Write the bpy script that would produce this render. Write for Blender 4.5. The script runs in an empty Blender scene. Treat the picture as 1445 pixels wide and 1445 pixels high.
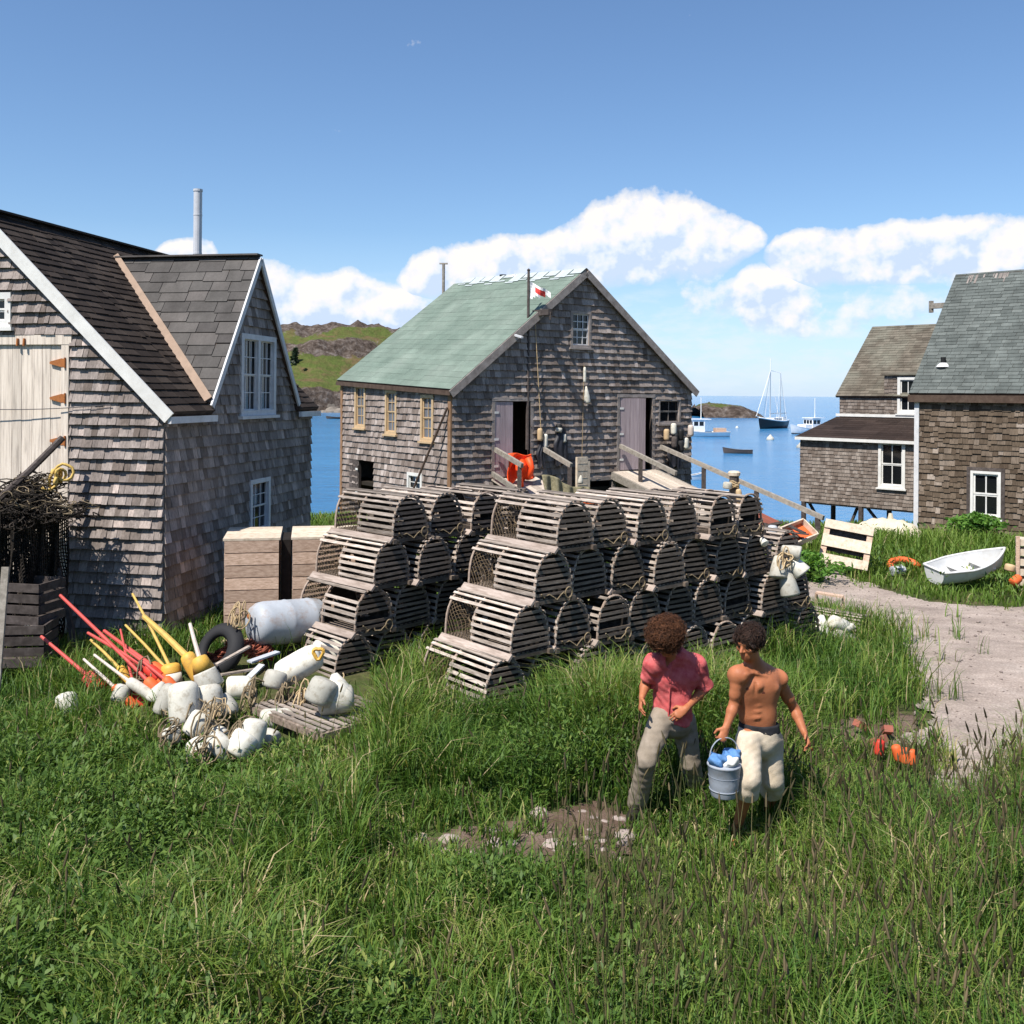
import bpy, math, random
import numpy as np
from mathutils import Vector, Matrix
R = math.radians
rng = random.Random(7)
nr = np.random.default_rng(11)
scene = bpy.context.scene
col = scene.collection
V3 = Vector

# ------------------------------------------------------------------ camera
FPX, CX, CY, ROLL, CAMH = 1400.0, 722.5, 556.0, 0.008, 3.7
cr, sr = math.cos(ROLL), math.sin(ROLL)
cam_d = bpy.data.cameras.new('camera')
cam = bpy.data.objects.new('camera', cam_d)
col.objects.link(cam)
cam.matrix_world = Matrix(((cr, -sr, 0, 0), (0, 0, -1, 0), (sr, cr, 0, CAMH), (0, 0, 0, 1)))
cam_d.sensor_width = 36.0
cam_d.lens = 36.0 * FPX / 1445.0
cam_d.shift_y = -(722.5 - CY) / 1445.0
cam_d.clip_start = 0.1
cam_d.clip_end = 40000
scene.camera = cam

def ray(px, py):
    u = (px - CX) / FPX; w = (CY - py) / FPX
    return V3((u * cr - w * sr, 1.0, u * sr + w * cr))
def P(px, py, d):                       # point seen at a photo pixel, d metres ahead
    return V3((0, 0, CAMH)) + ray(px, py) * d
def Z(px, py, z):                       # point seen at a photo pixel at height z
    r = ray(px, py)
    return V3((0, 0, CAMH)) + r * ((z - CAMH) / r.z)
def W(px, py, O, N):                    # point of a vertical plane seen at a pixel
    r = ray(px, py); c = V3((0, 0, CAMH))
    return c + r * ((O - c).dot(N) / r.dot(N))

# ------------------------------------------------------------------ terrain
SEA = -2.3
def _h(i, j):
    n = np.sin(i * 127.1 + j * 311.7) * 43758.5453
    return n - np.floor(n)
def vnoise(x, y):
    xi = np.floor(x); yi = np.floor(y); xf = x - xi; yf = y - yi
    xf = xf * xf * (3 - 2 * xf); yf = yf * yf * (3 - 2 * yf)
    a = _h(xi, yi); b = _h(xi + 1, yi); c = _h(xi, yi + 1); d = _h(xi + 1, yi + 1)
    return (a + (b - a) * xf) * (1 - yf) + (c + (d - c) * xf) * yf
def fbm(x, y, o=4):
    s = 0; a = .5
    for k in range(o):
        s = s + a * vnoise(x * 2 ** k + 17.3 * k, y * 2 ** k + 5.1 * k); a *= .5
    return s
def g(x, y):
    x = np.asarray(x, float); y = np.asarray(y, float)
    z = .42 * np.exp(-((x + 2.2) / 4.4) ** 2 - ((y - 12.5) / 4.6) ** 2)
    z = z - .16 * np.clip((x - 3) / 5, 0, 1)
    z = z + .12 * (fbm(x * .5, y * .5) - .47) * np.clip((y - 3) / 4, 0, 1)
    z = z + .22 * np.clip(5.2 - y, 0, 60)
    s = np.clip(y - 29.0, 0, 100)
    z = z - .30 * s * np.clip(s / 3, 0, 1)
    return np.maximum(z, -9)
def G(px, py):                          # ground point at a pixel
    d = 3.0
    r = ray(px, py)
    while d < 60:
        p = V3((0, 0, CAMH)) + r * d
        if p.z < float(g(p.x, p.y)): return V3((p.x, p.y, float(g(p.x, p.y))))
        d += .02
    return p
def GR(px, py, lift):                   # first point of a pixel ray within lift of the ground
    d = 3.0; r = ray(px, py)
    while d < 60:
        p = V3((0, 0, CAMH)) + r * d
        if p.z < float(g(p.x, p.y)) + lift: return p
        d += .02
    return p
def gp(x, y): return V3((x, y, float(g(x, y))))

# ------------------------------------------------------------------ tagging
def tag(o, label=None, cat=None, group=None, kind=None):
    if label: o['label'] = label
    if cat: o['category'] = cat
    if group: o['group'] = group
    if kind: o['kind'] = kind
    return o
OFF = {}
def empty(name, loc, label=None, cat=None, group=None):
    o = bpy.data.objects.new(name, None); col.objects.link(o)
    o.location = V3(loc); o.empty_display_size = .2
    OFF[o.name] = V3(loc)
    return tag(o, label, cat, group)
def tree_copy(o, parent=None):
    c = o.copy(); col.objects.link(c)
    if parent: c.parent = parent
    for ch in KIDS.get(o.name, []):
        tree_copy(ch, c)
    return c
KIDS = {}

class MB:
    def __init__(s): s.v = []; s.f = []; s.m = []; s.mi = 0
    def quad(s, *p):
        n = len(s.v); s.v += [tuple(q) for q in p]; s.f.append(tuple(range(n, n + len(p)))); s.m.append(s.mi)
    def add(s, vs, fs):
        n = len(s.v); s.v += [tuple(q) for q in vs]
        for f in fs: s.f.append(tuple(n + i for i in f)); s.m.append(s.mi)
    def fbox(s, O, U, V, N, u0, u1, v0, v1, n0, n1):
        c = [O + U * u + V * v + N * n for n in (n0, n1) for v in (v0, v1) for u in (u0, u1)]
        s.add(c, [(0, 2, 3, 1), (4, 5, 7, 6), (0, 1, 5, 4), (2, 6, 7, 3), (0, 4, 6, 2), (1, 3, 7, 5)])
    def box(s, c, sx, sy, sz, rot=None):
        c = V3(c); M = rot or Matrix.Identity(3)
        U, V, N = M.col[0], M.col[1], M.col[2]
        s.fbox(c, U, V, N, -sx / 2, sx / 2, -sy / 2, sy / 2, -sz / 2, sz / 2)
    def bar(s, a, b, w, h, up=V3((0, 0, 1))):           # squared bar from a to b
        a = V3(a); b = V3(b); d = b - a; L = d.length; d.normalize()
        x = d.cross(up)
        if x.length < 1e-3: x = d.cross(V3((0, 1, 0)))
        x.normalize(); y = x.cross(d)
        s.fbox(a, d, x, y, 0, L, -w / 2, w / 2, -h / 2, h / 2)
    def tube(s, pts, r, n=6, caps=True):
        pts = [V3(p) for p in pts]
        rs = r if isinstance(r, (list, tuple)) else [r] * len(pts)
        t0 = (pts[1] - pts[0]).normalized()
        x = t0.cross(V3((0, 0, 1)))
        if x.length < 1e-2: x = t0.cross(V3((0, 1, 0)))
        x.normalize(); base = len(s.v); k = len(pts)
        for i, p in enumerate(pts):
            t = (pts[min(i + 1, k - 1)] - pts[max(i - 1, 0)]).normalized()
            x = (x - t * x.dot(t))
            if x.length < 1e-4: x = t.orthogonal()
            x.normalize(); y = t.cross(x)
            for j in range(n):
                a = 2 * math.pi * j / n
                s.v.append(tuple(p + (x * math.cos(a) + y * math.sin(a)) * rs[i]))
        for i in range(k - 1):
            for j in range(n):
                a = base + i * n + j; b = base + i * n + (j + 1) % n
                s.f.append((a, b, b + n, a + n)); s.m.append(s.mi)
        if caps:
            s.f.append(tuple(base + j for j in reversed(range(n)))); s.m.append(s.mi)
            s.f.append(tuple(base + (k - 1) * n + j for j in range(n))); s.m.append(s.mi)
    def lathe(s, a, ax, prof, n=14):                    # prof: (distance along ax, radius)
        ax = V3(ax).normalized()
        s.tube([V3(a) + ax * (t + 1e-5 * i) for i, (t, r) in enumerate(prof)], [max(r, 1e-4) for t, r in prof], n)
    def prism(s, poly, off):                            # polygon (3d) extruded by off
        n = len(poly); poly = [V3(p) for p in poly]; q = [p + off for p in poly]
        s.add(poly + q, [tuple(reversed(range(n))), tuple(range(n, 2 * n))] +
              [(i, (i + 1) % n, n + (i + 1) % n, n + i) for i in range(n)])
    def build(s, name, mats, parent=None, smooth=False, local=False):
        me = bpy.data.meshes.new(name)
        off = V3((0, 0, 0))
        if parent is not None and not local: off = OFF.get(parent.name, off)
        vs = s.v if off.length == 0 else [(a - off.x, b - off.y, c - off.z) for a, b, c in s.v]
        me.from_pydata(vs, [], s.f)
        mats = mats if isinstance(mats, (list, tuple)) else [mats]
        for m in mats: me.materials.append(m)
        if len(mats) > 1: me.polygons.foreach_set('material_index', s.m)
        if smooth: me.polygons.foreach_set('use_smooth', [True] * len(s.f))
        me.update()
        o = bpy.data.objects.new(name, me); col.objects.link(o)
        if parent is not None:
            o.parent = parent; OFF[o.name] = off
            KIDS.setdefault(parent.name, []).append(o)
        return o

def np_obj(name, verts, quads, tris, m, parent=None, attr=None, smooth=True):
    me = bpy.data.meshes.new(name)
    off = OFF.get(parent.name, V3((0, 0, 0))) if parent is not None else V3((0, 0, 0))
    v = np.asarray(verts, np.float32).reshape(-1, 3) - np.array(off, np.float32)
    q = np.asarray(quads, np.int32).reshape(-1, 4); t = np.asarray(tris, np.int32).reshape(-1, 3)
    me.vertices.add(len(v)); me.vertices.foreach_set('co', v.ravel())
    me.loops.add(q.size + t.size); me.loops.foreach_set('vertex_index', np.concatenate([q.ravel(), t.ravel()]))
    np_ = len(q) + len(t); me.polygons.add(np_)
    st = np.concatenate([np.arange(len(q)) * 4, q.size + np.arange(len(t)) * 3]).astype(np.int32)
    me.polygons.foreach_set('loop_start', st)
    if smooth: me.polygons.foreach_set('use_smooth', np.ones(np_, bool))
    for mm in (m if isinstance(m, (list, tuple)) else [m]): me.materials.append(mm)
    if attr is not None:
        for k, a in attr.items():
            at = me.attributes.new(k, 'FLOAT', 'POINT'); at.data.foreach_set('value', np.asarray(a, np.float32))
    me.update(calc_edges=True); me.validate()
    o = bpy.data.objects.new(name, me); col.objects.link(o)
    if parent is not None:
        o.parent = parent; OFF[o.name] = off; KIDS.setdefault(parent.name, []).append(o)
    return o
def grid_quads(nx, ny):
    i, j = np.meshgrid(np.arange(nx - 1), np.arange(ny - 1), indexing='ij')
    a = (i * ny + j).ravel()
    return np.stack([a, a + ny, a + ny + 1, a + 1], 1)

# ------------------------------------------------------------------ materials
class NT:
    def __init__(s, name):
        s.m = bpy.data.materials.new(name); s.m.use_nodes = True
        s.t = s.m.node_tree; s.t.nodes.clear()
        s.out = s.t.nodes.new('ShaderNodeOutputMaterial')
        s.b = s.t.nodes.new('ShaderNodeBsdfPrincipled')
        s.t.links.new(s.b.outputs[0], s.out.inputs[0])
    def n(s, typ, **kw):
        x = s.t.nodes.new('ShaderNode' + typ)
        for k, v in kw.items(): setattr(x, k, v)
        return x
    def l(s, a, b): s.t.links.new(a, b)
    def math(s, op, a, b=None, clamp=False):
        x = s.n('Math', operation=op, use_clamp=clamp)
        for i, q in enumerate((a, b)):
            if q is None: continue
            if isinstance(q, (int, float)): x.inputs[i].default_value = q
            else: s.l(q, x.inputs[i])
        return x.outputs[0]
    def coords(s, scale=(1, 1, 1), kind='Object'):
        tc = s.n('TexCoord'); mp = s.n('Mapping'); mp.inputs['Scale'].default_value = scale
        s.l(tc.outputs[kind], mp.inputs['Vector']); return mp.outputs[0]
    def noise(s, vec, sc, det=4, rough=.6, dist=0):
        x = s.n('TexNoise'); x.inputs['Scale'].default_value = sc; x.inputs['Detail'].default_value = det
        x.inputs['Roughness'].default_value = rough; x.inputs['Distortion'].default_value = dist
        s.l(vec, x.inputs['Vector']); return x.outputs['Fac']
    def ramp(s, fac, stops):
        x = s.n('ValToRGB'); e = x.color_ramp.elements
        while len(e) < len(stops): e.new(.5)
        for i, (p, c) in enumerate(stops):
            e[i].position = p; e[i].color = (*c, 1) if len(c) == 3 else c
        s.l(fac, x.inputs[0]); return x.outputs[0]
    def mul(s, c, f):                       # colour times scalar socket
        x = s.n('VectorMath', operation='SCALE'); s.l(c, x.inputs[0])
        if isinstance(f, (int, float)): x.inputs['Scale'].default_value = f
        else: s.l(f, x.inputs['Scale'])
        return x.outputs[0]
    def mix(s, f, a, b):
        x = s.n('Mix', data_type='RGBA')
        if isinstance(f, (int, float)): x.inputs[0].default_value = f
        else: s.l(f, x.inputs[0])
        for i, q in ((6, a), (7, b)):
            if isinstance(q, tuple): x.inputs[i].default_value = (*q, 1)
            else: s.l(q, x.inputs[i])
        return x.outputs[2]
    def bump(s, h, st=.3, dist=.02):
        x = s.n('Bump'); x.inputs['Strength'].default_value = st; x.inputs['Distance'].default_value = dist
        s.l(h, x.inputs['Height']); s.l(x.outputs[0], s.b.inputs['Normal'])
    def fin(s, c, rough=.8, spec=.3, metal=0):
        if isinstance(c, tuple): s.b.inputs['Base Color'].default_value = (*c, 1)
        else: s.l(c, s.b.inputs['Base Color'])
        s.b.inputs['Roughness'].default_value = rough
        s.b.inputs['Specular IOR Level'].default_value = spec
        s.b.inputs['Metallic'].default_value = metal
        return s.m

def isl(t, amt):                            # 1-amt .. 1+amt per loose piece
    gm = t.n('NewGeometry')
    return t.math('ADD', t.math('MULTIPLY', gm.outputs['Random Per Island'], 2 * amt), 1 - amt)
def orn(t, amt):
    oi = t.n('ObjectInfo')
    return t.math('ADD', t.math('MULTIPLY', oi.outputs['Random'], 2 * amt), 1 - amt)

def wood(name, c1, c2, c3, stretch=(1, 1, 8), island=.25, obj=.12, rough=.85, ns=6, bump=.3):
    t = NT(name); v = t.coords(stretch)
    f = t.noise(v, ns, 6, .65, .3)
    c = t.ramp(f, [(.25, c1), (.5, c2), (.75, c3)])
    c = t.mul(t.mul(c, isl(t, island)), orn(t, obj))
    t.bump(t.noise(v, ns * 6, 3), bump, .01)
    return t.fin(c, rough, .2)
def shingle_mat(name, stops, streak=1.0, stain=None, stain_amt=.5):
    t = NT(name); gm = t.n('NewGeometry')
    c = t.ramp(gm.outputs['Random Per Island'], stops)
    v = t.coords((1, 1, .12)); f = t.noise(v, 42, 5, .75)
    c = t.mul(c, t.math('ADD', t.math('MULTIPLY', f, 1.9 * streak), 1 - .95 * streak))
    st_ = t.noise(t.coords((1, 1, .07)), 3.2, 5, .65); c = t.mul(c, t.math('ADD', t.math('MULTIPLY', st_, 1.1), .45))
    big = t.noise(t.coords((1, 1, .45)), .9, 5, .6)
    if stain:
        k = t.ramp(big, [(.42, (0, 0, 0)), (.66, (1, 1, 1))])
        c = t.mix(t.math('MULTIPLY', k, stain_amt), c, stain)
    else:
        c = t.mul(c, t.math('ADD', t.math('MULTIPLY', big, .7), .65))
    t.bump(f, .35, .01)
    return t.fin(c, .88, .15)
def paint(name, c, dirt=(.25, .2, .15), amt=.35, rough=.5, ns=9, spec=.35, obj=0, bump=.1):
    t = NT(name); v = t.coords((1, 1, 1))
    f = t.noise(v, ns, 6, .7)
    k = t.ramp(f, [(.5, (0, 0, 0)), (.78, (1, 1, 1))])
    cc = t.mix(t.math('MULTIPLY', k, amt), c, dirt)
    if obj: cc = t.mul(cc, orn(t, obj))
    cc = t.mul(cc, t.math('ADD', t.math('MULTIPLY', t.noise(v, ns * .45, 5, .75), .6), .7)); t.bump(f, bump, .01)
    return t.fin(cc, rough, spec)
def simple(name, c, rough=.7, spec=.3, metal=0):
    return NT(name).fin(c, rough, spec, metal)

M = {}
M['cedar_l'] = shingle_mat('cedar_grey', [(0, (.125, .10, .086)), (.3, (.185, .156, .142)), (.65, (.235, .20, .184)), (.94, (.29, .248, .226)), (1, (.44, .365, .33))])
M['cedar_m'] = shingle_mat('cedar_purple_grey', [(0, (.14, .11, .094)), (.3, (.20, .163, .143)), (.7, (.265, .22, .196)), (.95, (.32, .27, .245)), (1, (.43, .37, .34))])
M['cedar_r'] = shingle_mat('cedar_brown', [(0, (.065, .046, .032)), (.35, (.098, .073, .052)), (.75, (.14, .107, .08)), (.95, (.175, .138, .108)), (1, (.30, .25, .21))])
M['cedar_r2'] = shingle_mat('cedar_grey_brown', [(0, (.115, .09, .074)), (.4, (.16, .13, .11)), (.8, (.20, .168, .145)), (1, (.27, .23, .2))])
M['roof_brown'] = shingle_mat('asphalt_brown', [(0, (.020, .015, .013)), (.5, (.032, .024, .02)), (1, (.052, .040, .033))], .5)
M['roof_dormer'] = shingle_mat('asphalt_grey', [(0, (.065, .06, .058)), (.5, (.085, .08, .076)), (1, (.11, .1, .095))], .35)
M['roof_rg'] = shingle_mat('asphalt_grey_green', [(0, (.078, .088, .083)), (.5, (.098, .11, .104)), (1, (.122, .135, .127))], .4)
M['roof_rb'] = shingle_mat('asphalt_worn_brown', [(0, (.075, .062, .048)), (.5, (.105, .09, .07)), (1, (.14, .12, .095))], .5, (.2, .2, .16), .5)
M['roof_dark'] = shingle_mat('asphalt_dark_red', [(0, (.024, .016, .013)), (1, (.042, .029, .024))], .4)
M['wallcore'] = simple('wall_board', (.05, .04, .035), .9, .1)
M['inside'] = simple('dark_plank', (.03, .025, .02), .9, .1)
M['white'] = paint('white_paint', (.66, .65, .62), (.45, .42, .38), .35, .5)
M['bluewhite'] = paint('weathered_white_paint', (.58, .58, .59), (.34, .31, .29), .5, .6)
M['cream'] = paint('ochre_paint', (.50, .36, .21), (.28, .2, .13), .6, .7)
M['flashing'] = paint('tan_flashing', (.30, .215, .16), (.2, .14, .1), .6, .8)
M['trimgrey'] = wood('grey_trim', (.16, .135, .12), (.255, .22, .2), (.35, .31, .285), (1, 1, 1))
M['darktrim'] = wood('brown_trim', (.045, .03, .022), (.075, .05, .038), (.11, .08, .06), (1, 1, 1))
M['ochretrim'] = wood('ochre_trim', (.16, .09, .05), (.24, .14, .08), (.32, .2, .12), (1, 1, 1))
M['door_pale'] = wood('pale_door_boards', (.28, .24, .21), (.62, .54, .46), (.76, .68, .59), (9, 9, .5), .14, .05, .8, 3)
M['door_purple'] = wood('grey_purple_boards', (.24, .19, .20), (.36, .29, .30), (.45, .37, .38), (9, 9, .5), .12, .05, .8, 3)
M['rust'] = paint('rusty_iron', (.36, .13, .04), (.12, .04, .02), .7, .9, 30)
M['lath'] = wood('weathered_lath', (.125, .098, .076), (.275, .23, .195), (.46, .405, .365), (1, 6, 6), .42, .28, .85, 5)
M['lath_shaded'] = wood('shaded_weathered_lath', (.06, .044, .034), (.135, .105, .083), (.24, .195, .162), (6, 1, 6), .35, .3, .85, 5)  # lath wood darkened in colour for the shade on the trap ends
M['bow'] = wood('bent_bow_wood', (.17, .12, .09), (.29, .22, .175), (.41, .335, .28), (2, 2, 2), .2, .15, .85, 6)
M['sill'] = wood('trap_sill_wood', (.18, .14, .115), (.31, .25, .215), (.43, .365, .325), (1, 6, 6), .2, .15, .85, 5)
M['net'] = simple('tarred_net', (.19, .14, .09), .9, .1)
M['netdark'] = wood('dark_old_net', (.008, .007, .006), (.02, .016, .013), (.06, .047, .037), (3, 3, 3), .6, .1)
M['rope'] = wood('hemp_rope', (.22, .15, .08), (.38, .28, .16), (.5, .4, .26), (4, 4, 4), .3, .15)
M['ropedark'] = wood('dirty_rope', (.09, .065, .04), (.17, .13, .08), (.3, .24, .16), (4, 4, 4), .35, .15)
M['plank'] = wood('weathered_planks', (.2, .17, .14), (.34, .29, .245), (.46, .41, .355), (1.5, 1.5, 6), .25, .12)
M['crate'] = wood('crate_boards', (.28, .18, .125), (.48, .335, .25), (.64, .475, .37), (2, 2, 8), .2, .06)
M['cratetop'] = wood('crate_top_boards', (.36, .28, .2), (.54, .45, .35), (.64, .55, .45), (2, 2, 2), .14, .06)
M['crate_shade'] = wood('black_gap_shade', (.008, .007, .006), (.014, .011, .01), (.025, .02, .018), (2, 2, 2))  # near black colour standing for the shade between and inside the crates
M['oldwood'] = wood('dark_old_wood', (.035, .028, .026), (.07, .057, .052), (.12, .1, .095), (2, 2, 2), .3, .1)
M['railwood'] = wood('grey_rail_wood', (.14, .125, .105), (.24, .215, .185), (.35, .32, .28), (2, 2, 2), .2, .1)
M['rampwood'] = wood('pale_ramp_planks', (.3, .25, .2), (.47, .4, .33), (.58, .51, .43), (3, 3, 3), .2, .1)
M['buoywhite'] = paint('white_buoy_paint', (.54, .52, .455), (.20, .145, .08), .95, .65, 11, .25, .32)
M['buoygreen'] = paint('pale_green_buoy_paint', (.42, .66, .56), (.4, .45, .4), .3, .55, 12)
M['buoyyellow'] = paint('yellow_buoy_paint', (.62, .36, .06), (.32, .2, .08), .75, .55, 12)
M['buoyred'] = paint('red_buoy_paint', (.55, .04, .025), (.2, .05, .035), .7, .55, 12)
M['buoyorange'] = paint('orange_buoy_paint', (.66, .12, .03), (.3, .08, .04), .65, .6, 12)
M['stickred'] = paint('red_stick_paint', (.50, .07, .06), (.25, .08, .06), .5, .65, 14)
M['stickyellow'] = paint('yellow_stick_paint', (.52, .35, .09), (.28, .19, .08), .75, .65, 14)
M['stickpale'] = paint('pale_stick_paint', (.55, .48, .42), (.5, .25, .22), .6, .65, 14)
M['drum'] = paint('chalky_drum_paint', (.36, .385, .42), (.26, .16, .10), .9, .55, 7)
M['tyre'] = simple('tyre_rubber', (.018, .018, .02), .75, .3)
M['rednet'] = wood('rust_red_net', (.12, .03, .02), (.26, .075, .045), (.38, .14, .08), (3, 3, 3), .4)
M['steel'] = paint('galvanised_steel', (.46, .48, .52), (.3, .26, .24), .35, .38, 8, .5)
M['pipe'] = paint('grey_stovepipe', (.50, .51, .54), (.35, .32, .32), .3, .45, 6, .5)
M['pane'] = simple('dark_window_glass', (.008, .009, .011), .06, .5)
M['pane_pale'] = simple('curtained_glass', (.13, .14, .16), .12, .5)
M['black'] = simple('black_iron', (.012, .012, .012), .6, .3)
M['orangecloth'] = paint('orange_oilskin', (.90, .085, .015), (.5, .04, .01), .4, .55, 6)
M['olive'] = wood('olive_netting', (.09, .08, .045), (.17, .15, .09), (.27, .24, .16), (3, 3, 3), .3)
M['tarp'] = paint('cream_tarpaulin', (.56, .49, .37), (.5, .42, .3), .3, .7, 5)
M['wire'] = simple('wire', (.06, .055, .06), .6, .3)
M['hullblack'] = simple('black_hull_paint', (.006, .006, .009), .35, .4)
M['hullwhite'] = paint('white_hull_paint', (.76, .77, .78), (.5, .48, .45), .2, .4, 2)
M['mast'] = simple('pale_mast', (.72, .70, .66), .5, .3)
M['skiff'] = paint('skiff_white_paint', (.62, .62, .61), (.4, .36, .3), .5, .55, 5)
M['stone'] = paint('pink_grey_stone', (.30, .245, .22), (.13, .09, .075), .8, .9, 7, .2, .3, .5)
M['boulder'] = paint('shore_boulder', (.19, .165, .14), (.07, .055, .045), .8, .95, .35, .1, .3, .6)
M['brick'] = paint('broken_red_clay', (.30, .10, .07), (.2, .1, .08), .6, .9, 14)
# ------------------------------------------------------------------ world and sun
SUN_H = V3((-.63, -.776, 0)).normalized(); SUN_EL = R(57)
sd = SUN_H * math.cos(SUN_EL) + V3((0, 0, math.sin(SUN_EL)))
sl = bpy.data.lights.new('sun', 'SUN'); sl.energy = 5.0; sl.angle = R(.5); sl.color = (1, .945, .86)
so = bpy.data.objects.new('sun', sl); col.objects.link(so)
so.rotation_euler = sd.to_track_quat('Z', 'Y').to_euler(); so.location = (-20, -20, 40)
w = bpy.data.worlds.new('World'); scene.world = w; w.use_nodes = True
t = NT('tmp_sky'); wt = w.node_tree
class WT(NT):
    def __init__(s): s.t = wt; wt.nodes.clear()
k = WT()
bpy.data.materials.remove(t.m)
sky = k.n('TexSky', sky_type='NISHITA'); sky.sun_disc = False
sky.sun_elevation = SUN_EL; sky.sun_rotation = math.atan2(SUN_H.x, SUN_H.y)
sky.air_density = 1.0; sky.dust_density = .35; sky.ozone_density = 2.2; sky.altitude = 0
tc = k.n('TexCoord'); sp = k.n('SeparateXYZ'); k.l(tc.outputs['Generated'], sp.inputs[0])
az = k.math('ARCTAN2', sp.outputs[0], sp.outputs[1])
el = k.math('ARCSINE', sp.outputs[2])
def dirae(px, py):
    r = ray(px, py).normalized(); return math.atan2(r.x, r.y), math.asin(r.z)
# cumulus banks: base and top of each bank against azimuth, as directions in the sky
def bank(stops):
    ES = .30
    lo = dirae(-400, 500)[0]; hi = dirae(2000, 500)[0]
    f = k.math('DIVIDE', k.math('SUBTRACT', az, lo), hi - lo)
    st = []
    for (px, yt, yb, s_) in stops:
        a0, e0 = dirae(px, yt); _, e1_ = dirae(px, yb)
        st.append(((a0 - lo) / (hi - lo), (e0 / ES, e1_ / ES, s_)))
    c = k.ramp(f, st); sp2 = k.n('SeparateColor'); k.l(c, sp2.inputs[0])
    et = k.math('MULTIPLY', sp2.outputs[0], ES); eb = k.math('MULTIPLY', sp2.outputs[1], ES)
    half = k.math('ADD', k.math('MULTIPLY', k.math('SUBTRACT', et, eb), .5), .002); mid = k.math('MULTIPLY', k.math('ADD', et, eb), .5)
    x = k.math('DIVIDE', k.math('SUBTRACT', el, mid), half)
    hgt = k.math('MULTIPLY', x, .5)
    v = k.math('SUBTRACT', k.math('MULTIPLY', k.math('SUBTRACT', 1.25, k.math('MULTIPLY', x, x)), sp2.outputs[2]), k.math('MULTIPLY', k.math('SUBTRACT', 1.0, sp2.outputs[2]), .9))
    return k.math('MAXIMUM', v, -2.2), hgt
B1 = bank([(545, 402, 404, 0), (580, 368, 412, .85), (640, 350, 412, 1), (700, 344, 404, 1), (760, 338, 398, 1), (800, 326, 392, 1), (832, 300, 385, 1), (880, 285, 388, 1), (930, 279, 384, 1), (970, 288, 384, 1), (1000, 304, 392, 1), (1040, 314, 368, .95), (1068, 322, 352, .8), (1090, 335, 342, 0)])
B2 = bank([(325, 390, 400, 0), (368, 374, 432, .8), (400, 384, 455, 1), (440, 390, 460, 1), (500, 392, 468, 1), (560, 408, 466, .9), (600, 424, 460, .6), (640, 430, 450, 0), (945, 440, 460, 0), (975, 370, 430, .42), (1005, 400, 440, .3), (1035, 396, 440, .7), (1055, 382, 452, 1), (1090, 378, 462, 1), (1122, 396, 466, .85), (1160, 420, 470, .35), (1220, 395, 455, .35), (1300, 395, 460, .35), (1500, 400, 460, .3)])
B3 = bank([(200, 362, 368, 0), (232, 348, 374, .9), (265, 342, 376, .9), (298, 342, 376, .9), (322, 366, 374, 0), (1068, 362, 366, 0), (1092, 344, 386, 1), (1130, 335, 394, 1), (1180, 331, 392, 1), (1230, 330, 392, 1), (1290, 322, 390, 1), (1340, 317, 392, 1), (1385, 313, 390, 1), (1445, 322, 398, 1), (1560, 330, 400, 1), (1640, 360, 370, 0)])
cov = k.math('MAXIMUM', k.math('MAXIMUM', B1[0], B2[0]), B3[0])
def mx2(a, b, ca, cb):
    g_ = k.math('GREATER_THAN', ca, cb); return k.math('ADD', k.math('MULTIPLY', a, g_), k.math('MULTIPLY', b, k.math('SUBTRACT', 1, g_)))
hgt = mx2(B1[1], mx2(B2[1], B3[1], B2[0], B3[0]), B1[0], k.math('MAXIMUM', B2[0], B3[0]))
def cvec(da, de, sy=1.1):
    c = k.n('CombineXYZ'); k.l(k.math('ADD', az, da), c.inputs[0]); k.l(k.math('MULTIPLY', k.math('ADD', el, de), sy), c.inputs[1])
    return c.outputs[0]
def noise2(vec, sc, det, rough):
    x = k.n('TexNoise', noise_dimensions='2D'); x.inputs['Scale'].default_value = sc; x.inputs['Detail'].default_value = det; x.inputs['Roughness'].default_value = rough
    k.l(vec, x.inputs['Vector']); return x.outputs['Fac']
n1 = noise2(cvec(0, 0), 26, 7, .58)
n2 = noise2(cvec(-.008, .012), 26, 3, .55)
n3 = noise2(cvec(.3, .1, 3.2), 22, 4, .6)
dens = k.math('ADD', cov, k.math('ADD', .12, k.math('MULTIPLY', k.math('SUBTRACT', n1, .5), 2.1)))
alpha = k.ramp(k.math('ADD', k.math('MULTIPLY', dens, .5), .5), [(.38, (0, 0, 0)), (.50, (.45, .45, .45)), (.74, (1, 1, 1))])
wisp = k.math('MULTIPLY', k.ramp(n3, [(.40, (0, 0, 0)), (.64, (1, 1, 1))]), k.ramp(el, [(0, (.4, .4, .4)), (.03, (.9, .9, .9)), (.085, (.6, .6, .6)), (.125, (0, 0, 0))]))
alpha0 = alpha
# sunlit heads, lilac bases
lit = k.math('ADD', k.math('MULTIPLY', k.math('SUBTRACT', n1, n2), 2.6), k.math('ADD', .54, k.math('MULTIPLY', hgt, .85)), True)
ccol = k.ramp(lit, [(.12, (5.6, 6.8, 9.0)), (.42, (7.2, 7.9, 9.2)), (.68, (8.3, 8.3, 8.7)), (.92, (8.9, 8.6, 8.4))])
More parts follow.
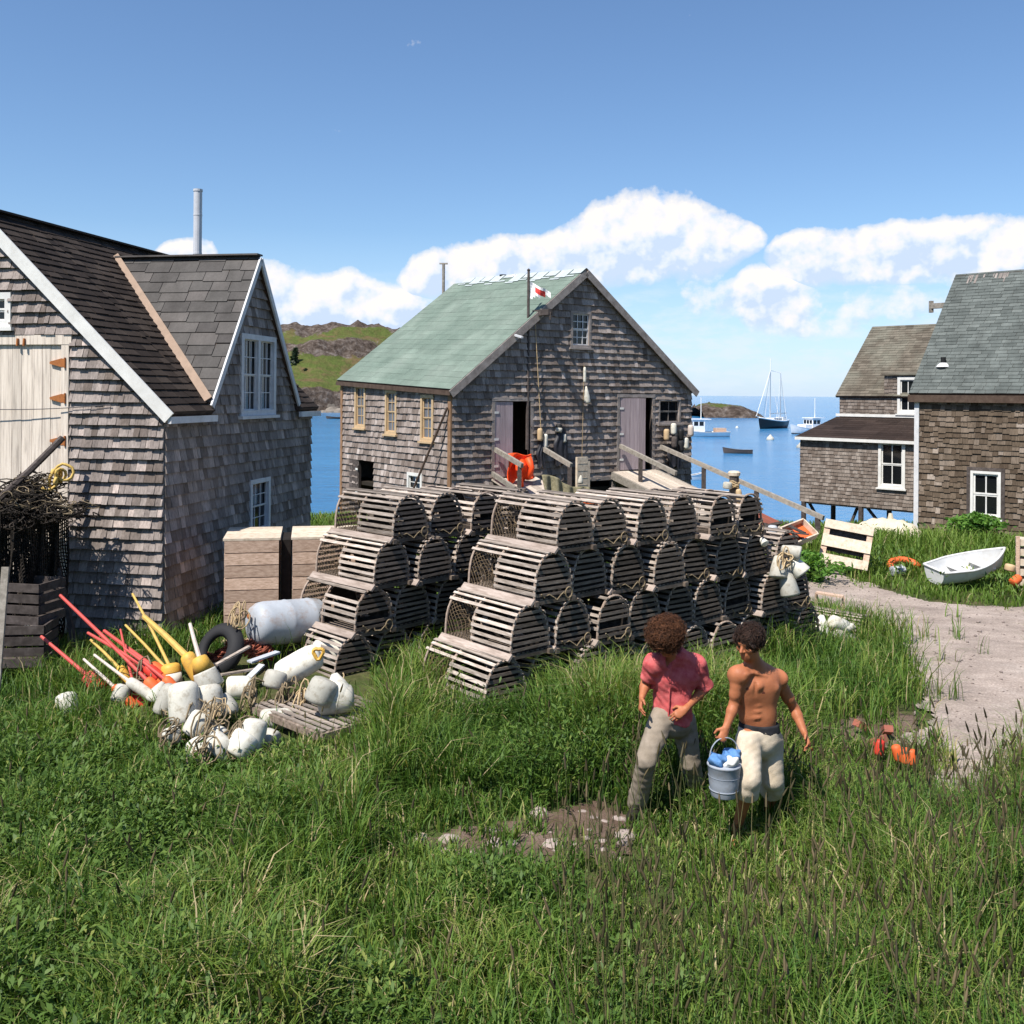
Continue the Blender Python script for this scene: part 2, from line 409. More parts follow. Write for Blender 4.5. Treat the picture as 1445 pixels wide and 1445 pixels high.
# thin haze near the horizon
hz = k.ramp(el, [(0, (.62, .62, .62)), (.05, (.34, .34, .34)), (.16, (0, 0, 0))])
tint = k.n('Mix', data_type='RGBA', blend_type='MULTIPLY'); tint.inputs[0].default_value = 1
k.l(sky.outputs[0], tint.inputs[6]); tint.inputs[7].default_value = (.98, 1.14, 1.30, 1)
base = k.mix(hz, tint.outputs[2], (5.6, 7.3, 10.0))
final = k.mix(k.math('MULTIPLY', wisp, .75), base, (7.0, 7.9, 9.6)); final = k.mix(alpha0, final, ccol)
bg = k.n('Background'); bg.inputs['Strength'].default_value = .078; k.l(final, bg.inputs['Color'])
wo = k.n('OutputWorld'); k.l(bg.outputs[0], wo.inputs[0])
scene.view_settings.view_transform = 'Standard'; scene.view_settings.look = 'None'
scene.view_settings.exposure = 0.58; scene.view_settings.gamma = 1.0
scene.cycles.max_bounces = 6; scene.cycles.transparent_max_bounces = 6

# ------------------------------------------------------------------ ground, water, hill
t = NT('soil_and_turf'); v = t.coords()
f = t.noise(v, 1.1, 6, .65); f2 = t.noise(v, 14, 5, .7)
c = t.ramp(f, [(.3, (.035, .05, .014)), (.5, (.05, .065, .02)), (.68, (.10, .085, .045))])
c = t.mul(c, t.math('ADD', t.math('MULTIPLY', f2, 1.2), .4)); t.bump(f2, .6, .05)
M['soil'] = t.fin(c, .95, .1)
t = NT('gravel'); v = t.coords()
f = t.noise(v, .9, 5, .6); f2 = t.noise(v, 45, 4, .8); f4 = t.noise(t.coords((.35, 1, 1)), 3.5, 5, .6)
vo = t.n('TexVoronoi'); vo.inputs['Scale'].default_value = 26; t.l(v, vo.inputs['Vector'])
c = t.ramp(f, [(.3, (.34, .275, .235)), (.55, (.45, .37, .32)), (.75, (.54, .46, .405))])
c = t.mul(c, t.math('ADD', t.math('MULTIPLY', f2, 1.5), .2)); c = t.mul(c, t.math('ADD', t.math('MULTIPLY', f4, 1.0), .5))
sp_ = t.ramp(vo.outputs['Distance'], [(.0, (1.25, 1.2, 1.2)), (.18, (1, 1, 1)), (.6, (.8, .8, .8))])
mm = t.n('Mix', data_type='RGBA', blend_type='MULTIPLY'); mm.inputs[0].default_value = 1; t.l(c, mm.inputs[6]); t.l(sp_, mm.inputs[7])
t.bump(f2, .7, .03); M['gravel'] = t.fin(mm.outputs[2], .95, .1)
t = NT('bare_dirt'); v = t.coords()
f = t.noise(v, 3, 6, .7); f2 = t.noise(v, 40, 4, .8)
c = t.ramp(f, [(.3, (.10, .065, .045)), (.55, (.19, .135, .105)), (.75, (.29, .22, .185))])
c = t.mul(c, t.math('ADD', t.math('MULTIPLY', f2, .9), .5)); t.bump(f2, .8, .04); M['dirt'] = t.fin(c, .95, .1)
t = NT('sea_water'); v = t.coords()
n1_ = t.noise(t.coords((.5, .9, 1)), 1.1, 6, .65); n2_ = t.noise(t.coords((.04, .12, 1)), 1.0, 5, .6)
c = t.ramp(n2_, [(.3, (.022, .14, .315)), (.7, (.04, .20, .41))])
t.bump(n1_, .8, .3)
M['sea'] = t.fin(c, .16, .3); 
t = NT('hill_cover'); v = t.coords()
at = t.n('Attribute', attribute_name='rock'); f = t.noise(v, .12, 6, .65); f2 = t.noise(v, .55, 6, .75)
gc = t.ramp(f, [(.32, (.12, .105, .04)), (.48, (.085, .115, .028)), (.62, (.14, .10, .05))])
gc = t.mul(gc, t.math('ADD', t.math('MULTIPLY', f2, 1.3), .35))
rc = t.ramp(f2, [(.32, (.025, .018, .014)), (.5, (.095, .072, .058)), (.7, (.22, .19, .17))])
mk = t.ramp(t.math('ADD', at.outputs['Fac'], t.math('ADD', t.math('MULTIPLY', t.math('SUBTRACT', f2, .5), 1.5), t.math('MULTIPLY', t.math('SUBTRACT', t.noise(v, .16, 4, .6), .5), 1.2))), [(.36, (0, 0, 0)), (.52, (1, 1, 1))])
c = t.mix(mk, gc, rc); t.bump(f2, 1, 1.2); M['hill'] = t.fin(c, .95, .1)

def grid_obj(name, xs, ys, zf, m, **kw):
    X, Y = np.meshgrid(xs, ys, indexing='ij')
    return np_obj(name, np.stack([X, Y, zf(X, Y)], -1), grid_quads(len(xs), len(ys)), [], m, **kw)
xs = np.concatenate([np.linspace(-60, -9, 40)[:-1], np.linspace(-9, 15, 121), np.linspace(15, 60, 36)[1:]])
ys = np.concatenate([np.linspace(-40, 3, 22)[:-1], np.linspace(3, 33, 151), np.linspace(33, 62, 30)[1:]])
tag(grid_obj('ground', xs, ys, lambda X, Y: g(X, Y), M['soil']), kind='structure')
sea = MB(); sea.quad((-9000, 25, SEA), (9000, 25, SEA), (9000, 26000, SEA), (-9000, 26000, SEA))
tag(sea.build('water', M['sea']), kind='structure')

def inpoly(x, y, poly):
    r = np.zeros(np.shape(x), bool); n = len(poly)
    for i in range(n):
        x1, y1 = poly[i]; x2, y2 = poly[(i + 1) % n]
        c = ((y1 > y) != (y2 > y)) & (x < (x2 - x1) * (y - y1) / (y2 - y1 + 1e-12) + x1)
        r ^= c
    return r
def patch(name, pix, m, lift, step=.06, wob=.18):
    poly = [(G(*p).x, G(*p).y) for p in pix]
    x0, x1 = min(p[0] for p in poly), max(p[0] for p in poly); y0, y1 = min(p[1] for p in poly), max(p[1] for p in poly)
    nx = int((x1 - x0) / step) + 2; ny = int((y1 - y0) / step) + 2
    X, Y = np.meshgrid(x0 + np.arange(nx) * step, y0 + np.arange(ny) * step, indexing='ij')
    WX = X + wob * (fbm(X * 1.5, Y * 1.5) - .47) * 4; WY = Y + wob * (fbm(X * 1.5 + 40, Y * 1.5) - .47) * 4
    q = grid_quads(nx, ny); ins = inpoly(WX.ravel(), WY.ravel(), poly)
    q = q[ins[q].all(1)]
    us = np.unique(q); mp = np.zeros(nx * ny, int); mp[us] = np.arange(len(us))
    v = np.stack([X.ravel(), Y.ravel(), g(X, Y).ravel() + lift], 1)[us]
    tag(np_obj(name, v, mp[q], [], m), kind='structure')
    return poly
PATH = patch('path', [(1085, 770), (1165, 788), (1185, 803), (1240, 833), (1320, 851), (1445, 858), (1560, 862), (1600, 1000), (1560, 1110), (1440, 1110), (1330, 1125), (1280, 1050), (1300, 968), (1270, 915), (1225, 880), (1170, 858), (1100, 842)], M['gravel'], .03)
DIRT = patch('dirt_patch', [(560, 1190), (640, 1168), (720, 1160), (790, 1140), (850, 1128), (890, 1150), (880, 1180), (900, 1215), (800, 1225), (650, 1215)], M['dirt'], .02, .06, .06)
DIRT2 = patch('rubble_patch', [(1165, 1015), (1230, 1005), (1290, 1010), (1300, 1060), (1250, 1085), (1190, 1060)], M['dirt'], .02, .08, .1)

# far hill on the other side of the harbour
hx = np.linspace(-170, 60, 260); hy = np.linspace(285, 420, 150)
def hill(X, Y):
    px = X / 345 * FPX + CX
    top = np.interp(px, [-400, 150, 330, 400, 430, 470, 520, 560, 610, 700, 800, 860], [25, 27, 28, 27.5, 26, 28.5, 29, 27.5, 24, 15, 3, -4])
    s = np.clip((Y - 298 - 5 * np.sin(X * .11)) / 62, -.2, 1)
    prof = np.interp(s, [-.2, 0, .05, .38, .52, .60, .66, .78, .86, 1], [-6, -1, 4, 10.5, 16, 19.5, 22, 23.5, 26.5, 28.5]) / 28.5
    rel = s + .05 * (fbm(X * .06, Y * .03) - .5)
    rock = np.clip(1 - np.abs(s - .58 - .10 * (fbm(X * .05, Y * .02 + 9) - .5) - (X + 55) * -.0012) / .085, 0, 1) * 1.3
    rock = np.maximum(rock, np.clip((s - .80 + .25 * (fbm(X * .07 + 30, Y * .05) - .5)) / .08, 0, 1) * .9)
    rock = np.maximum(rock, np.clip((.09 - s) / .04, 0, 1))
    rough = fbm(X * .18, Y * .18, 5) - .47
    z = prof * top + rock * rough * 5.5 + rough * 1.6 - 2.3 * (s < 0)
    z = np.where(Y > 365, z - (Y - 365) * .25, z)
    return z, rock
X, Y = np.meshgrid(hx, hy, indexing='ij'); hz_, rk = hill(X, Y)
tag(np_obj('hill', np.stack([X, Y, hz_], -1), grid_quads(260, 150), [], M['hill'], attr={'rock': rk.ravel()}), kind='structure')
# low islet
ix = np.linspace(52, 82, 90); iy = np.linspace(262, 300, 40)
X, Y = np.meshgrid(ix, iy, indexing='ij')
iz = SEA - 1 + 4.6 * np.exp(-((X - 60) / 10.5) ** 4 - ((Y - 280) / 11) ** 4) * np.interp(X, [50, 60, 66, 74, 84], [1.1, 1, .85, .45, .2]) + 1.6 * (fbm(X * .5, Y * .5) - .5)
tag(np_obj('islet', np.stack([X, Y, iz], -1), grid_quads(90, 40), [], M['hill'], attr={'rock': np.clip((iz.ravel() * -1 + 1.2), .35, 1)}), kind='structure')
b = MB()
# ------------------------------------------------------------------ building kit
UP = V3((0, 0, 1))
def clip_poly(poly, clip):                  # convex clip, both CCW lists of (u, v)
    out = poly; n = len(clip)
    ar = sum(clip[i][0] * clip[(i + 1) % n][1] - clip[(i + 1) % n][0] * clip[i][1] for i in range(n))
    if ar < 0: clip = clip[::-1]
    for i in range(n):
        a = clip[i]; b2 = clip[(i + 1) % n]; inp = out; out = []
        if not inp: return []
        def side(p): return (b2[0] - a[0]) * (p[1] - a[1]) - (b2[1] - a[1]) * (p[0] - a[0])
        for j in range(len(inp)):
            p = inp[j]; q = inp[(j + 1) % len(inp)]; sp_, sq = side(p), side(q)
            if sp_ >= 0: out.append(p)
            if (sp_ >= 0) != (sq >= 0):
                t_ = sp_ / (sp_ - sq); out.append((p[0] + (q[0] - p[0]) * t_, p[1] + (q[1] - p[1]) * t_))
    return out
def rect_minus(r, h):
    u0, u1, v0, v1 = r; a, b2, c, d = h
    if a >= u1 or b2 <= u0 or c >= v1 or d <= v0: return [r]
    o = []
    if c > v0: o.append((u0, u1, v0, c))
    if d < v1: o.append((u0, u1, d, v1))
    lo, hi = max(v0, c), min(v1, d)
    if a > u0: o.append((u0, a, lo, hi))
    if b2 < u1: o.append((b2, u1, lo, hi))
    return o
def shingles(mb, O, U, V, N, poly, ch, wr=(.09, .22), holes=(), butt=.022, jit=.012, gap=.004, seed=1, sag=0.0, base=.003):
    r = random.Random(seed)
    vs = [p[1] for p in poly]; us = [p[0] for p in poly]
    v0 = min(vs); u_lo, u_hi = min(us), max(us)
    i = 0; v = v0
    while v < max(vs):
        u = u_lo - r.random() * .2; ph = r.random() * 6
        while u < u_hi:
            w_ = r.uniform(*wr); dj = r.uniform(-jit, jit) + sag * math.sin(u * .7 + ph)
            rects = [(u + gap / 2, u + w_ - gap / 2, v + dj, v + ch + .012)]
            for h in holes:
                rects = [q for rc in rects for q in rect_minus(rc, h)]
            b_ = butt * r.uniform(.75, 1.3); tl = r.uniform(-.003, .003)
            for (a, b2, c, d) in rects:
                if b2 - a < .012 or d - c < .012: continue
                pl = clip_poly([(a, c), (b2, c), (b2, d), (a, d)], poly)
                if len(pl) < 3: continue
                top = []
                for (pu, pv) in pl:
                    k_ = (pv - v - dj) / ch
                    top.append(O + U * pu + V * pv + N * (base + b_ * (1 - k_) + .004 + tl * (pu - u) / w_))
                bot = [O + U * pu + V * pv for pu, pv in pl]; n = len(pl)
                mb.add(top + bot, [tuple(range(n))] + [(j, n + j, n + (j + 1) % n, (j + 1) % n) for j in range(n)])
            u += w_
        v += ch; i += 1
def wallslab(mb, O, U, N, top, z0, holes=(), th=.08):
    us = sorted({p[0] for p in top} | {h[0] for h in holes} | {h[1] for h in holes})
    us = [u for u in us if top[0][0] <= u <= top[-1][0]]
    tz = lambda u: float(np.interp(u, [p[0] for p in top], [p[1] for p in top]))
    for a, b2 in zip(us, us[1:]):
        if b2 - a < 1e-4: continue
        cur = z0
        for h in sorted([h for h in holes if h[0] <= a + 1e-5 and h[1] >= b2 - 1e-5], key=lambda q: q[2]):
            if h[2] > cur: mb.fbox(O, U, UP, N, a, b2, cur, h[2], -th, 0)
            cur = h[3]
        pts = [O + U * a + UP * cur, O + U * b2 + UP * cur, O + U * b2 + UP * tz(b2), O + U * a + UP * tz(a)]
        mb.prism(pts, N * -th)
def uz(px, py, O, U, N):
    p = W(px, py, O, N); return (p - O).dot(U), p.z
def win_rect(x0, x1, y0, y1, O, U, N):
    xm = (x0 + x1) / 2; ym = (y0 + y1) / 2
    us = sorted([uz(x0, ym, O, U, N)[0], uz(x1, ym, O, U, N)[0]])
    zs = sorted([uz(xm, y0, O, U, N)[1], uz(xm, y1, O, U, N)[1]])
    return us[0], us[1], zs[0], zs[1]
def window(parent, O, U, N, rc, fw, mat, cols=2, rows=2, split=False, pane='pane', sill=True, deep=.05, mw=.022, sashm=None, name='window'):
    u0, u1, z0, z1 = rc; b_ = MB()
    for (a, b2, c, d) in ((u0, u0 + fw, z0, z1), (u1 - fw, u1, z0, z1), (u0 + fw, u1 - fw, z1 - fw, z1), (u0 + fw, u1 - fw, z0, z0 + fw)):
        b_.fbox(O, U, UP, N, a, b2, c, d, -.05, deep)
    if split: b_.fbox(O, U, UP, N, (u0 + u1) / 2 - fw * .45, (u0 + u1) / 2 + fw * .45, z0 + fw, z1 - fw, -.05, deep - .004)
    wn = b_.build(name, mat, parent)
    b_ = MB(); b_.fbox(O, U, UP, N, u0 + fw * .9, u1 - fw * .9, z0 + fw * .9, z1 - fw * .9, -.036, -.03)
    b_.build('pane', M[pane], wn)
    b_ = MB(); groups = [(u0 + fw, u1 - fw)]
    if split: groups = [(u0 + fw, (u0 + u1) / 2 - fw * .45), ((u0 + u1) / 2 + fw * .45, u1 - fw)]
    zi0, zi1 = z0 + fw, z1 - fw; zm = (zi0 + zi1) / 2
    for (a, b2) in groups:
        for (c, d, n0) in ((zi0, zm, -.03), (zm, zi1, -.018)):
            s = mw * 1.3
            for q in ((a, a + s, c, d), (b2 - s, b2, c, d), (a + s, b2 - s, c, c + s), (a + s, b2 - s, d - s, d)):
                b_.fbox(O, U, UP, N, *q, n0, n0 + .022)
            for i in range(1, cols):
                uu = a + (b2 - a) * i / cols; b_.fbox(O, U, UP, N, uu - mw / 2, uu + mw / 2, c + s, d - s, n0, n0 + .018)
            for i in range(1, rows):
                zz = c + (d - c) * i / rows; b_.fbox(O, U, UP, N, a + s, b2 - s, zz - mw / 2, zz + mw / 2, n0, n0 + .016)
    b_.build('sash', sashm or mat, wn)
    if sill:
        b_ = MB(); b_.fbox(O, U, UP, N, u0 - .05, u1 + .05, z0 - .05, z0 - .002, -.02, deep + .05); b_.build('sill', mat, wn)
    return wn
def inner(rc, fw): return (rc[0] + fw * .5, rc[1] - fw * .5, rc[2] + fw * .5, rc[3] - fw * .5)
def boards(mb, O, U, V, N, u0, u1, v0, v1, n0, n1, bw=.13, seed=0, gap=.006):
    r = random.Random(seed); u = u0
    while u < u1 - .02:
        w_ = min(bw * r.uniform(.8, 1.2), u1 - u)
        if u1 - (u + w_) < bw * .35: w_ = u1 - u
        mb.fbox(O, U, V, N, u + gap / 2, u + w_ - gap / 2, v0 + r.uniform(-.006, .004), v1, n0, n1 + r.uniform(0, .006)); u += w_
def roofslab(mb, A, B, C, D, th=.07):       # A,B eave line; D,C ridge line
    n = (B - A).cross(D - A).normalized()
    if n.z < 0: n = -n
    mb.prism([A, B, C, D], -n * th); return n
def frame2(A, B, D):
    U = (B - A).normalized(); V = (D - A); V = (V - U * V.dot(U)).normalized(); N = U.cross(V)
    if N.z < 0: N = -N
    return U, V, N
def roofshingle(mb, quad, ch, wr, **kw):
    A, B, C, D = quad; U, V, N = frame2(A, B, D)
    poly = [((q - A).dot(U), (q - A).dot(V)) for q in quad]
    shingles(mb, A, U, V, N, poly, ch, wr, **kw); return U, V, N

M['ridgepale'] = paint('pale_ridge_roofing', (.38, .42, .42), (.2, .24, .22), .7, .8)
# ------------------------------------------------------------------ left fish house
O = V3((-4.62, 13.2, 0)); e1 = V3((.181, .983, 0)).normalized(); e2 = V3((-e1.y, e1.x, 0))
EAVE, SL, HW, LEN = 3.5, .96, 2.78, 5.1
fh = empty('fish_house', gp(O.x, O.y), 'grey shingled fish house with pale board door, steep side dormer and tall stovepipe', 'building')
Nf = -e1; Nr = -e2
du0, dz1 = uz(99, 476, O, e2, Nf)
dz1 = uz(60, 476, O, e2, Nf)[1]
door = (du0, du0 + 1.75, .42, dz1)
wu = uz(18, 440, O, e2, Nf)[0]; wz0 = uz(8, 462, O, e2, Nf)[1]; wz1 = uz(8, 413, O, e2, Nf)[1]
swin = (wu, wu + .62, wz0, wz1)
mb = MB(); top = [(0, EAVE), (HW, EAVE + SL * HW), (2 * HW, EAVE)]
wallslab(mb, O, e2, Nf, top, -.2, [door, inner(swin, .09)])
mb.mi = 1
shingles(mb, O, e2, UP, Nf, [(0, .05), (2 * HW, .05)] + top[::-1], .152, (.06, .165), holes=[(door[0] - .02, door[1], 0, door[3]), inner(swin, .09)], butt=.05, jit=.004, seed=3)
mb.build('wall', [M['wallcore'], M['cedar_l']], fh)
s1, s2, sa = 1.13, 4.33, 2.73; az_ = 5.82
dw = win_rect(337, 386, 473, 586, O, e1, Nr); lw = win_rect(350, 378, 675, 752, O, e1, Nr)
mb = MB(); wallslab(mb, O, e1, Nr, [(0, EAVE), (s1, EAVE), (sa, az_), (s2, EAVE), (LEN, EAVE)], -.6, [inner(dw, .1), inner(lw, .08)])
mb.mi = 1; hl = [inner(dw, .1), inner(lw, .08)]
shingles(mb, O, e1, UP, Nr, [(0, -.5), (LEN, -.5), (LEN, EAVE), (0, EAVE)], .155, (.07, .18), holes=hl, seed=4, butt=.03, jit=.003)
shingles(mb, O, e1, UP, Nr, [(s1, EAVE), (s2, EAVE), (sa, az_)], .155, (.07, .18), holes=hl, seed=5, butt=.03, jit=.003)
mb.build('wall', [M['wallcore'], M['cedar_l']], fh)
mb = MB(); wallslab(mb, O + e2 * 2 * HW, e1, e2, [(0, EAVE), (LEN, EAVE)], -.3)
wallslab(mb, O + e1 * LEN, e2, e1, top, -.6); mb.build('wall', M['cedar_l'], fh)
window(fh, O, e1, Nr, dw, .085, M['bluewhite'], 3, 2, split=True, mw=.014)
window(fh, O, e1, Nr, lw, .07, M['bluewhite'], 3, 2, mw=.012)
window(fh, O, e2, Nf, swin, .09, M['white'], 2, 1, mw=.02)
# roof
def rp(s, t_, up=.03): return O + e1 * s + e2 * t_ + UP * (EAVE + SL * t_ + up)
mb = MB(); qd = [rp(-.12, -.12), rp(LEN + .1, -.12), rp(LEN + .1, HW), rp(-.12, HW)]; sb = (az_ + .04 - EAVE) / SL
Ur, Vr, Nr_ = frame2(qd[0], qd[1], qd[3]); hs = math.sqrt(1 + SL * SL)
for pc_ in ([(-.12, -.12), (s1 + .03, -.12), (s1 + .03, HW), (-.12, HW)], [(s1 + .03, .0), (sa, sb), (sa, HW), (s1 + .03, HW)], [(sa, sb), (s2 - .03, .0), (s2 - .03, HW), (sa, HW)], [(s2 - .03, -.12), (LEN + .1, -.12), (LEN + .1, HW), (s2 - .03, HW)]):
    mb.mi = 0; mb.prism([rp(*q) for q in pc_], Nr_ * -.07); mb.mi = 1
    shingles(mb, qd[0], Ur, Vr, Nr_, [(a + .12, (b2 + .12) * hs) for a, b2 in pc_], .14, (.27, .33), butt=.016, jit=.008, gap=.014, seed=6, sag=.01)
mir = lambda s, t_, up=.03: O + e1 * s + e2 * (2 * HW - t_) + UP * (EAVE + SL * t_ + up)
q2 = [mir(-.12, -.12), mir(LEN + .1, -.12), mir(LEN + .1, HW), mir(-.12, HW)]
mb.mi = 0; roofslab(mb, *q2); mb.mi = 1; roofshingle(mb, q2, .14, (.27, .33), butt=.014, seed=7)
mb.bar(rp(-.12, HW, .05), rp(LEN + .1, HW, .05), .22, .03)
mb.build('roof', [M['darktrim'], M['roof_brown']], fh)
mb = MB(); tr = (az_ - EAVE) / SL
dp = lambda s, t_, z: O + e1 * s + e2 * t_ + UP * z
sb = (az_ + .04 - EAVE) / SL
ql = [dp(s1, -.08, EAVE + .04), dp(s1, 0.0, EAVE + .04), dp(sa, tr + .04, az_ + .05), dp(sa, -.08, az_ + .05)]
for qd_, flip in ((ql, 0), ([dp(s2, -.08, EAVE + .04), dp(s2, 0.0, EAVE + .04), dp(sa, tr + .04, az_ + .05), dp(sa, -.08, az_ + .05)], 1)):
    mb.mi = 0; n_ = roofslab(mb, qd_[0], qd_[1], qd_[2], qd_[3], .05)
    A, B_, C_, D_ = qd_; U = e2; V = (D_ - A).normalized(); N_ = U.cross(V); N_ = N_ if N_.z > 0 else -N_
    poly = [((q - A).dot(U), (q - A).dot(V)) for q in qd_]
    mb.mi = 1; shingles(mb, A, U, V, N_, poly, .21, (.26, .5), butt=.012, jit=.028, gap=.01, seed=8 + flip)
mb.bar(dp(sa, -.08, az_ + .075), dp(sa, tr, az_ + .075), .2, .025)
mb.build('dormer_roof', [M['darktrim'], M['roof_dormer']], fh)
mb = MB(); a_, c_ = dp(s1 - .02, -.05, EAVE + .09), dp(sa - .05, tr + .02, az_ + .10)
mb.bar(a_, c_, .12, .02, up=V3((-.5, -.3, .8))); mb.build('valley_flashing', M['flashing'], fh)
mb = MB()
for tA, tB, f_ in ((-.14, HW, rp), (-.14, HW, mir)):
    a, c = f_(-.13, tA, -.02), f_(-.13, tB, -.02); mb.bar(a, c, .03, .17, up=UP)
mb.build('bargeboard', M['white'], fh)
mb = MB()
for a, c in ((dp(s1 + .0, -.1, EAVE - .02), dp(sa, -.1, az_ + .0)), (dp(s2, -.1, EAVE - .02), dp(sa, -.1, az_ + .0))): mb.bar(a, c, .03, .09, up=UP)
mb.build('bargeboard', M['bluewhite'], fh)
for a_, c_ in ((-.12, s1 + .05), (s2 - .05, LEN + .1)):
    mb = MB(); mb.bar(rp(a_, -.14, -.05), rp(c_, -.14, -.05), .05, .09); mb.build('gutter', M['bluewhite'], fh)
pp = O + e1 * 4.6 + e2 * 2.0; ztop = CAMH + (552.5 - 268) / FPX * pp.y
mb = MB(); mb.tube([pp + UP * 4.6, pp + UP * ztop], .076, 14); mb.tube([pp + UP * (ztop - .03), pp + UP * (ztop + .01)], .085, 14)
for zz in (5.5, 6.2, 6.9): mb.tube([pp + UP * zz, pp + UP * (zz + .03)], .08, 14)
mb.build('stovepipe', M['pipe'], fh, smooth=False)
# board door with rusty strap hinges
mb = MB(); boards(mb, O, e2, UP, Nf, door[0] + .1, door[1], door[2], door[3] - .1, -.03, .012, .15, 2)
dr = mb.build('door', M['door_pale'], fh)
mb = MB(); mb.fbox(O, e2, UP, Nf, door[0] - .01, door[0] + .1, door[2], door[3] - .1, -.04, .045); mb.fbox(O, e2, UP, Nf, door[0] - .05, door[1], door[3] - .1, door[3] + .03, -.04, .05)
mb.build('frame', M['door_pale'], dr)
for py in (512, 562, 622):
    mb = MB(); uu, zz = uz(92, py, O, e2, Nf)
    mb.prism([O + e2 * (uu - .02) + UP * (zz - .05) + Nf * .02, O + e2 * (uu + .02) + UP * (zz - .06) + Nf * .02, O + e2 * (uu + .2) + UP * (zz - .015) + Nf * .02, O + e2 * (uu + .2) + UP * (zz + .015) + Nf * .02, O + e2 * (uu + .02) + UP * (zz + .06) + Nf * .02, O + e2 * (uu - .02) + UP * (zz + .05) + Nf * .02], Nf * .03)
    mb.tube([O + e2 * (uu - .03) + UP * (zz - .07) + Nf * .055, O + e2 * (uu - .03) + UP * (zz + .07) + Nf * .055], .014, 8)
    mb.build('hinge', M['rust'], dr)
mb = MB(); uu, zz = uz(29, 478, O, e2, Nf)
mb.tube([O + e2 * uu + UP * zz + Nf * .06, O + e2 * uu + UP * (zz - .1) + Nf * .07], .018, 6); mb.tube([O + e2 * (uu - .1) + UP * zz + Nf * .06, O + e2 * (uu - .1) + UP * (zz - .1) + Nf * .07], .018, 6)
mb.build('hook', M['rust'], dr)
# wire across the gable
mb = MB(); a = W(-30, 577, O, Nf) + Nf * .12; c = W(160, 571, O, Nf) + Nf * .06
mb.tube([a.lerp(c, i / 8) - UP * (.03 * math.sin(math.pi * i / 8)) for i in range(9)], .006, 5)
tag(mb.build('wire', M['wire']), 'thin dark wire strung across the pale board door of the left fish house', 'wire')

# ------------------------------------------------------------------ green roofed fish house
c1 = V3((-1.55, 25.5, 0)); U2 = V3((.811, .585, 0)).normalized(); N2 = V3((U2.y, -U2.x, 0)); Bk = -N2; WD, L2 = 8.73, 6.3
gh = empty('fish_house', c1 - UP * .1, 'weathered shingled fish house with green roof and two open plank doors', 'building')
EL, ER, AP = 3.86, 3.92, 7.2; BL, BA = 4.14, 7.0
gw = win_rect(804, 833, 439, 491, c1, U2, N2); rw = win_rect(928, 959, 563, 598, c1, U2, N2)
d1 = win_rect(697, 747, 566, 673, c1, U2, N2); d2 = win_rect(873, 919, 561, 663, c1, U2, N2); low = win_rect(824, 862, 678, 735, c1, U2, N2)
hl = [inner(gw, .07), inner(rw, .06), d1, d2, low]
top = [(0, EL), (WD / 2, AP), (WD, ER)]
mb = MB(); wallslab(mb, c1, U2, N2, top, -.9, hl); mb.mi = 1
shingles(mb, c1, U2, UP, N2, [(0, -.8), (WD, -.8)] + top[::-1], .19, (.09, .23), hl, .045, .007, seed=21)
mb.build('wall', [M['wallcore'], M['cedar_m']], gh)
Nl = -U2
lwins = [win_rect(502, 517, 543, 604, c1, Bk, Nl), win_rect(545, 561, 550, 613, c1, Bk, Nl), win_rect(595, 613, 557, 623, c1, Bk, Nl)]
ww = win_rect(576, 597, 667, 713, c1, Bk, Nl); ld = win_rect(506, 528, 650, 740, c1, Bk, Nl)
hl = [inner(r_, .07) for r_ in lwins] + [inner(ww, .07), ld]
mb = MB(); wallslab(mb, c1, Bk, Nl, [(0, EL), (L2, BL)], -1.2, hl); mb.mi = 1
shingles(mb, c1, Bk, UP, Nl, [(0, -1), (L2, -1), (L2, BL), (0, EL)], .18, (.09, .23), hl, .035, .007, seed=22)
mb.build('wall', [M['wallcore'], M['cedar_m']], gh)
mb = MB(); wallslab(mb, c1 + U2 * WD, Bk, U2, [(0, ER), (L2, BL)], -3); wallslab(mb, c1 + Bk * L2, U2, Bk, [(0, BL), (WD / 2, BA), (WD, BL)], -3)
mb.build('wall', M['cedar_m'], gh)
mb = MB(); mb.fbox(c1, U2, UP, N2, .1, WD - .1, .95, 1.05, -L2 + .1, -.1); mb.build('floor', M['inside'], gh)
t = NT('green_roof'); v = t.coords(); f = t.noise(v, .8, 5, .6); f2 = t.noise(v, 30, 4, .8)
c = t.ramp(f, [(.3, (.118, .158, .130)), (.5, (.142, .183, .152)), (.72, (.18, .22, .186))])
c = t.mul(c, t.math('ADD', t.math('MULTIPLY', f2, .7), .65)); f3 = t.noise(t.coords((1, 1, .3)), 2.2, 5, .7); c = t.mul(c, t.math('ADD', t.math('MULTIPLY', f3, .7), .66)); c = t.mul(c, isl(t, .07)); t.bump(f2, .3, .02); M['roof_green'] = t.fin(c, .9, .2)
mb = MB()
A = c1 + N2 * .14 - U2 * .12 + UP * (EL - .05); B_ = c1 + Bk * (L2 + .14) - U2 * .12 + UP * (BL - .05)
C_ = c1 + Bk * (L2 + .14) + U2 * WD / 2 + UP * (BA + .06); D_ = c1 + N2 * .14 + U2 * WD / 2 + UP * (AP + .06)
A2 = c1 + N2 * .14 + U2 * (WD + .12) + UP * (ER - .05); B2 = c1 + Bk * (L2 + .14) + U2 * (WD + .12) + UP * (BL - .05)
roofslab(mb, A, B_, C_, D_, .1); roofslab(mb, A2, B2, C_, D_, .1); mb.mi = 1
roofshingle(mb, [A, B_, C_, D_], .24, (.8, 1.1), butt=.004, jit=.002, gap=.001, seed=23); roofshingle(mb, [A2, B2, C_, D_], .24, (.8, 1.1), butt=.008, seed=24)
mb.build('roof', [M['darktrim'], M['roof_green']], gh)
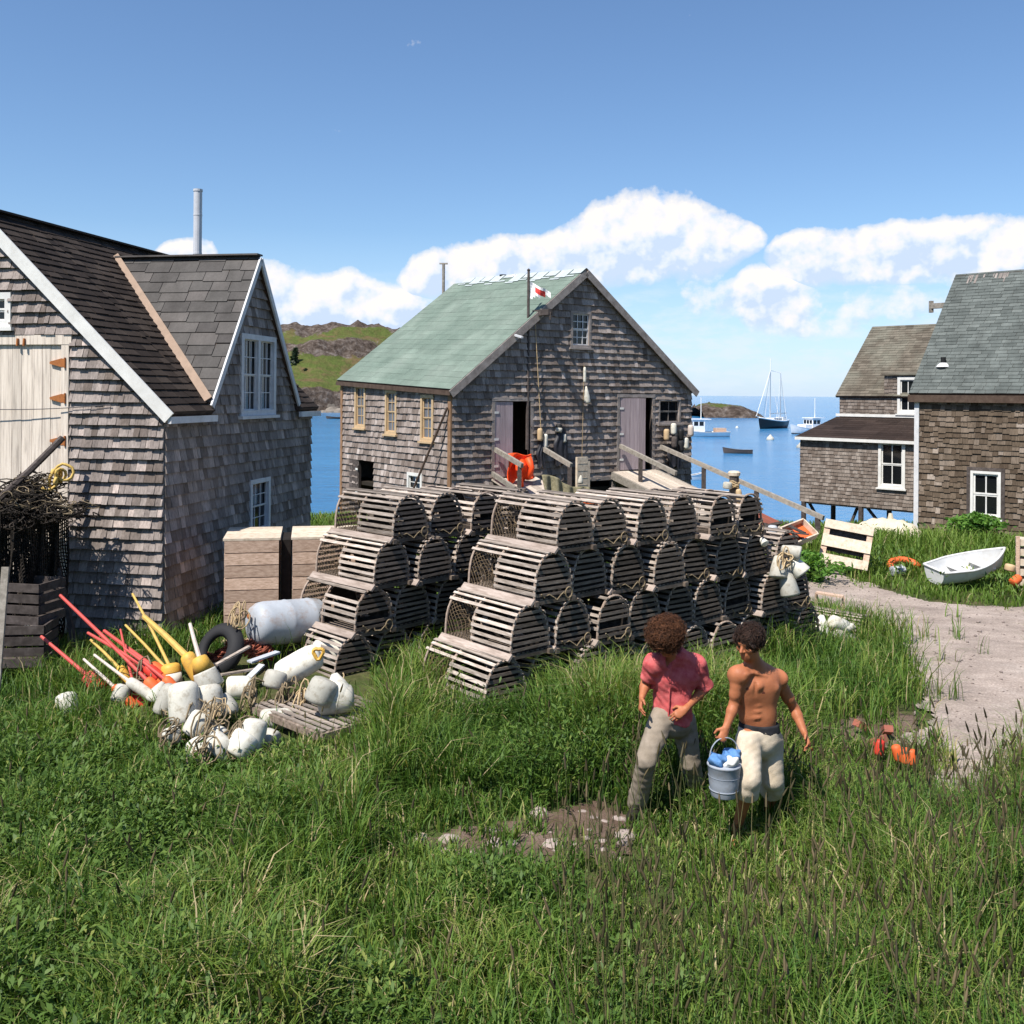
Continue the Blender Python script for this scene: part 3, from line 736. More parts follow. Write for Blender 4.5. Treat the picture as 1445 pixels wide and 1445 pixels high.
U_, V_, N_ = frame2(A, B_, D_); H_ = (D_ - A).dot(V_); Lr = (B_ - A).length
mb = MB(); r = random.Random(5)
for i in range(11):                      # staggered pale patches of bare roofing under the ridge
    uu = .1 + i * .56
    mb.fbox(A, U_, V_, N_, uu, uu + .5, H_ - .22 - (i % 2) * .14 - .12 * r.random(), H_ - .05, .022, .034)
    mb.fbox(A, U_, V_, N_, uu + .2, uu + .62, H_ - .42 - (i % 2) * .12, H_ - .36 - (i % 2) * .12, .022, .03)
mb.build('ridge_patch', M['ridgepale'], gh)
mb = MB(); o_ = N2 * .155
for a, c in ((A, D_), (A2, D_)): mb.bar(a + N2 * .02 - UP * .13, c + N2 * .02 - UP * .13, .03, .2, up=UP)
mb.build('bargeboard', M['trimgrey'], gh)
mb = MB(); mb.fbox(c1, Bk, UP, Nl, -.03, .11, -1, EL - .05, .0, .05); mb.build('corner_board', M['ochretrim'], gh)
mb = MB(); mb.fbox(c1, Bk, UP, Nl, L2 - .1, L2 + .03, -1.2, BL - .05, .0, .05); mb.build('corner_board', M['ochretrim'], gh)
mb = MB(); mb.bar(A + UP * -.1, B_ + UP * -.1, .06, .12); mb.build('fascia', M['darktrim'], gh)
window(gh, c1, U2, N2, gw, .08, M['trimgrey'], 3, 2, mw=.025, sashm=M['bluewhite'])
window(gh, c1, U2, N2, rw, .06, M['trimgrey'], 2, 1, mw=.02)
for r_ in lwins: window(gh, c1, Bk, Nl, r_, .085, M['cream'], 2, 2, mw=.02, pane='pane_pale')
window(gh, c1, Bk, Nl, ww, .09, M['white'], 2, 2, mw=.02)
def leaf(O, U, N, rc, frac0, frac1, name, mat, swing=0, lean=0, hm=None, side=0):
    u0, u1, z0, z1 = rc; a, b2 = u0 + (u1 - u0) * frac0, u0 + (u1 - u0) * frac1
    h = a if side == 0 else b2
    Uh = (Matrix.Rotation(swing, 3, 'Z') @ U); Nh = (Matrix.Rotation(swing, 3, 'Z') @ N); Oh = O + U * h
    mb = MB(); boards(mb, Oh, Uh, UP, Nh, a - h, b2 - h, z0 + .02, z1 - .02, .0, .035, .19, 3)
    o_ = mb.build(name, mat, gh)
    mb = MB()
    for k_ in (.15, .5, .85):
        zz = z0 + (z1 - z0) * k_; mb.fbox(Oh, Uh, UP, Nh, (a - h) - .02, (a - h) + .12, zz - .03, zz + .03, .044, .052)
    mb.build('hinge', M['white'], o_); return o_
leaf(c1, U2, N2, d1, .0, .5, 'door', M['door_purple'])
leaf(c1, U2, N2, d2, .02, .72, 'door', M['door_purple'], swing=R(-7))
ml = MB(); u0, u1, z0, z1 = ld; ml2 = leaf(c1, Bk, Nl, ld, 1.0, 1.55, 'door', M['oldwood'])
for rc_, nm in ((d1, 'door_frame'), (d2, 'door_frame')):
    u0, u1, z0, z1 = rc_; mb = MB()
    mb.fbox(c1, U2, UP, N2, u0 - .1, u0, z0, z1, -.02, .05); mb.fbox(c1, U2, UP, N2, u1, u1 + .1, z0, z1, -.02, .05); mb.fbox(c1, U2, UP, N2, u0 - .1, u1 + .1, z1, z1 + .1, -.02, .055)
    mb.build(nm, M['trimgrey'], gh)
u0, u1, z0, z1 = low; mb = MB(); mb.fbox(c1, U2, UP, N2, u1, u1 + .14, z0, z1 + .1, -.02, .06); mb.fbox(c1, U2, UP, N2, u0 - .1, u1, z1, z1 + .1, -.02, .05)
mb.build('hatch_frame', M['trimgrey'], gh)
# hoist beam under the rake (its shadow crosses the gable)
ub, zb = uz(757, 442, c1, U2, N2); mb = MB(); mb.bar(c1 + U2 * ub + UP * zb - N2 * .1, c1 + U2 * ub + UP * zb + N2 * .62, .14, .16)
mb.bar(c1 + U2 * (ub - .0) + UP * zb + N2 * .6, c1 + U2 * ub + UP * (zb - .22) + N2 * .6, .05, .06)
mb.build('hoist_beam', M['oldwood'], gh)
mb = MB(); p = D_.lerp(C_, .62); mb.tube([p - UP * .1, p + UP * .32], .11, 12); mb.build('vent_pipe', M['black'], gh)
mb = MB(); p = D_.lerp(C_, .52); mb.tube([p - UP * .1, p + UP * .16], .13, 10); mb.lathe(p + UP * .16, UP, [(0, .18), (.05, .15), (.1, .02)], 10); mb.build('roof_cowl', M['white'], gh)

# poles and flag
mb = MB(); a = P(747, 625, 26.9); a.z = -.2; tp = P(746, 383, 26.9); mb.tube([V3((tp.x, tp.y, 2.2)), tp], [.05, .035], 8)
fp = empty('flagpole', V3((tp.x, tp.y, 2.2)), 'slim dark flagpole standing against the rake of the green roofed house', 'flagpole')
mb.build('pole', M['oldwood'], fp)
mb = MB(); mb.lathe(tp, UP, [(0, .03), (.04, .05), (.08, .01)], 8); mb.build('finial', M['oldwood'], fp)
mb = MB()
fl = lambda i, j: V3((tp.x + .04 + i * .07, tp.y - .03 + .05 * math.sin(i * 1.1 + j * .4), tp.z - .28 - j * .075 - i * .035 + .015 * math.sin(i * 1.3)))
t = NT('flag_cloth'); oc = t.coords(kind='UV'); M['flagwhite'] = t.fin((.78, .76, .76), .8, .2); M['flagred'] = simple('flag_red', (.62, .06, .05), .8, .2)
for i in range(8):
    for j in range(max(1, int(6 - i * .55))):
        mb.mi = 1 if (2 <= i <= 5 and 1 <= j <= 2) else 0
        for dz in (0, .008): mb.quad(*[fl(*q) + V3((0, dz, 0)) for q in ((i, j), (i + 1, j), (i + 1, j + 1), (i, j + 1))])
tag(mb.build('flag', [M['flagwhite'], M['flagred']]), 'small white flag with a red block flying beside the green roof', 'flag')
pq = P(626, 372, 33.2); mb = MB(); mb.tube([V3((pq.x, pq.y, 4.5)), pq], .05, 8); mb.bar(pq + V3((-.14, 0, .0)), pq + V3((.14, 0, 0)), .05, .05)
tag(mb.build('pole', M['railwood']), 'thin pole with a short crosspiece rising behind the green roof', 'pole')
mb = MB(); a, c = P(704, 466, 27.6), P(737, 476, 26.0); mb.bar(a, c, .06, .05); tag(mb.build('stick', M['bluewhite']), 'pale stick jutting over the edge of the green roof', 'stick')
pl = W(636, 575, c1, Nl) + Nl * .1; p0 = W(600, 725, c1, Nl) + Nl * .7
mb = MB(); mb.tube([p0, pl], .03, 6); tag(mb.build('pole', M['darktrim']), 'brown pole leaning on the window wall of the green roofed house', 'pole')
# ------------------------------------------------------------------ big right house
c3 = V3((11.41, 28, 0)); U3 = V3((.7071, -.7071, 0)); I3 = V3((.7071, .7071, 0)); N3 = -I3; W3, H3, E3, R3 = 7.5, 3.2, 3.9, 7.42
bh = empty('boathouse', c3, 'large brown shingled house with grey green roof and one four pane window', 'building')
bw = win_rect(1370, 1413, 665, 731, c3, U3, N3)
mb = MB(); wallslab(mb, c3, U3, N3, [(0, E3), (W3, E3)], -1.2, [inner(bw, .08)]); mb.mi = 1
shingles(mb, c3, U3, UP, N3, [(0, -1), (W3, -1), (W3, E3), (0, E3)], .15, (.09, .24), [inner(bw, .08)], .026, .03, seed=31, sag=.012)
mb.build('wall', [M['wallcore'], M['cedar_r']], bh)
mb = MB(); gt = [(0, E3), (H3, R3), (2 * H3, E3)]
wallslab(mb, c3, I3, -U3, gt, -3); wallslab(mb, c3 + U3 * W3, I3, U3, gt, -3); wallslab(mb, c3 + I3 * 2 * H3, U3, I3, [(0, E3), (W3, E3)], -3)
mb.build('wall', M['cedar_r'], bh)
sl3 = (R3 - E3) / H3; q3 = lambda a, h: c3 + U3 * a + I3 * h + UP * (E3 + sl3 * h + .04)
mb = MB(); A, B_, C_, D_ = q3(-.16, -.12), q3(W3, -.12), q3(W3, H3), q3(-.16, H3); roofslab(mb, A, B_, C_, D_, .09)
mb.mi = 1; roofshingle(mb, [A, B_, C_, D_], .135, (.25, .35), butt=.012, jit=.006, gap=.008, seed=32)
q3b = lambda a, h: c3 + U3 * a + I3 * (2 * H3 - h) + UP * (E3 + sl3 * h + .04)
mb.mi = 0; roofslab(mb, q3b(-.16, -.12), q3b(W3, -.12), q3b(W3, H3), q3b(-.16, H3), .09)
mb.build('roof', [M['darktrim'], M['roof_rg']], bh)
mb = MB(); r = random.Random(9)
for i in range(40):
    uu = r.uniform(-.1, 6); mb.fbox(A, U3, (D_ - A - (D_ - A).dot(U3) * U3).normalized(), (B_ - A).cross(D_ - A).normalized() * (1 if (B_ - A).cross(D_ - A).z > 0 else -1), uu, uu + r.uniform(.03, .09), (D_ - A).length - r.uniform(.22, .5), (D_ - A).length - .1, .018, .024)
mb.build('ridge_shingles', M['trimgrey'], bh)
mb = MB(); mb.bar(q3(-.17, -.14) - UP * .12, q3(W3, -.14) - UP * .12, .05, .2); mb.build('fascia', M['darktrim'], bh)
mb = MB(); mb.fbox(c3, U3, UP, N3, -.03, .1, -1, E3 - .1, 0, .055); mb.build('corner_board', M['bluewhite'], bh)
mb = MB(); p = c3 + I3 * 2.75 + UP * 6.5; mb.bar(p, p - U3 * .75, .14, .16); mb.bar(p - U3 * .72 + UP * .16, p - U3 * .72 - UP * .2, .1, .12); mb.build('hoist_beam', M['railwood'], bh)
wn = window(bh, c3, U3, N3, bw, .07, M['white'], 2, 1, mw=.035, sill=True)
mb = MB(); u0, u1, z0, z1 = bw
for q in ((u0 - .1, u0, z0 - .06, z1 + .1), (u1, u1 + .1, z0 - .06, z1 + .1), (u0, u1, z1, z1 + .1)): mb.fbox(c3, U3, UP, N3, *q, -.02, .045)
mb.build('casing', M['oldwood'], wn)
pv = q3(.5, .62); mb = MB(); mb.tube([pv - UP * .05, pv + UP * .22], .07, 10); mb.mi = 1
mb.lathe(pv - UP * .06, UP, [(0, .2), (.05, .17), (.12, .08)], 10); mb.build('vent_pipe', [M['black'], M['bluewhite']], bh)

# ------------------------------------------------------------------ house on stilts behind it
c4 = V3((10.04, 34.5, 0)); sh = empty('boathouse', c4, 'grey shingled house on stilts with dark lean-to roof and white framed windows', 'building')
W4 = 4.6; HL = 2.87
aw = win_rect(1240, 1278, 622, 689, c4, U3, N3)
mb = MB(); wallslab(mb, c4, U3, N3, [(0, 2.28), (W4, 2.28)], .08, [inner(aw, .1)]); mb.mi = 1
shingles(mb, c4, U3, UP, N3, [(0, .06), (W4, .06), (W4, 2.28), (0, 2.28)], .12, (.09, .2), [inner(aw, .1)], .018, .01, seed=41)
mb.build('wall', [M['wallcore'], M['cedar_r2']], sh)
mb = MB(); wallslab(mb, c4, I3, -U3, [(0, 2.28), (HL, 2.9)], .08); mb.fbox(c4, U3, UP, N3, .05, W4, .0, .1, -HL - 4.5, -.02)
mb.build('floor', M['cedar_r2'], sh)
mb = MB(); q4 = [c4 - U3 * .12 + N3 * .14 + UP * 2.3, c4 + U3 * W4 + N3 * .14 + UP * 2.3, c4 + U3 * W4 + I3 * HL + UP * 2.95, c4 - U3 * .12 + I3 * HL + UP * 2.95]
roofslab(mb, *q4, .06); mb.mi = 1; roofshingle(mb, q4, .3, (.8, 1), butt=.006, gap=.004, seed=42); mb.build('lean_to_roof', [M['white'], M['roof_dark']], sh)
mb = MB(); mb.bar(q4[0] - UP * .05 + N3 * .02, q4[1] - UP * .05 + N3 * .02, .03, .1); mb.bar(q4[3] + UP * .08 + N3 * .05, q4[2] + UP * .08 + N3 * .05, .03, .1); mb.build('fascia', M['white'], sh)
c5 = c4 + I3 * HL; upw = win_rect(1267, 1296, 532, 584, c5, U3, N3)
zt5 = uz(1262, 530, c5, U3, N3)[1]; ud0 = uz(1248, 545, c5, U3, N3)[0]
mb = MB(); wallslab(mb, c5, U3, N3, [(0, 3.78), (ud0, 3.78), (ud0 + .001, zt5), (W4, zt5)], 2.85, [inner(upw, .1)]); mb.mi = 1
shingles(mb, c5, U3, UP, N3, [(0, 2.9), (ud0, 2.9), (ud0, 3.78), (0, 3.78)], .12, (.09, .2), [], .018, .01, seed=43)
shingles(mb, c5, U3, UP, N3, [(ud0, 2.9), (W4, 2.9), (W4, zt5), (ud0, zt5)], .12, (.09, .2), [inner(upw, .1)], .018, .01, seed=44)
mb.build('wall', [M['wallcore'], M['cedar_r2']], sh)
H5, R5 = 2.88, 6.4; sl5 = (R5 - 3.78) / H5; q5 = lambda a, h: c5 + U3 * a + I3 * h + UP * (3.78 + sl5 * h + .03)
mb = MB(); qd = [q5(-.12, -.1), q5(W4, -.1), q5(W4, H5), q5(-.12, H5)]; roofslab(mb, *qd, .07); mb.mi = 1
roofshingle(mb, qd, .14, (.2, .35), butt=.012, seed=45, jit=.008)
q5b = lambda a, h: c5 + U3 * a + I3 * (2 * H5 - h) + UP * (3.78 + sl5 * h + .03)
mb.mi = 0; roofslab(mb, q5b(-.12, -.1), q5b(W4, -.1), q5b(W4, H5), q5b(-.12, H5), .07); mb.build('roof', [M['darktrim'], M['roof_rb']], sh)
mb = MB(); wallslab(mb, c5, I3, -U3, [(0, 3.78), (H5, R5), (2 * H5, 3.78)], 0); mb.build('wall', M['cedar_r2'], sh)
mb = MB(); hd = (zt5 - 3.78) / sl5
mb.prism([c5 + U3 * (ud0 - .06) + N3 * .1 + UP * (zt5 + .06), c5 + U3 * W4 + N3 * .1 + UP * (zt5 + .06), c5 + U3 * W4 + I3 * (hd + .4) + UP * (zt5 + .16), c5 + U3 * (ud0 - .06) + I3 * (hd + .4) + UP * (zt5 + .16)], -UP * .05)
mb.build('dormer_roof', M['roof_rb'], sh)
mb = MB(); wallslab(mb, c5 + U3 * ud0, I3, -U3, [(0, zt5), (hd, zt5)], 3.5, (), .04); mb.build('dormer_side', M['cedar_r2'], sh)
window(sh, c4, U3, N3, aw, .1, M['white'], 2, 1, mw=.03); window(sh, c5, U3, N3, upw, .1, M['white'], 2, 1, mw=.03)
for a, h in ((.12, -.05), (2.2, -.05), (4.1, -.05), (.12, -2.2), (2.2, -2.2), (4.1, -2.2)):
    p = c4 + U3 * a - N3 * -h; mb = MB(); gz = float(g(p.x, p.y)) - .3
    mb.tube([V3((p.x, p.y, gz)), V3((p.x, p.y, .06))], .09, 8); mb.build('stilt', M['oldwood'], sh)
for (a, b2) in ((.2, 1.3), (2.0, 1.3), (2.3, 3.4)):
    mb = MB(); p = c4 + U3 * a - N3 * .25; q = c4 + U3 * b2 - N3 * .25
    mb.bar(V3((p.x, p.y, .04)), V3((q.x, q.y, float(g(q.x, q.y)) - .1)), .1, .07); mb.build('brace', M['oldwood'], sh)
M['darkoil'] = paint('dark_oilskin', (.02, .02, .026), (.06, .05, .045), .5, .45, 8)
# ------------------------------------------------------------------ lobster traps
TL, TW, TH, TA = 1.2, .60, .47, .265
def prof(t_, s=1.0):
    c, q = math.cos(t_), math.sin(t_); n = 2.35
    return -TA * s * math.copysign(abs(c) ** (2 / n), c), .075 + TH * s * abs(q) ** (2 / n) - (1 - s) * .0
def make_trap(name, seed, broken=False):
    r = random.Random(seed)
    root = empty(name, (0, 0, 0))
    m = MB()
    for y in (-TW / 2 + .03, TW / 2 - .03): m.box((0, y, .028), TL + .07, .06, .052)
    for x in (-TL / 2 + .03, -.08, TL / 2 - .03): m.box((x, 0, .028), .05, TW - .115, .046)
    for i in range(8): m.box((0, -TW / 2 + .06 + i * (TW - .12) / 7, .062), TL - .01, .04, .012)
    m.build('base', M['lath_shaded'], root, local=True)
    m = MB(); Rm = Matrix.Rotation(R(r.uniform(44, 56)), 3, 'X')
    m.box((r.uniform(-.02, .02), -TW / 2 - .02, .045), TL + .05, .085, .026, Rm); m.build('sill', M['sill'], root, local=True)
    for x in (-TL / 2 + .02, -.09, TL / 2 - .02):
        m = MB(); pts = []
        for i in range(17):
            y, z = prof(math.pi * i / 16, 1.0); pts.append(V3((x + r.uniform(-.003, .003), y, z)))
        pts[0].z = .03; pts[-1].z = .03
        m.tube(pts, .0145, 6); m.build('bow', M['bow'], root, local=True)
    # laths over the bows, by arc length
    N_ = 200; arc = [prof(math.pi * i / N_, 1.045) for i in range(N_ + 1)]
    cum = [0]
    for i in range(N_): cum.append(cum[-1] + math.hypot(arc[i + 1][0] - arc[i][0], arc[i + 1][1] - arc[i][1]))
    n = 17; m = MB()
    for k_ in range(n):
        s_ = cum[-1] * (k_ + .6) / (n + .2); i = int(np.searchsorted(cum, s_)); i = min(max(i, 1), N_ - 1)
        y, z = arc[i]; ty, tz = arc[i + 1][0] - arc[i - 1][0], arc[i + 1][1] - arc[i - 1][1]; an = math.atan2(tz, ty)
        if broken and r.random() < .22: continue
        x0, x1 = -TL / 2 - r.uniform(-.01, .02), TL / 2 + r.uniform(-.01, .02)
        if 0 <= k_ <= 4: x0 = -.09 - r.uniform(.0, .03)
        if broken and r.random() < .25: x1 -= r.uniform(.2, .6)
        wv = .037 * r.uniform(.85, 1.15)
        Rm = Matrix.Rotation(r.uniform(-.012, .012), 3, 'Z') @ Matrix.Rotation(an + r.uniform(-.12, .12), 3, 'X')
        m.box(((x0 + x1) / 2, y, z), x1 - x0, wv, .011, Rm)
    m.build('lath_cover', M['lath'], root, local=True)
    for x in (TL / 2 - .005, -TL / 2 + .005):
        m = MB(); z = .105
        while z < .075 + TH - .03:
            hw_ = TA * max(0, 1 - ((z + .008 - .075) / TH) ** 2.35) ** (1 / 2.35)
            if not (broken and r.random() < .2):
                m.box((x, r.uniform(-.004, .004), z), .012, 2 * hw_ + .01, .034 * r.uniform(.85, 1.1), Matrix.Rotation(r.uniform(-.02, .02), 3, 'X'))
            z += .062
        m.build('end_panel', M['lath_shaded'], root, local=True)
    # knitted heads: solid dark funnels, put in so the gaps between laths look shaded
    for x, dx in ((TL / 2 - .05, -.16), (-.07, -.14)):
        m = MB(); K = 16; o_ = [prof(math.pi * i / K, .95) for i in range(K + 1)]
        vs = [V3((x, y, z)) for y, z in o_] + [V3((x + dx * .8, y * .3, .24 + (z - .24) * .3)) for y, z in o_] + [V3((x + dx, y * .25, .24 + (z - .24) * .25)) for y, z in o_]
        m.add(vs, [(j * (K + 1) + i, j * (K + 1) + i + 1, (j + 1) * (K + 1) + i + 1, (j + 1) * (K + 1) + i) for j in range(2) for i in range(K)] + [(0, K + 1, 2 * K + 1, K)])
        m.build('knitted_head', M['netdark'], root, local=True, smooth=True)
    # twine netting drawn into the funnel of the open bay
    m = MB(); xa, xb = -TL / 2 + .03, -.10; tmax = math.pi * .43
    def np_(a, c):
        x = xa + (xb - xa) * a; y, z = prof(tmax * c, .97); n_ = V3((0, y, z - .15)).normalized()
        e = math.exp(-((a - .62) / .27) ** 2 - ((c - .5) / .27) ** 2)
        return V3((x + .0, y, z)) - n_ * (.2 * e)
    hole = lambda a, c: ((a - .62) / .15) ** 2 + ((c - .52) / .17) ** 2 < 1
    for sgn in (1, -1):
        for k_ in range(-9, 10):
            run = []
            for i in range(15):
                c = i / 14; a = k_ / 9 + c if sgn > 0 else k_ / 9 + 1 - c
                if 0 <= a <= 1 and not hole(a, c): run.append(np_(a, c))
                else:
                    if len(run) > 1: m.tube(run, .0036, 3, False)
                    run = []
            if len(run) > 1: m.tube(run, .0036, 3, False)
    rim = [np_(.62 + .15 * math.cos(q), .52 + .17 * math.sin(q)) for q in [i * math.pi / 6 for i in range(13)]]
    m.tube(rim, .006, 4, False)
    m.build('netting', M['net'], root, local=True)
    if seed != 8:                           # rope bridle and a becket at the near end
        m = MB(); pts = [V3((TL / 2 + .02 + .03 * math.sin(j * .9 + seed), -.2 + j * .045 + .02 * math.sin(j * 2.1), .12 - .05 * math.sin(j * .36) + .03 * math.sin(j * 1.7 + seed))) for j in range(10)]
        m.tube(pts, .008, 5); m.tube([V3((TL / 2 + .03, .2 + .05 * math.cos(j), .1 + .06 * math.sin(j))) for j in [k_ * .6 for k_ in range(20)]], .008, 5); m.build('bridle', M['ropedark'], root, local=True)
    return root
def proto_out(o):                           # prototypes are the first traps placed
    return o
PROTOS = [make_trap('lobster_trap', 3), make_trap('lobster_trap', 8), make_trap('lobster_trap', 14, True)]
USED = [False] * 3
def place_trap(ctr, yaw, label, group, kind=None, roll=0, pitch=0):
    i = rng.choice([0, 0, 1, 1, 2]) if kind is None else kind
    o = PROTOS[i] if not USED[i] else tree_copy(PROTOS[i]); USED[i] = True
    o.location = ctr; o.rotation_euler = (roll, pitch, yaw)
    return tag(o, label, 'lobster trap', group)
ORD = ['leftmost', 'second', 'third', 'fourth', 'fifth', 'sixth', 'seventh', 'eighth', 'ninth', 'tenth']
LAY = ['bottom', 'second lowest', 'second highest', 'top']
A_ = V3((.643, -.766, 0)); B_R = V3((.766, .643, 0)); yawA = math.atan2(A_.y, A_.x)
C0 = V3((-.26, 10.25, 0))
for k_, (n, off) in enumerate(((10, 0), (9, .33), (8, .66), (6, .99))):
    for i in range(n):
        s_ = off + (.615 if k_ < 3 else .63) * i
        base = C0 + B_R * s_
        z = .34 - .028 * (C0.lerp(C0 + B_R, 1) - C0).length * s_ + k_ * .545
        cN = base + B_R * (TW / 2) - A_ * (TL / 2) + A_ * rng.uniform(-.08, .08) * (i > 0)
        lab = ('%s lobster trap from the left in the %s row of the big right stack' % (ORD[i], LAY[k_])) if i else ('leftmost lobster trap in the %s row of the big right stack, netting showing' % LAY[k_])
        place_trap((cN.x, cN.y, z), yawA + rng.uniform(-.04, .04), lab, 'lobster traps in the big right stack', kind=(k_ % 2 if i == 0 else None), roll=rng.uniform(-.03, .03) * (i > 0))
AL = V3((.70, -.714, 0)); BL_ = V3((.714, .70, 0)); yawL = math.atan2(AL.y, AL.x); C1 = V3((-2.02, 11.35, 0))
for k_, (n, off) in enumerate(((5, 0), (5, .27), (5, .52), (4, .80))):
    for i in range(n):
        s_ = off + .63 * i
        base = C1 + BL_ * s_; cN = base + BL_ * (TW / 2) - AL * (TL / 2) + AL * rng.uniform(-.06, .06) * (i > 0)
        z = .30 + k_ * .535 - .02 * s_
        lab = '%s lobster trap from the left in the %s row of the smaller left stack' % (ORD[i], LAY[k_]) if i else 'leftmost lobster trap in the %s row of the smaller left stack' % LAY[k_]
        place_trap((cN.x, cN.y, z), yawL + rng.uniform(-.04, .04), lab, 'lobster traps in the smaller left stack', roll=rng.uniform(-.03, .03), kind=(2 if (i == 0 and k_ == 1) else None))
# a flat trap base carrying buoys, in the grass
p0 = Z(458, 1000, .47)
fb = empty('trap_bottom', gp(p0.x, p0.y), 'flat slatted wooden trap bottom lying in grass under white buoys', 'trap bottom')
m = MB(); Lx, Ly = 1.2, .95; rot = Matrix.Rotation(yawA + .12, 3, 'Z'); o0 = V3((p0.x, p0.y, .47))
for i in range(11): m.box(o0 + rot @ V3((0, -Ly / 2 + .03 + i * (Ly - .06) / 10, .015)), Lx, .042, .014, rot)
m.build('slats', M['lath'], fb)
m = MB()
for x in (-Lx / 2, 0, Lx / 2): m.box(o0 + rot @ V3((x, 0, -.03)), .05, Ly, .07, rot)
for y in (-Ly / 2, Ly / 2): m.box(o0 + rot @ V3((0, y, -.03)), Lx - .06, .045, .066, rot)
for x in (-Lx / 2, Lx / 2):
    for y in (-Ly / 2 + .05, Ly / 2 - .05): m.box(o0 + rot @ V3((x, y, -.2)), .05, .05, .28, rot)
m.build('frame', M['lath_shaded'], fb)

# ------------------------------------------------------------------ buoys
def buoy(a, b2, r_, mat, label, group=None, stick=None, smat=None, band=None, cat='buoy', shape=0, srad=.016):
    a = V3(a); b2 = V3(b2); ax = (b2 - a); L = ax.length; ax.normalize()
    root = empty('buoy', a, label, cat, group)
    m = MB()
    if shape == 0: pr = [(0, .25 * r_), (.02 * L, .7 * r_), (.08 * L, .93 * r_), (.2 * L, r_), (.6 * L, r_), (.8 * L, .97 * r_), (.93 * L, .85 * r_), (.99 * L, .55 * r_), (L, .2 * r_)]
    elif shape == 1: pr = [(0, .3 * r_), (.05 * L, .9 * r_), (.15 * L, r_), (.45 * L, .9 * r_), (.75 * L, .55 * r_), (L, .2 * r_)]
    else: pr = [(0, .5 * r_), (.03 * L, .92 * r_), (.08 * L, r_), (.5 * L, .8 * r_), (.94 * L, .52 * r_), (.98 * L, .42 * r_), (L, .1 * r_)]
    if band:
        cut = .55 * L; p1 = [q for q in pr if q[0] <= cut]; p2 = [q for q in pr if q[0] > cut]
        rc_ = float(np.interp(cut, [q[0] for q in pr], [q[1] for q in pr]))
        m.lathe(a, ax, p1 + [(cut, rc_)], 18); m.build('float', M[mat], root, smooth=True)
        m = MB(); m.lathe(a, ax, [(cut + .001, rc_)] + p2, 18); m.build('band', M[band], root, smooth=True)
    else:
        m.lathe(a, ax, pr, 18); m.build('float', M[mat], root, smooth=True)
    if stick:
        m = MB(); e = V3(stick); d = (e - b2).normalized()
        m.tube([b2 - ax * min(.06, L * .3), b2.lerp(e, .5), e], [srad * 1.15, srad, srad * .85], 7); m.build('stick', M[smat], root)
    return root
def ropeloop(c, r_, n, seed, name, label, mat='rope', thick=.012, flat=.35, cat='rope', nrm=None, group=None):
    q = random.Random(seed); pts = []; c = V3(c)
    ax = V3(nrm) if nrm else UP; ax = ax.normalized(); u = ax.orthogonal().normalized(); v_ = ax.cross(u)
    for i in range(n * 14 + 1):
        a_ = i / 14 * 2 * math.pi; rr = r_ * (.85 + .45 * math.sin(a_ * .37 + seed) + .25 * math.sin(a_ * 1.73 + seed) + .12 * math.sin(a_ * 3.1))
        pts.append(c + u * (math.cos(a_) * rr + .5 * r_ * math.sin(a_ * .23 + seed)) + v_ * math.sin(a_ * 1.03) * rr * .8 + ax * (flat * r_ * math.sin(a_ * .61 + seed * 1.3)))
    m = MB(); m.tube(pts, thick, 5); return tag(m.build(name, M[mat], smooth=True), label, cat, group)
# sticks standing up to the left out of the heap (float pixel, stick tip pixel, heights)
def SB(fa, fb, tip, za, zb, zt, **kw): return buoy(Z(*fa, za), Z(*fb, zb), kw.pop('r'), kw.pop('mat'), kw.pop('label'), 'buoys heaped in front of the left fish house', stick=Z(*tip, zt), **kw)
GB = 'buoys heaped in front of the left fish house'
def aimed(fa, fb, tip, d, dt, **kw):
    return buoy(P(*fa, d), P(*fb, d + .04), kw.pop('r'), kw.pop('mat'), kw.pop('label'), GB, stick=P(*tip, dt), **kw)
aimed((146, 974), (122, 952), (58, 898), 10.9, 11.3, r=.10, mat='buoyred', band='stickred', smat='stickred', label='small red buoy with red stick at the far left of the buoy heap', srad=.02)
aimed((232, 982), (192, 943), (85, 840), 11.0, 12.0, r=.075, mat='buoyred', smat='stickred', label='red buoy with the longest red stick, leaning up to the left', srad=.021)
aimed((250, 978), (205, 940), (124, 893), 10.8, 11.4, r=.07, mat='buoyorange', band='buoyred', smat='stickred', label='orange buoy with long red stick low in the red bundle', srad=.019)
aimed((246, 962), (212, 938), (147, 890), 10.9, 11.6, r=.07, mat='buoyorange', smat='stickred', label='orange buoy with a bright red stick in the middle of the red bundle', srad=.022)
aimed((218, 985), (180, 960), (133, 924), 10.6, 11.0, r=.06, mat='buoywhite', smat='stickpale', label='white buoy with short tan stick below the red bundle')
aimed((205, 1000), (188, 972), (170, 888), 10.7, 11.3, r=.06, mat='buoyred', smat='stickred', label='red buoy with a thin upright red stick in the red bundle', srad=.013)
aimed((196, 990), (168, 940), (128, 903), 10.9, 11.5, r=.055, mat='buoyyellow', smat='stickyellow', label='small yellow buoy with short yellow stick among the red sticks')
aimed((238, 992), (206, 958), (152, 905), 10.65, 11.1, r=.065, mat='buoyorange', smat='stickred', label='orange buoy low in front of the red bundle with a short red stick', srad=.018)
aimed((260, 990), (232, 956), (176, 915), 10.6, 11.0, r=.06, mat='buoyred', band='buoyorange', smat='stickred', label='red and orange buoy at the right of the red bundle')
aimed((192, 1000), (160, 968), (118, 930), 10.6, 10.9, r=.055, mat='buoyorange', smat='stickpale', label='orange buoy with pale stick lowest at the left of the bundle')
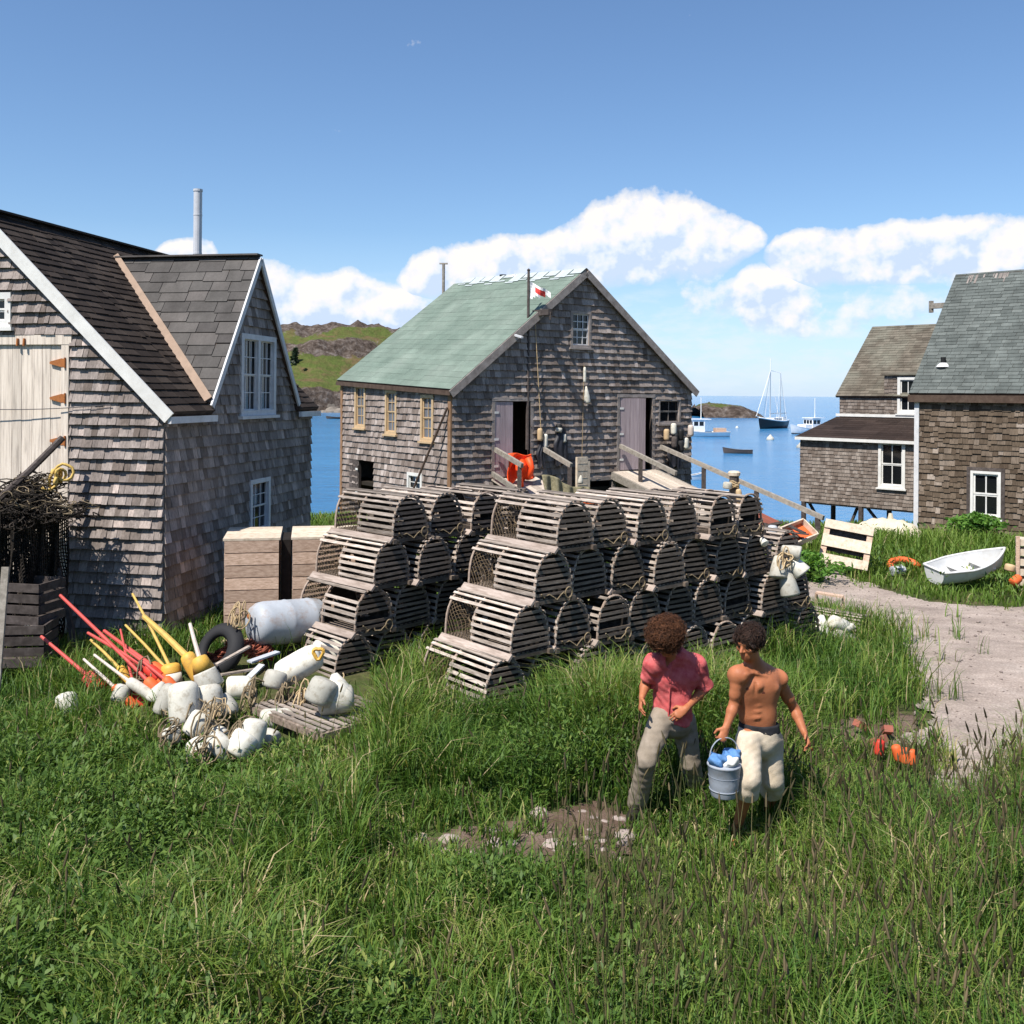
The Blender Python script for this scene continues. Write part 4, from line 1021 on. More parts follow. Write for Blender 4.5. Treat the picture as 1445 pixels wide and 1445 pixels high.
aimed((244, 968), (240, 936), (187, 838), 10.9, 12.0, r=.11, mat='buoywhite', band='buoyyellow', smat='stickyellow', label='white and yellow buoy with the tallest thin yellow stick')
aimed((252, 975), (232, 938), (177, 882), 11.1, 11.8, r=.075, mat='buoyyellow', smat='stickyellow', label='yellow buoy with thin stick tilted low to the left')
aimed((284, 962), (262, 922), (203, 870), 10.9, 11.6, r=.085, mat='buoyyellow', smat='stickyellow', label='yellow buoy with thick yellow handle beside the cone buoy', srad=.034)
aimed((298, 972), (280, 926), (268, 880), 10.7, 11.0, r=.155, mat='buoywhite', band='buoyyellow', smat='stickpale', shape=2, label='large cone buoy, yellow above and white below, short pale stick', srad=.022)
# white floats in the grass: axis start pixel, axis end pixel, radius px
FL = [((262, 1022), (258, 962), 21, 10.2, 'white float standing at the left edge of the white heap'), ((296, 1012), (292, 966), 20, 10.3, 'white float upright behind the rope tangle'),
      ((318, 972), (356, 1012), 18, 10.3, 'white float tilted down to the right in mid heap'), ((300, 1066), (322, 1040), 20, 9.7, 'lowest white float, in the grass at the heap front'),
      ((330, 1066), (352, 1034), 19, 9.75, 'second white float from the front, right of the lowest one'), ((366, 1016), (416, 1030), 15, 9.9, 'white float lying flat, pointing right at the grass'),
      ((270, 1040), (290, 1006), 17, 9.95, 'stained white float half sunk in the rope tangle'), ((352, 1060), (362, 1014), 17, 9.8, 'slim white float standing between the front floats and the flat one'),
      ((98, 1012), (92, 978), 15, 10.3, 'lone white float in grass at far left'), ((228, 1010), (246, 966), 15, 10.5, 'dull white float under the yellow buoys')]
FL += [((238, 1046), (252, 1024), 15, 9.9, 'dirty white float at the lower left of the white heap'), ((322, 1010), (318, 978), 16, 10.2, 'white float behind the tilted one in mid heap'), ((284, 1066), (272, 1046), 14, 9.7, 'small white float left of the lowest one'), ((390, 1046), (372, 1040), 13, 9.8, 'white float end just above the flat right hand one'),
       ((216, 992), (230, 962), 13, 10.5, 'pale float in rope below the orange buoys'), ((166, 992), (176, 966), 12, 10.5, 'grubby white float under the red sticks at left'), ((312, 1046), (300, 1022), 15, 9.9, 'grubby white float in the middle of the rope tangle')]
for (a, c, rp_, d, lb) in FL:
    A0 = GR(*a, rp_ / FPX * d * .8); dd = A0.y; C0_ = P(*c, dd + .08); C0_.z = max(C0_.z, float(g(C0_.x, C0_.y)) + .08); buoy(A0, C0_, rp_ / FPX * d, 'buoywhite', lb, GB, shape=rng.choice([0, 0, 1]))
FT = [((392, 956), (452, 922), 20, 10.55, 'long white cylinder float lying across the trap bottom, yellow knot at its end', 0), ((440, 920), (492, 926), 19, 10.75, 'long white cylinder float behind, lying level to the right', 0),
      ((446, 994), (462, 958), 20, 10.3, 'fat white float upright on the trap bottom', 0), ((448, 990), (500, 984), 20, 10.2, 'white float lying flat at the right end of the trap bottom', 0),
      ((480, 990), (472, 950), 19, 10.35, 'white float standing behind the flat one on the trap bottom', 1), ((384, 972), (392, 946), 16, 10.5, 'short stained float at the left of the trap bottom', 0)]
for (a, c, rp_, d, lb, s_) in FT:
    A0 = Z(*a, .49 + rp_ / FPX * d * .9); C0_ = P(*c, A0.y + .06); C0_.z = max(C0_.z, .49 + rp_ / FPX * d * .8); buoy(A0, C0_, rp_ / FPX * d, 'buoywhite', lb, 'white floats on the trap bottom', shape=s_)
m = MB(); p = P(450, 921, 10.55); m.tube([p + V3((.05 * math.cos(q), 0, .055 * math.sin(q))) * (1 + .2 * math.sin(3 * q)) + V3((0, -.03, 0)) for q in [i * .5 for i in range(22)]], .02, 6)
tag(m.build('rope', M['buoyyellow']), 'yellow rope knot joining the two long white floats', 'rope')
for i, (px, py, d, r_, lb) in enumerate(((268, 1012, 10.0, .17, 'brown rope tangle around the left white floats'), (296, 1030, 9.8, .2, 'brown rope tangle in the middle of the white heap'), (402, 982, 10.3, .14, 'coil of tan rope on the left of the trap bottom'),
                              (430, 985, 10.2, .13, 'coil of tan rope in the middle of the trap bottom'), (196, 965, 10.6, .17, 'tangle of tan rope below the red sticks'), (330, 1048, 9.65, .15, 'brown rope over the front floats'), (352, 985, 10.4, .16, 'dark rope loops between the cone buoy and the trap bottom'), (335, 872, 11.6, .14, 'tan rope hanging beside the drum'))):
    pr_ = GR(px, py, .20) if i < 7 else P(px, py, d)
    ropeloop(pr_, r_ * .8, 8, i + 2, 'rope', lb, 'rope' if i in (3, 7) else 'ropedark', .009, .8, nrm=(.2 * i - .6, -1, .5))
for i, (px, py, r_, lb) in enumerate(((250, 985, .16, 'brown pot warp looped over the floats under the cone buoy'), (300, 1010, .17, 'pale pot warp across the middle white floats'), (345, 1030, .15, 'brown pot warp beside the flat right hand float'), (285, 1060, .15, 'dirty pot warp over the lowest white floats'), (240, 1035, .14, 'dark pot warp at the lower left of the heap'), (470, 975, .14, 'tan pot warp between the floats on the trap bottom'))):
    ropeloop(GR(px, py, .24), r_ * .75, 6, 60 + i * 3, 'rope', lb, 'rope' if i in (1, 5) else 'ropedark', .008, .5, nrm=(.3 * (i % 3) - .3, -.6, .8), group='pot warps over the float heap')
# small debris in the heap
for i, (a, c, lb) in enumerate((((305, 938), (352, 912), 'pale lath lying over the tyre'), ((312, 952), (362, 944), 'grey lath below the tyre'), ((335, 972), (370, 938), 'bluish grey board tilted beside the cone buoy'), ((352, 934), (392, 920), 'flat bluish board under the drum'))):
    m = MB(); m.bar(P(*a, 10.9), P(*c, 11.2), .09 if i > 1 else .05, .02); tag(m.build('board', M['steel'] if i > 1 else M['lath']), lb, 'board')

# ------------------------------------------------------------------ crates, drum, tyre
def slatbox(O, U, Vd, w_, d_, h_, nb, root, seed):
    m = MB(); r = random.Random(seed); N_ = UP
    bh_ = h_ / nb
    for i in range(nb):
        for (a, b2, c, d) in ((0, w_, 0, .03), (0, w_, d_ - .03, d_), (0, .03, .031, d_ - .031), (w_ - .03, w_, .031, d_ - .031)):
            m.fbox(O, U, Vd, UP, a - r.uniform(0, .004), b2, c, d, i * bh_ + .006, (i + 1) * bh_ - .006)
    m.build('boards', M['crate'], root)
    m = MB(); m.fbox(O, U, Vd, UP, .031, w_ - .031, .031, d_ - .031, .01, h_ - .03); m.build('inside', M['crate_shade'], root)  # solid black core, the shade inside the crate put in as colour
    m = MB()
    for x in (.02, w_ * .5, w_ - .1): m.fbox(O, U, Vd, UP, x, x + .08, -.022, -.001, 0, h_)
    m.build('batten', M['crate'], root) if False else None
    m = MB(); n = max(3, int(d_ / .2))
    for i in range(n): m.fbox(O, U, Vd, UP, -.02, w_ + .02, d_ * i / n + .004, d_ * (i + 1) / n - .004, h_, h_ + .03)
    m.build('lid', M['cratetop'], root)
cU = V3((.98, .199, 0)).normalized(); cV = V3((-cU.y, cU.x, 0))
ca = P(316, 850, 13.1); ca.z = .25
h1 = CAMH - (766 - 555) / FPX * 13.1 - ca.z
k1 = empty('crate', ca, 'large pinkish wooden bait crate nearest the left fish house wall', 'crate', 'wooden crates behind the drum')
slatbox(ca, cU, cV, .70, 1.15, h1, 9, k1, 1)
cb = ca + cU * .88 - UP * .02; k2 = empty('crate', cb, 'large wooden crate on the right, beside the smaller trap stack', 'crate', 'wooden crates behind the drum')
slatbox(cb, cU, cV, 1.35, 1.15, h1 + .02, 9, k2, 2)
m = MB(); m.fbox(ca, cU, cV, UP, .725, .855, .15, .9, 0, h1 - .02); tag(m.build('crate_gap_shade', M['crate_shade']), 'black block put in as shade between the two wooden crates', 'board')  # added black block, shade of the gap given as colour
m = MB(); m.fbox(ca, cU, cV, UP, .0, .6, -.32, -.1, 0, .22); m.fbox(ca, cU, cV, UP, .05, .55, -.28, -.14, .221, .225); tag(m.build('box', M['crate']), 'low wooden box half hidden behind the white drum', 'box')
da, db = P(372, 880, 11.9), P(440, 874, 12.35); ax = (db - da).normalized()
dr = empty('drum', da, 'chalky white steel drum lying on its side, rust spotted', 'drum')
m = MB(); r0 = 31 / FPX * 11.9; L_ = .95
m.lathe(da - ax * .16, ax, [(0, .05), (.004, r0 * .55), (.03, r0 * .82), (.09, r0 * .96), (.16, r0), (.42, r0), (.44, r0 * 1.025), (.46, r0), (.74, r0), (.76, r0 * 1.025), (.78, r0), (L_ - .06, r0 * .97), (L_, r0 * .8), (L_ + .01, .02)], 28)
m.build('body', M['drum'], dr, smooth=True)
m = MB(); m.lathe(da - ax * .16 + V3((-.02, -.01, .1)), ax * -1, [(0, .03), (.02, .03), (.025, .01)], 10); m.build('cap', M['rust'], dr)
ty = P(309, 918, 11.5); ty0 = empty('tyre', ty, 'black rubber tyre leaning in the buoy heap under red netting', 'tyre')
m = MB(); n_ = V3((-.45, -.75, .5)).normalized(); u_ = n_.orthogonal().normalized(); v_ = n_.cross(u_)
ringp = [(.0, .30), (.05, .33), (.1, .325), (.15, .27), (.16, .2), (.12, .155), (.08, .17), (.05, .2), (.03, .26)]
vs = []; fs = []; K = len(ringp); Q = 40
for i in range(Q):
    an = 2 * math.pi * i / Q
    for (hh, rr) in ringp: vs.append(ty + n_ * (hh - .08) + (u_ * math.cos(an) + v_ * math.sin(an)) * rr)
for i in range(Q):
    for j in range(K): fs.append((i * K + j, i * K + (j + 1) % K, ((i + 1) % Q) * K + (j + 1) % K, ((i + 1) % Q) * K + j))
m.add(vs, fs); m.build('casing', M['tyre'], ty0, smooth=True)
m = MB(); q = random.Random(4)
for i in range(60):
    an = q.uniform(-.2, 2.2); st = P(300 + 75 * q.random(), 905 - 12 * q.random(), 11.6); pts = []
    c = P(330 + q.uniform(-38, 45), 905 + q.uniform(-6, 12), 11.75)
    c.z = .50 + .22 * math.exp(-((c.x + 3.15) / .3) ** 2) + q.uniform(-.08, .02)
    for j in range(9): pts.append(c + V3((.11 * math.cos(j * .9 + i), .09 * math.sin(j * 1.1 + i), .04 * math.sin(j * 1.7 + i))))
    m.tube(pts, .014, 4)
tag(m.build('netting', M['rednet'], smooth=True), 'heap of rust red netting over the black tyre', 'net')

# ------------------------------------------------------------------ rack with old nets at the left edge
r0_ = P(-15, 960, 11.6); rk_ = empty('storage_rack', gp(r0_.x, r0_.y), 'tall dark timber rack with crossed braces at the left edge', 'rack')
pa = [P(22, 930, 12.35), P(-60, 930, 12.25), P(52, 915, 13.0), P(-40, 915, 13.05)]
for p in pa:
    m = MB(); gz = float(g(p.x, p.y)); m.bar(V3((p.x, p.y, gz - .1)), V3((p.x + .05, p.y, 2.05)), .09, .09, up=V3((0, 1, 0))); m.build('post', M['oldwood'], rk_)
def rb(i, zi, j, zj, name='rail', w_=.09, h_=.04):
    m = MB(); a, c = V3((pa[i].x, pa[i].y - .06, zi)), V3((pa[j].x, pa[j].y - .06, zj)); m.bar(a, c, h_, w_); m.build(name, M['oldwood'], rk_)
rb(0, 1.95, 1, 1.95); rb(0, .9, 1, .9); rb(0, 1.95, 2, 1.95); rb(1, 1.95, 3, 1.95); rb(0, .5, 2, 1.7, 'brace'); rb(1, .5, 0, 1.7, 'brace'); rb(2, .9, 3, .9); rb(0, .9, 2, .9)
m = MB()
for i in range(9):
    f = i / 8; a = pa[0].lerp(pa[1], f); c = pa[2].lerp(pa[3], f); m.bar(V3((a.x, a.y, 2.0)), V3((c.x, c.y, 2.0)), .1, .03)
m.build('shelf', M['oldwood'], rk_)
q = random.Random(12); ctr = (pa[0] + pa[1] + pa[2] + pa[3]) / 4
np_root = empty('net_pile', V3((ctr.x, ctr.y, 2.05)), 'dark tangled heap of old nets and rope on the tall rack', 'net')
def twine(m, c, s_, i, r_):
    m.tube([c + V3((s_ * math.cos(j * .9 + i * 1.3), s_ * math.sin(j * 1.2 + i), s_ * .6 * math.sin(j * .7 + i * 2))) for j in range(11)], r_, 4, False)
m = MB(); lumps = []
for i in range(26):
    x, y = q.uniform(-.55, .62), q.uniform(-.55, .45); hh = .66 * math.exp(-((x - .05) / .55) ** 2 - (y / .6) ** 2); lumps.append(V3((ctr.x + .38 + x, ctr.y + y, 2.06 + q.random() * hh)))
for i, c in enumerate(lumps):
    for j in range(17): twine(m, c + V3((q.gauss(0, .11), q.gauss(0, .1), q.gauss(0, .06))), q.uniform(.04, .12), i * 7 + j, q.uniform(.004, .010))
m.build('tangle', M['netdark'], np_root, smooth=True)
m = MB()
for i in range(45):
    c = q.choice(lumps) + V3((q.gauss(0, .12), q.gauss(0, .1), q.uniform(0, .1))); twine(m, c, q.uniform(.05, .13), i, q.uniform(.004, .008))
m.build('rope', M['ropedark'], np_root, smooth=True)
for k_ in range(3):                        # sheets of dark net hanging down the front and the side
    x0, y0, x1, y1 = ((pa[1].x + .25, pa[1].y - .12, pa[0].x + .12, pa[0].y - .12), (pa[0].x + .12, pa[0].y - .1, pa[2].x + .42, pa[2].y - .1), (pa[1].x, pa[1].y + .4, pa[0].x + .3, pa[0].y + .4))[k_]
    nx, nz = 34, 30; vs = []
    for i in range(nx + 1):
        for j in range(nz + 1):
            u, v_ = i / nx, j / nz; fall = 1.75 - .35 * math.sin(u * 7 + k_) - .2 * math.sin(u * 17)
            vs.append((x0 + (x1 - x0) * u + .05 * math.sin(v_ * 9 + u * 23) * v_, y0 + (y1 - y0) * u + .09 * math.sin(u * 19 + v_ * 4 + k_) * (.4 + v_), 2.14 - fall * v_ + .05 * math.sin(u * 13)))
    m = MB()
    for i in range(nx + 1): m.tube([vs[i * (nz + 1) + j] for j in range(nz + 1)], .010, 3, False)
    for j in range(nz + 1): m.tube([vs[i * (nz + 1) + j] for i in range(nx + 1)], .010, 3, False)
    m.build('hanging_net', M['netdark'], np_root, smooth=True)
for i, (px, py, d, lb) in enumerate(((20, 905, 11.9, 'dark old slatted crate low at the front of the net rack'), (30, 845, 12.2, 'dark old slatted crate standing on the lower one by the net rack'))):
    cc = P(px, py, d); cr_ = empty('crate', cc - UP * .25, lb, 'crate'); rot = Matrix.Rotation(.12 - .3 * i, 3, 'Z'); m = MB()
    for z_ in (-.2, -.07, .06, .19):
        for (x_, y_, sx, sy) in ((0, -.25, .85, .025), (0, .25, .85, .025), (-.42, 0, .025, .47), (.42, 0, .025, .47)): m.box(cc + rot @ V3((x_, y_, z_)), sx, sy, .1, rot)
    m.build('slats', M['oldwood'], cr_); m = MB(); m.box(cc + rot @ V3((0, 0, -.24)), .82, .46, .02, rot); m.build('bottom', M['oldwood'], cr_)
ropeloop(P(82, 672, 12.7), .11, 5, 33, 'rope', 'yellow rope bundle hanging off the dark net heap', 'stickyellow', .02, .8, nrm=(1, -1, .2))
m = MB(); m.tube([P(-10, 712, 12.3), P(42, 664, 12.75), P(88, 618, 13.1)], .045, 7); tag(m.build('pole', M['oldwood']), 'dark spar resting on the net heap, pointing up to the right', 'spar')
for (x0, x1, yb, lb) in ((62, 112, 925, 'dark plank leaning nearest the buoys by the rack'), (40, 66, 935, 'dark plank leaning behind the rack post')):
    m = MB(); a = P(x1, yb, 12.6); a.z = float(g(a.x, a.y)) - .05; m.bar(a, P(x0, 700, 13.12), .05, .14, up=V3((.3, -1, 0))); tag(m.build('plank', M['oldwood']), lb, 'plank', 'planks leaning by the rack')
m = MB(); a = P(-6, 945, 10.7); a.z = .35; m.bar(a, P(8, 800, 10.9), .08, .03, up=V3((0, 1, 0))); tag(m.build('plank', M['railwood']), 'grey plank end standing at the far left edge', 'plank')

# ------------------------------------------------------------------ ramps, rails and gear by the green roofed house
def wl(u, n, z): return c1 + U2 * u + N2 * n + UP * z
ua, ub_ = d2[0] - .25, d2[1] + .15; zs = d2[2] - .02; LR, drop = 5.9, 1.52
rm = empty('ramp', wl(ua, LR, zs - drop), 'pale plank ramp sloping down to the right from the right hand door', 'ramp')
dirR = (wl(ua, LR, zs - drop) - wl(ua, 0, zs)).normalized(); nR = U2.cross(dirR); nR = nR if nR.z > 0 else -nR
m = MB(); boards(m, wl(ua, 0.03, zs), U2, dirR, nR, 0, ub_ - ua, 0, LR, -.03, .01, .2, 5); m.build('deck', M['rampwood'], rm)
for u in (ua - .04, ub_ + .04):
    m = MB(); m.bar(wl(u, .05, zs - .1), wl(u, LR, zs - drop - .1), .08, .2); m.build('beam', M['railwood'], rm)
for n_ in (1.5, 3, 4.5):
    for u in (ua, ub_):
        m = MB(); p = wl(u, n_, zs - drop * n_ / LR - .1); m.bar(V3((p.x, p.y, -.6)), p, .12, .12, up=V3((0, 1, 0))); m.build('support', M['oldwood'], rm)
def handrail(px0, px1, posts, label, depth_n, w_=.08, post_h=1.0):
    (x0, y0), (x1, y1) = px0, px1
    a = W(x0, y0, c1, N2) + N2 * .1; L_ = depth_n
    r1 = ray(x1, y1); b2 = None     # point on the vertical plane through a along N2
    b2 = W(x1, y1, a, U2)
    root = empty('handrail', V3((b2.x, b2.y, b2.z - .8)), label, 'handrail')
    m = MB(); m.bar(a, b2, w_, .12); m.build('rail', M['railwood'], root)
    for f in posts:
        p = a.lerp(b2, f); m = MB(); m.bar(V3((p.x, p.y, p.z - post_h)), p - UP * .06, .11, .11, up=V3((0, 1, 0))); m.build('post', M['oldwood'], root)
    return a, b2
nr0 = handrail((872, 629), (954, 668), (.38,), 'short near handrail of the plank ramp by the right door', 1.6, post_h=1.5)
fr0 = handrail((929, 630), (1162, 731), (.3, .63, .97), 'long far handrail sloping down past the ramp to the right', 6, post_h=1.05)
handrail((696, 634), (737, 657), (.9,), 'short sloping handrail left of the left door', 1.2)
handrail((762, 632), (806, 657), (.95,), 'short sloping handrail right of the left door', 1.2)
handrail((692, 668), (727, 690), (.9,), 'low sloping beam below the left door', 1.0, post_h=.9)
m = MB(); boards(m, wl(d1[0] - .1, .03, d1[2] - .03), U2, (N2 * 2.6 - UP * .75).normalized(), UP, 0, d1[1] - d1[0] + .3, 0, 2.6, -.03, .01, .2, 6); tag(m.build('ramp', M['plank']), 'short plank ramp leading down from the left door', 'ramp')
# orange oilskin over the rail
oj = P(733, 646, 26.2); q = random.Random(8)
vs = []; nx, ny = 22, 20
for i in range(nx + 1):
    for j in range(ny + 1):
        u, v_ = i / nx, j / ny; hang = .62 * (1 - .38 * math.sin(math.pi * u) ** 6 - .25 * (u > .78) + .12 * math.sin(u * 9))
        vs.append(oj + U2 * (-.42 + u * .86) + N2 * (.1 * math.sin(u * 11 + v_ * 3) * (.3 + v_) + .06 * math.sin(v_ * 7 + u * 5)) + UP * (.04 * math.sin(u * 6) + .1 - v_ * hang * 1.25))
jk = empty('jacket', oj, 'bright orange oilskin jacket hung over the rail by the left door', 'jacket')
m = MB(); m.add(vs, [(i * (ny + 1) + j, (i + 1) * (ny + 1) + j, (i + 1) * (ny + 1) + j + 1, i * (ny + 1) + j + 1) for i in range(nx) for j in range(ny)])
ob = m.build('cloth', M['orangecloth'], jk, smooth=True); sm = ob.modifiers.new('thick', 'SOLIDIFY'); sm.thickness = .03
m = MB(); sl_ = [oj + U2 * .2 + N2 * .1, oj + U2 * .26 + N2 * .2 - UP * .25, oj + U2 * .2 + N2 * .16 - UP * .55]; m.tube(sl_, [.09, .08, .06], 10); m.build('sleeve', M['orangecloth'], jk, smooth=True)
m = MB(); m.tube([oj - U2 * .12 + N2 * .14 - UP * .1, oj - U2 * .16 + N2 * .2 - UP * .4, oj - U2 * .06 + N2 * .2 - UP * .75], [.09, .085, .06], 10); m.build('sleeve', M['orangecloth'], jk, smooth=True)
# olive netting draped on a rail
on = P(752, 668, 25.4); vs = []; nx, ny = 40, 14
for i in range(nx + 1):
    for j in range(ny + 1):
        u, v_ = i / nx, j / ny
        vs.append(on + U2 * (u * 1.55 - .1) + N2 * (.5 + .09 * math.sin(u * 26 + v_ * 2) * (.4 + v_) + .12 * v_) + UP * (-u * .45 + .06 * math.sin(u * 8) - v_ * (.75 + .1 * math.sin(u * 13))))
m = MB(); m.add(vs, [(i * (ny + 1) + j, (i + 1) * (ny + 1) + j, (i + 1) * (ny + 1) + j + 1, i * (ny + 1) + j + 1) for i in range(nx) for j in range(ny)])
ob = m.build('netting', M['olive'], smooth=True); sm = ob.modifiers.new('thick', 'SOLIDIFY'); sm.thickness = .03
tag(ob, 'olive green netting draped below the left door', 'net')
# hanging gear: ropes, floats, pale board
def hang(px, y0, y1, lb, r_=.008, off=.1):
    a, c = W(px[0], y0, c1, N2) + N2 * off, W(px[1], y1, c1, N2) + N2 * off
    m = MB(); m.tube([a.lerp(c, i / 6) for i in range(7)], r_, 5); return tag(m.build('rope', M['rope']), lb, 'rope')
hang((752, 763), 452, 660, 'long halyard rope hanging down the gable from the hoist beam', .012)
hang((821, 817), 515, 690, 'rope hanging from the gable window with a white float on it')
def wb(a, c, rp_, mat, lb, off=.16, shape=0, band=None):
    A0, A1 = W(*a, c1, N2) + N2 * off, W(*c, c1, N2) + N2 * off
    buoy(A0, A1, rp_ / FPX * A0.y, mat, lb, 'floats hung on the green roofed house', shape=shape, band=band)
wb((824, 570), (822, 545), 4.5, 'buoywhite', 'white tapered float on the rope under the gable window', shape=1)
wb((820, 540), (820, 518), 2.2, 'buoywhite', 'thin white float at the top of the rope under the gable window')
wb((783, 610), (784, 598), 5, 'buoywhite', 'white float hung highest on the wall right of the left door', band='black')
wb((791, 624), (791, 612), 3.4, 'buoywhite', 'small white float hung beside the higher one right of the left door')
wb((757, 622), (757, 604), 4, 'cream', 'tan float hung on the left door frame')
wb((764, 632), (765, 612), 3.5, 'buoywhite', 'pale float hung just right of the left door frame')
wb((796, 680), (797, 668), 4, 'buoywhite', 'white float hanging over the olive netting', .7, 1)
for i, (x, y, mt) in enumerate(((934, 612, 'cream'), (943, 604, 'buoywhite'), (945, 618, 'black'), (951, 612, 'black'), (957, 624, 'buoywhite'), (963, 606, 'stickpale'), (948, 628, 'tyre'), (938, 622, 'oldwood'))):
    wb((x, y + 9), (x, y - 7), 4.2, mt, ['tan float', 'white float, upper one', 'black float in the middle', 'black float right of the middle', 'white float low on the right', 'pinkish float at the right', 'dark float lowest of the bunch', 'brown float at the left'][i] + ' in the bunch under the small window', .2 + .03 * i)
m = MB(); bA = W(811, 665, c1, N2) + N2 * .35; m.fbox(bA, U2, UP, N2, -.22, .16, -.46, .42, -.05, .03); m.fbox(bA, U2, UP, N2, .17, .24, -.46, .3, -.1, .03)
for i in range(4): m.fbox(bA, U2, UP, N2, -.2, .14, -.36 + i * .2, -.35 + i * .2, .031, .036)
tag(m.build('board', M['cratetop']), 'pale slatted board hanging right of the left door', 'board')
# dark oilskins hung on the wall between the doors
for (px, py, w_, h_, lb) in ((788, 628, .42, 1.05, 'black oilskins hung on the wall right of the left door'), (759, 640, .22, .7, 'dark narrow oilskin hung on the left door frame'), (948, 640, .5, .8, 'dark gear hung in a bunch right of the right door')):
    ct = W(px, py, c1, N2) + N2 * .12; m = MB(); nx, nz = 14, 14; vs = []
    for k_ in (0, 1):
        for i in range(nx + 1):
            for j in range(nz + 1):
                u, v_ = i / nx * 2 - 1, j / nz; ww_ = w_ / 2 * (.45 + .75 * min(1, v_ * 2.2) - .35 * max(0, v_ - .55)); th_ = .07 * math.sqrt(max(0, 1 - u * u)) * (.6 + v_)
                vs.append(ct + U2 * (u * ww_ + .02 * math.sin(v_ * 9)) + N2 * ((th_ + .02 * math.sin(u * 9 + v_ * 5)) * (1 if k_ else -.3)) + UP * (h_ / 2 - v_ * h_ - (.05 * math.sin(u * 6) if j == nz else 0)))
    K = (nx + 1) * (nz + 1); m.add(vs, [(k_ * K + i * (nz + 1) + j, k_ * K + (i + 1) * (nz + 1) + j, k_ * K + (i + 1) * (nz + 1) + j + 1, k_ * K + i * (nz + 1) + j + 1) for k_ in (0, 1) for i in range(nx) for j in range(nz)])
    tag(m.build('oilskin', M['darkoil'], smooth=True), lb, 'oilskin')
for i, (px, py, d, lb) in enumerate(((838, 712, 24, 'orange plank end just above the trap stack'), (700, 718, 25, 'dark box below the left door'))):
    m = MB(); p = P(px, py, d); m.box(p, .7 if i else .6, .3, .5 if i else .08, Matrix.Rotation(.35, 3, 'Z') @ Matrix.Rotation(.3 * (1 - i), 3, 'Y')); tag(m.build('plank' if i == 0 else 'box', M['buoyorange'] if i == 0 else M['oldwood']), lb, 'plank' if i == 0 else 'box')
# bundle on the rail post, floats
p = P(1036, 672, 26.6); rb_ = empty('winch_post', V3((p.x, p.y, -.2)), 'stout post with a round tan cap and hung gear on the far handrail', 'post')
m = MB(); m.tube([V3((p.x, p.y, -.3)), V3((p.x, p.y, p.z))], .13, 10); m.build('post', M['oldwood'], rb_)
m = MB(); m.lathe(V3((p.x, p.y, p.z)), UP, [(0, .1), (.02, .16), (.1, .17), (.14, .12), (.15, .02)], 14); m.build('cap', M['cratetop'], rb_)
m = MB()
for i in range(6):
    m.tube([V3((p.x + .12 * math.cos(q), p.y - .05 + .13 * math.sin(q), p.z - .15 - .03 * i + .04 * math.sin(q * 2 + i))) for q in [j * .6 for j in range(12)]], .018, 5)
m.build('rope_coil', M['rope'], rb_)
buoy(P(1026, 690, 26.4), P(1027, 680, 26.4), .12, 'buoywhite', 'round white float hung on the stout post'); buoy(P(1044, 712, 26.4), P(1042, 690, 26.4), .08, 'cream', 'tan float hung low on the stout post')
# rubbish bank behind the right end of the traps
q = random.Random(77)
m = MB()
for i in range(26):
    c = P(1076 + q.random() * 52, 742 + q.random() * 30, 20.5 + q.random() * 1.5); c.z = max(c.z, 0)
    a = V3((q.uniform(-1, 1), q.uniform(-1, 1), q.uniform(-.4, .5))).normalized() * q.uniform(.25, .5); m.bar(c - a, c + a, q.uniform(.04, .12), q.uniform(.02, .05))
o_ = m.build('scrap_heap', M['oldwood']); tag(o_, 'dark heap of scrap boards behind the right end of the traps', 'scrap heap', kind='stuff')
def tray(ctr, L_, w_, h_, rot, label, m1, m2):
    root = empty('crate', ctr, label, 'crate'); m = MB()
    for (x, y, sx, sy) in ((0, -w_ / 2, L_, .03), (0, w_ / 2, L_, .03), (-L_ / 2, 0, .03, w_ - .032), (L_ / 2, 0, .03, w_ - .032)): m.box(V3(ctr) + rot @ V3((x, y, 0)), sx, sy, h_, rot)
    m.build('side', M[m1], root); m = MB(); m.box(V3(ctr) + rot @ V3((0, 0, -h_ / 2 + .02)), L_ - .03, w_ - .03, .02, rot); m.build('bottom', M[m2], root)
tray(P(1126, 752, 21), .75, .45, .16, Matrix.Rotation(.75, 3, 'Z') @ Matrix.Rotation(R(38), 3, 'X') @ Matrix.Rotation(R(-14), 3, 'Y'), 'orange red wooden tray tipped towards the camera behind the traps', 'cratetop', 'buoyorange')
tray(P(1082, 736, 22), .45, .35, .18, Matrix.Rotation(-.5, 3, 'Z') @ Matrix.Rotation(.4, 3, 'Y'), 'small red brown crate at the end of the top trap row', 'brick', 'brick')
buoy(P(1091, 752, 20.3), P(1090, 741, 20.3), .1, 'steel', 'blue grey float on the scrap heap')
# tipped pallet beside the path
pc = P(1194, 770, 21.2); rot = Matrix.Rotation(R(-22), 3, 'Z') @ Matrix.Rotation(R(8), 3, 'Y') @ Matrix.Rotation(R(62), 3, 'X')
pr = empty('pallet', pc, 'pale wooden pallet tipped up on its edge beside the path', 'pallet')
for y in (-.38, .02, .40):
    m = MB(); m.box(pc + rot @ V3((0, y, .06)), 1.0, .2 if y != .02 else .26, .03, rot); m.build('board', M['cratetop'] if y else M['crate'], pr)
for x in (-.44, .44):
    m = MB(); m.box(pc + rot @ V3((x, 0, -.02)), .12, .98, .12, rot); m.build('bearer', M['crate'], pr)
m = MB(); m.box(pc + rot @ V3((0, .15, -.1)), .98, .6, .02, rot); m.build('backing', M['oldwood'], pr)
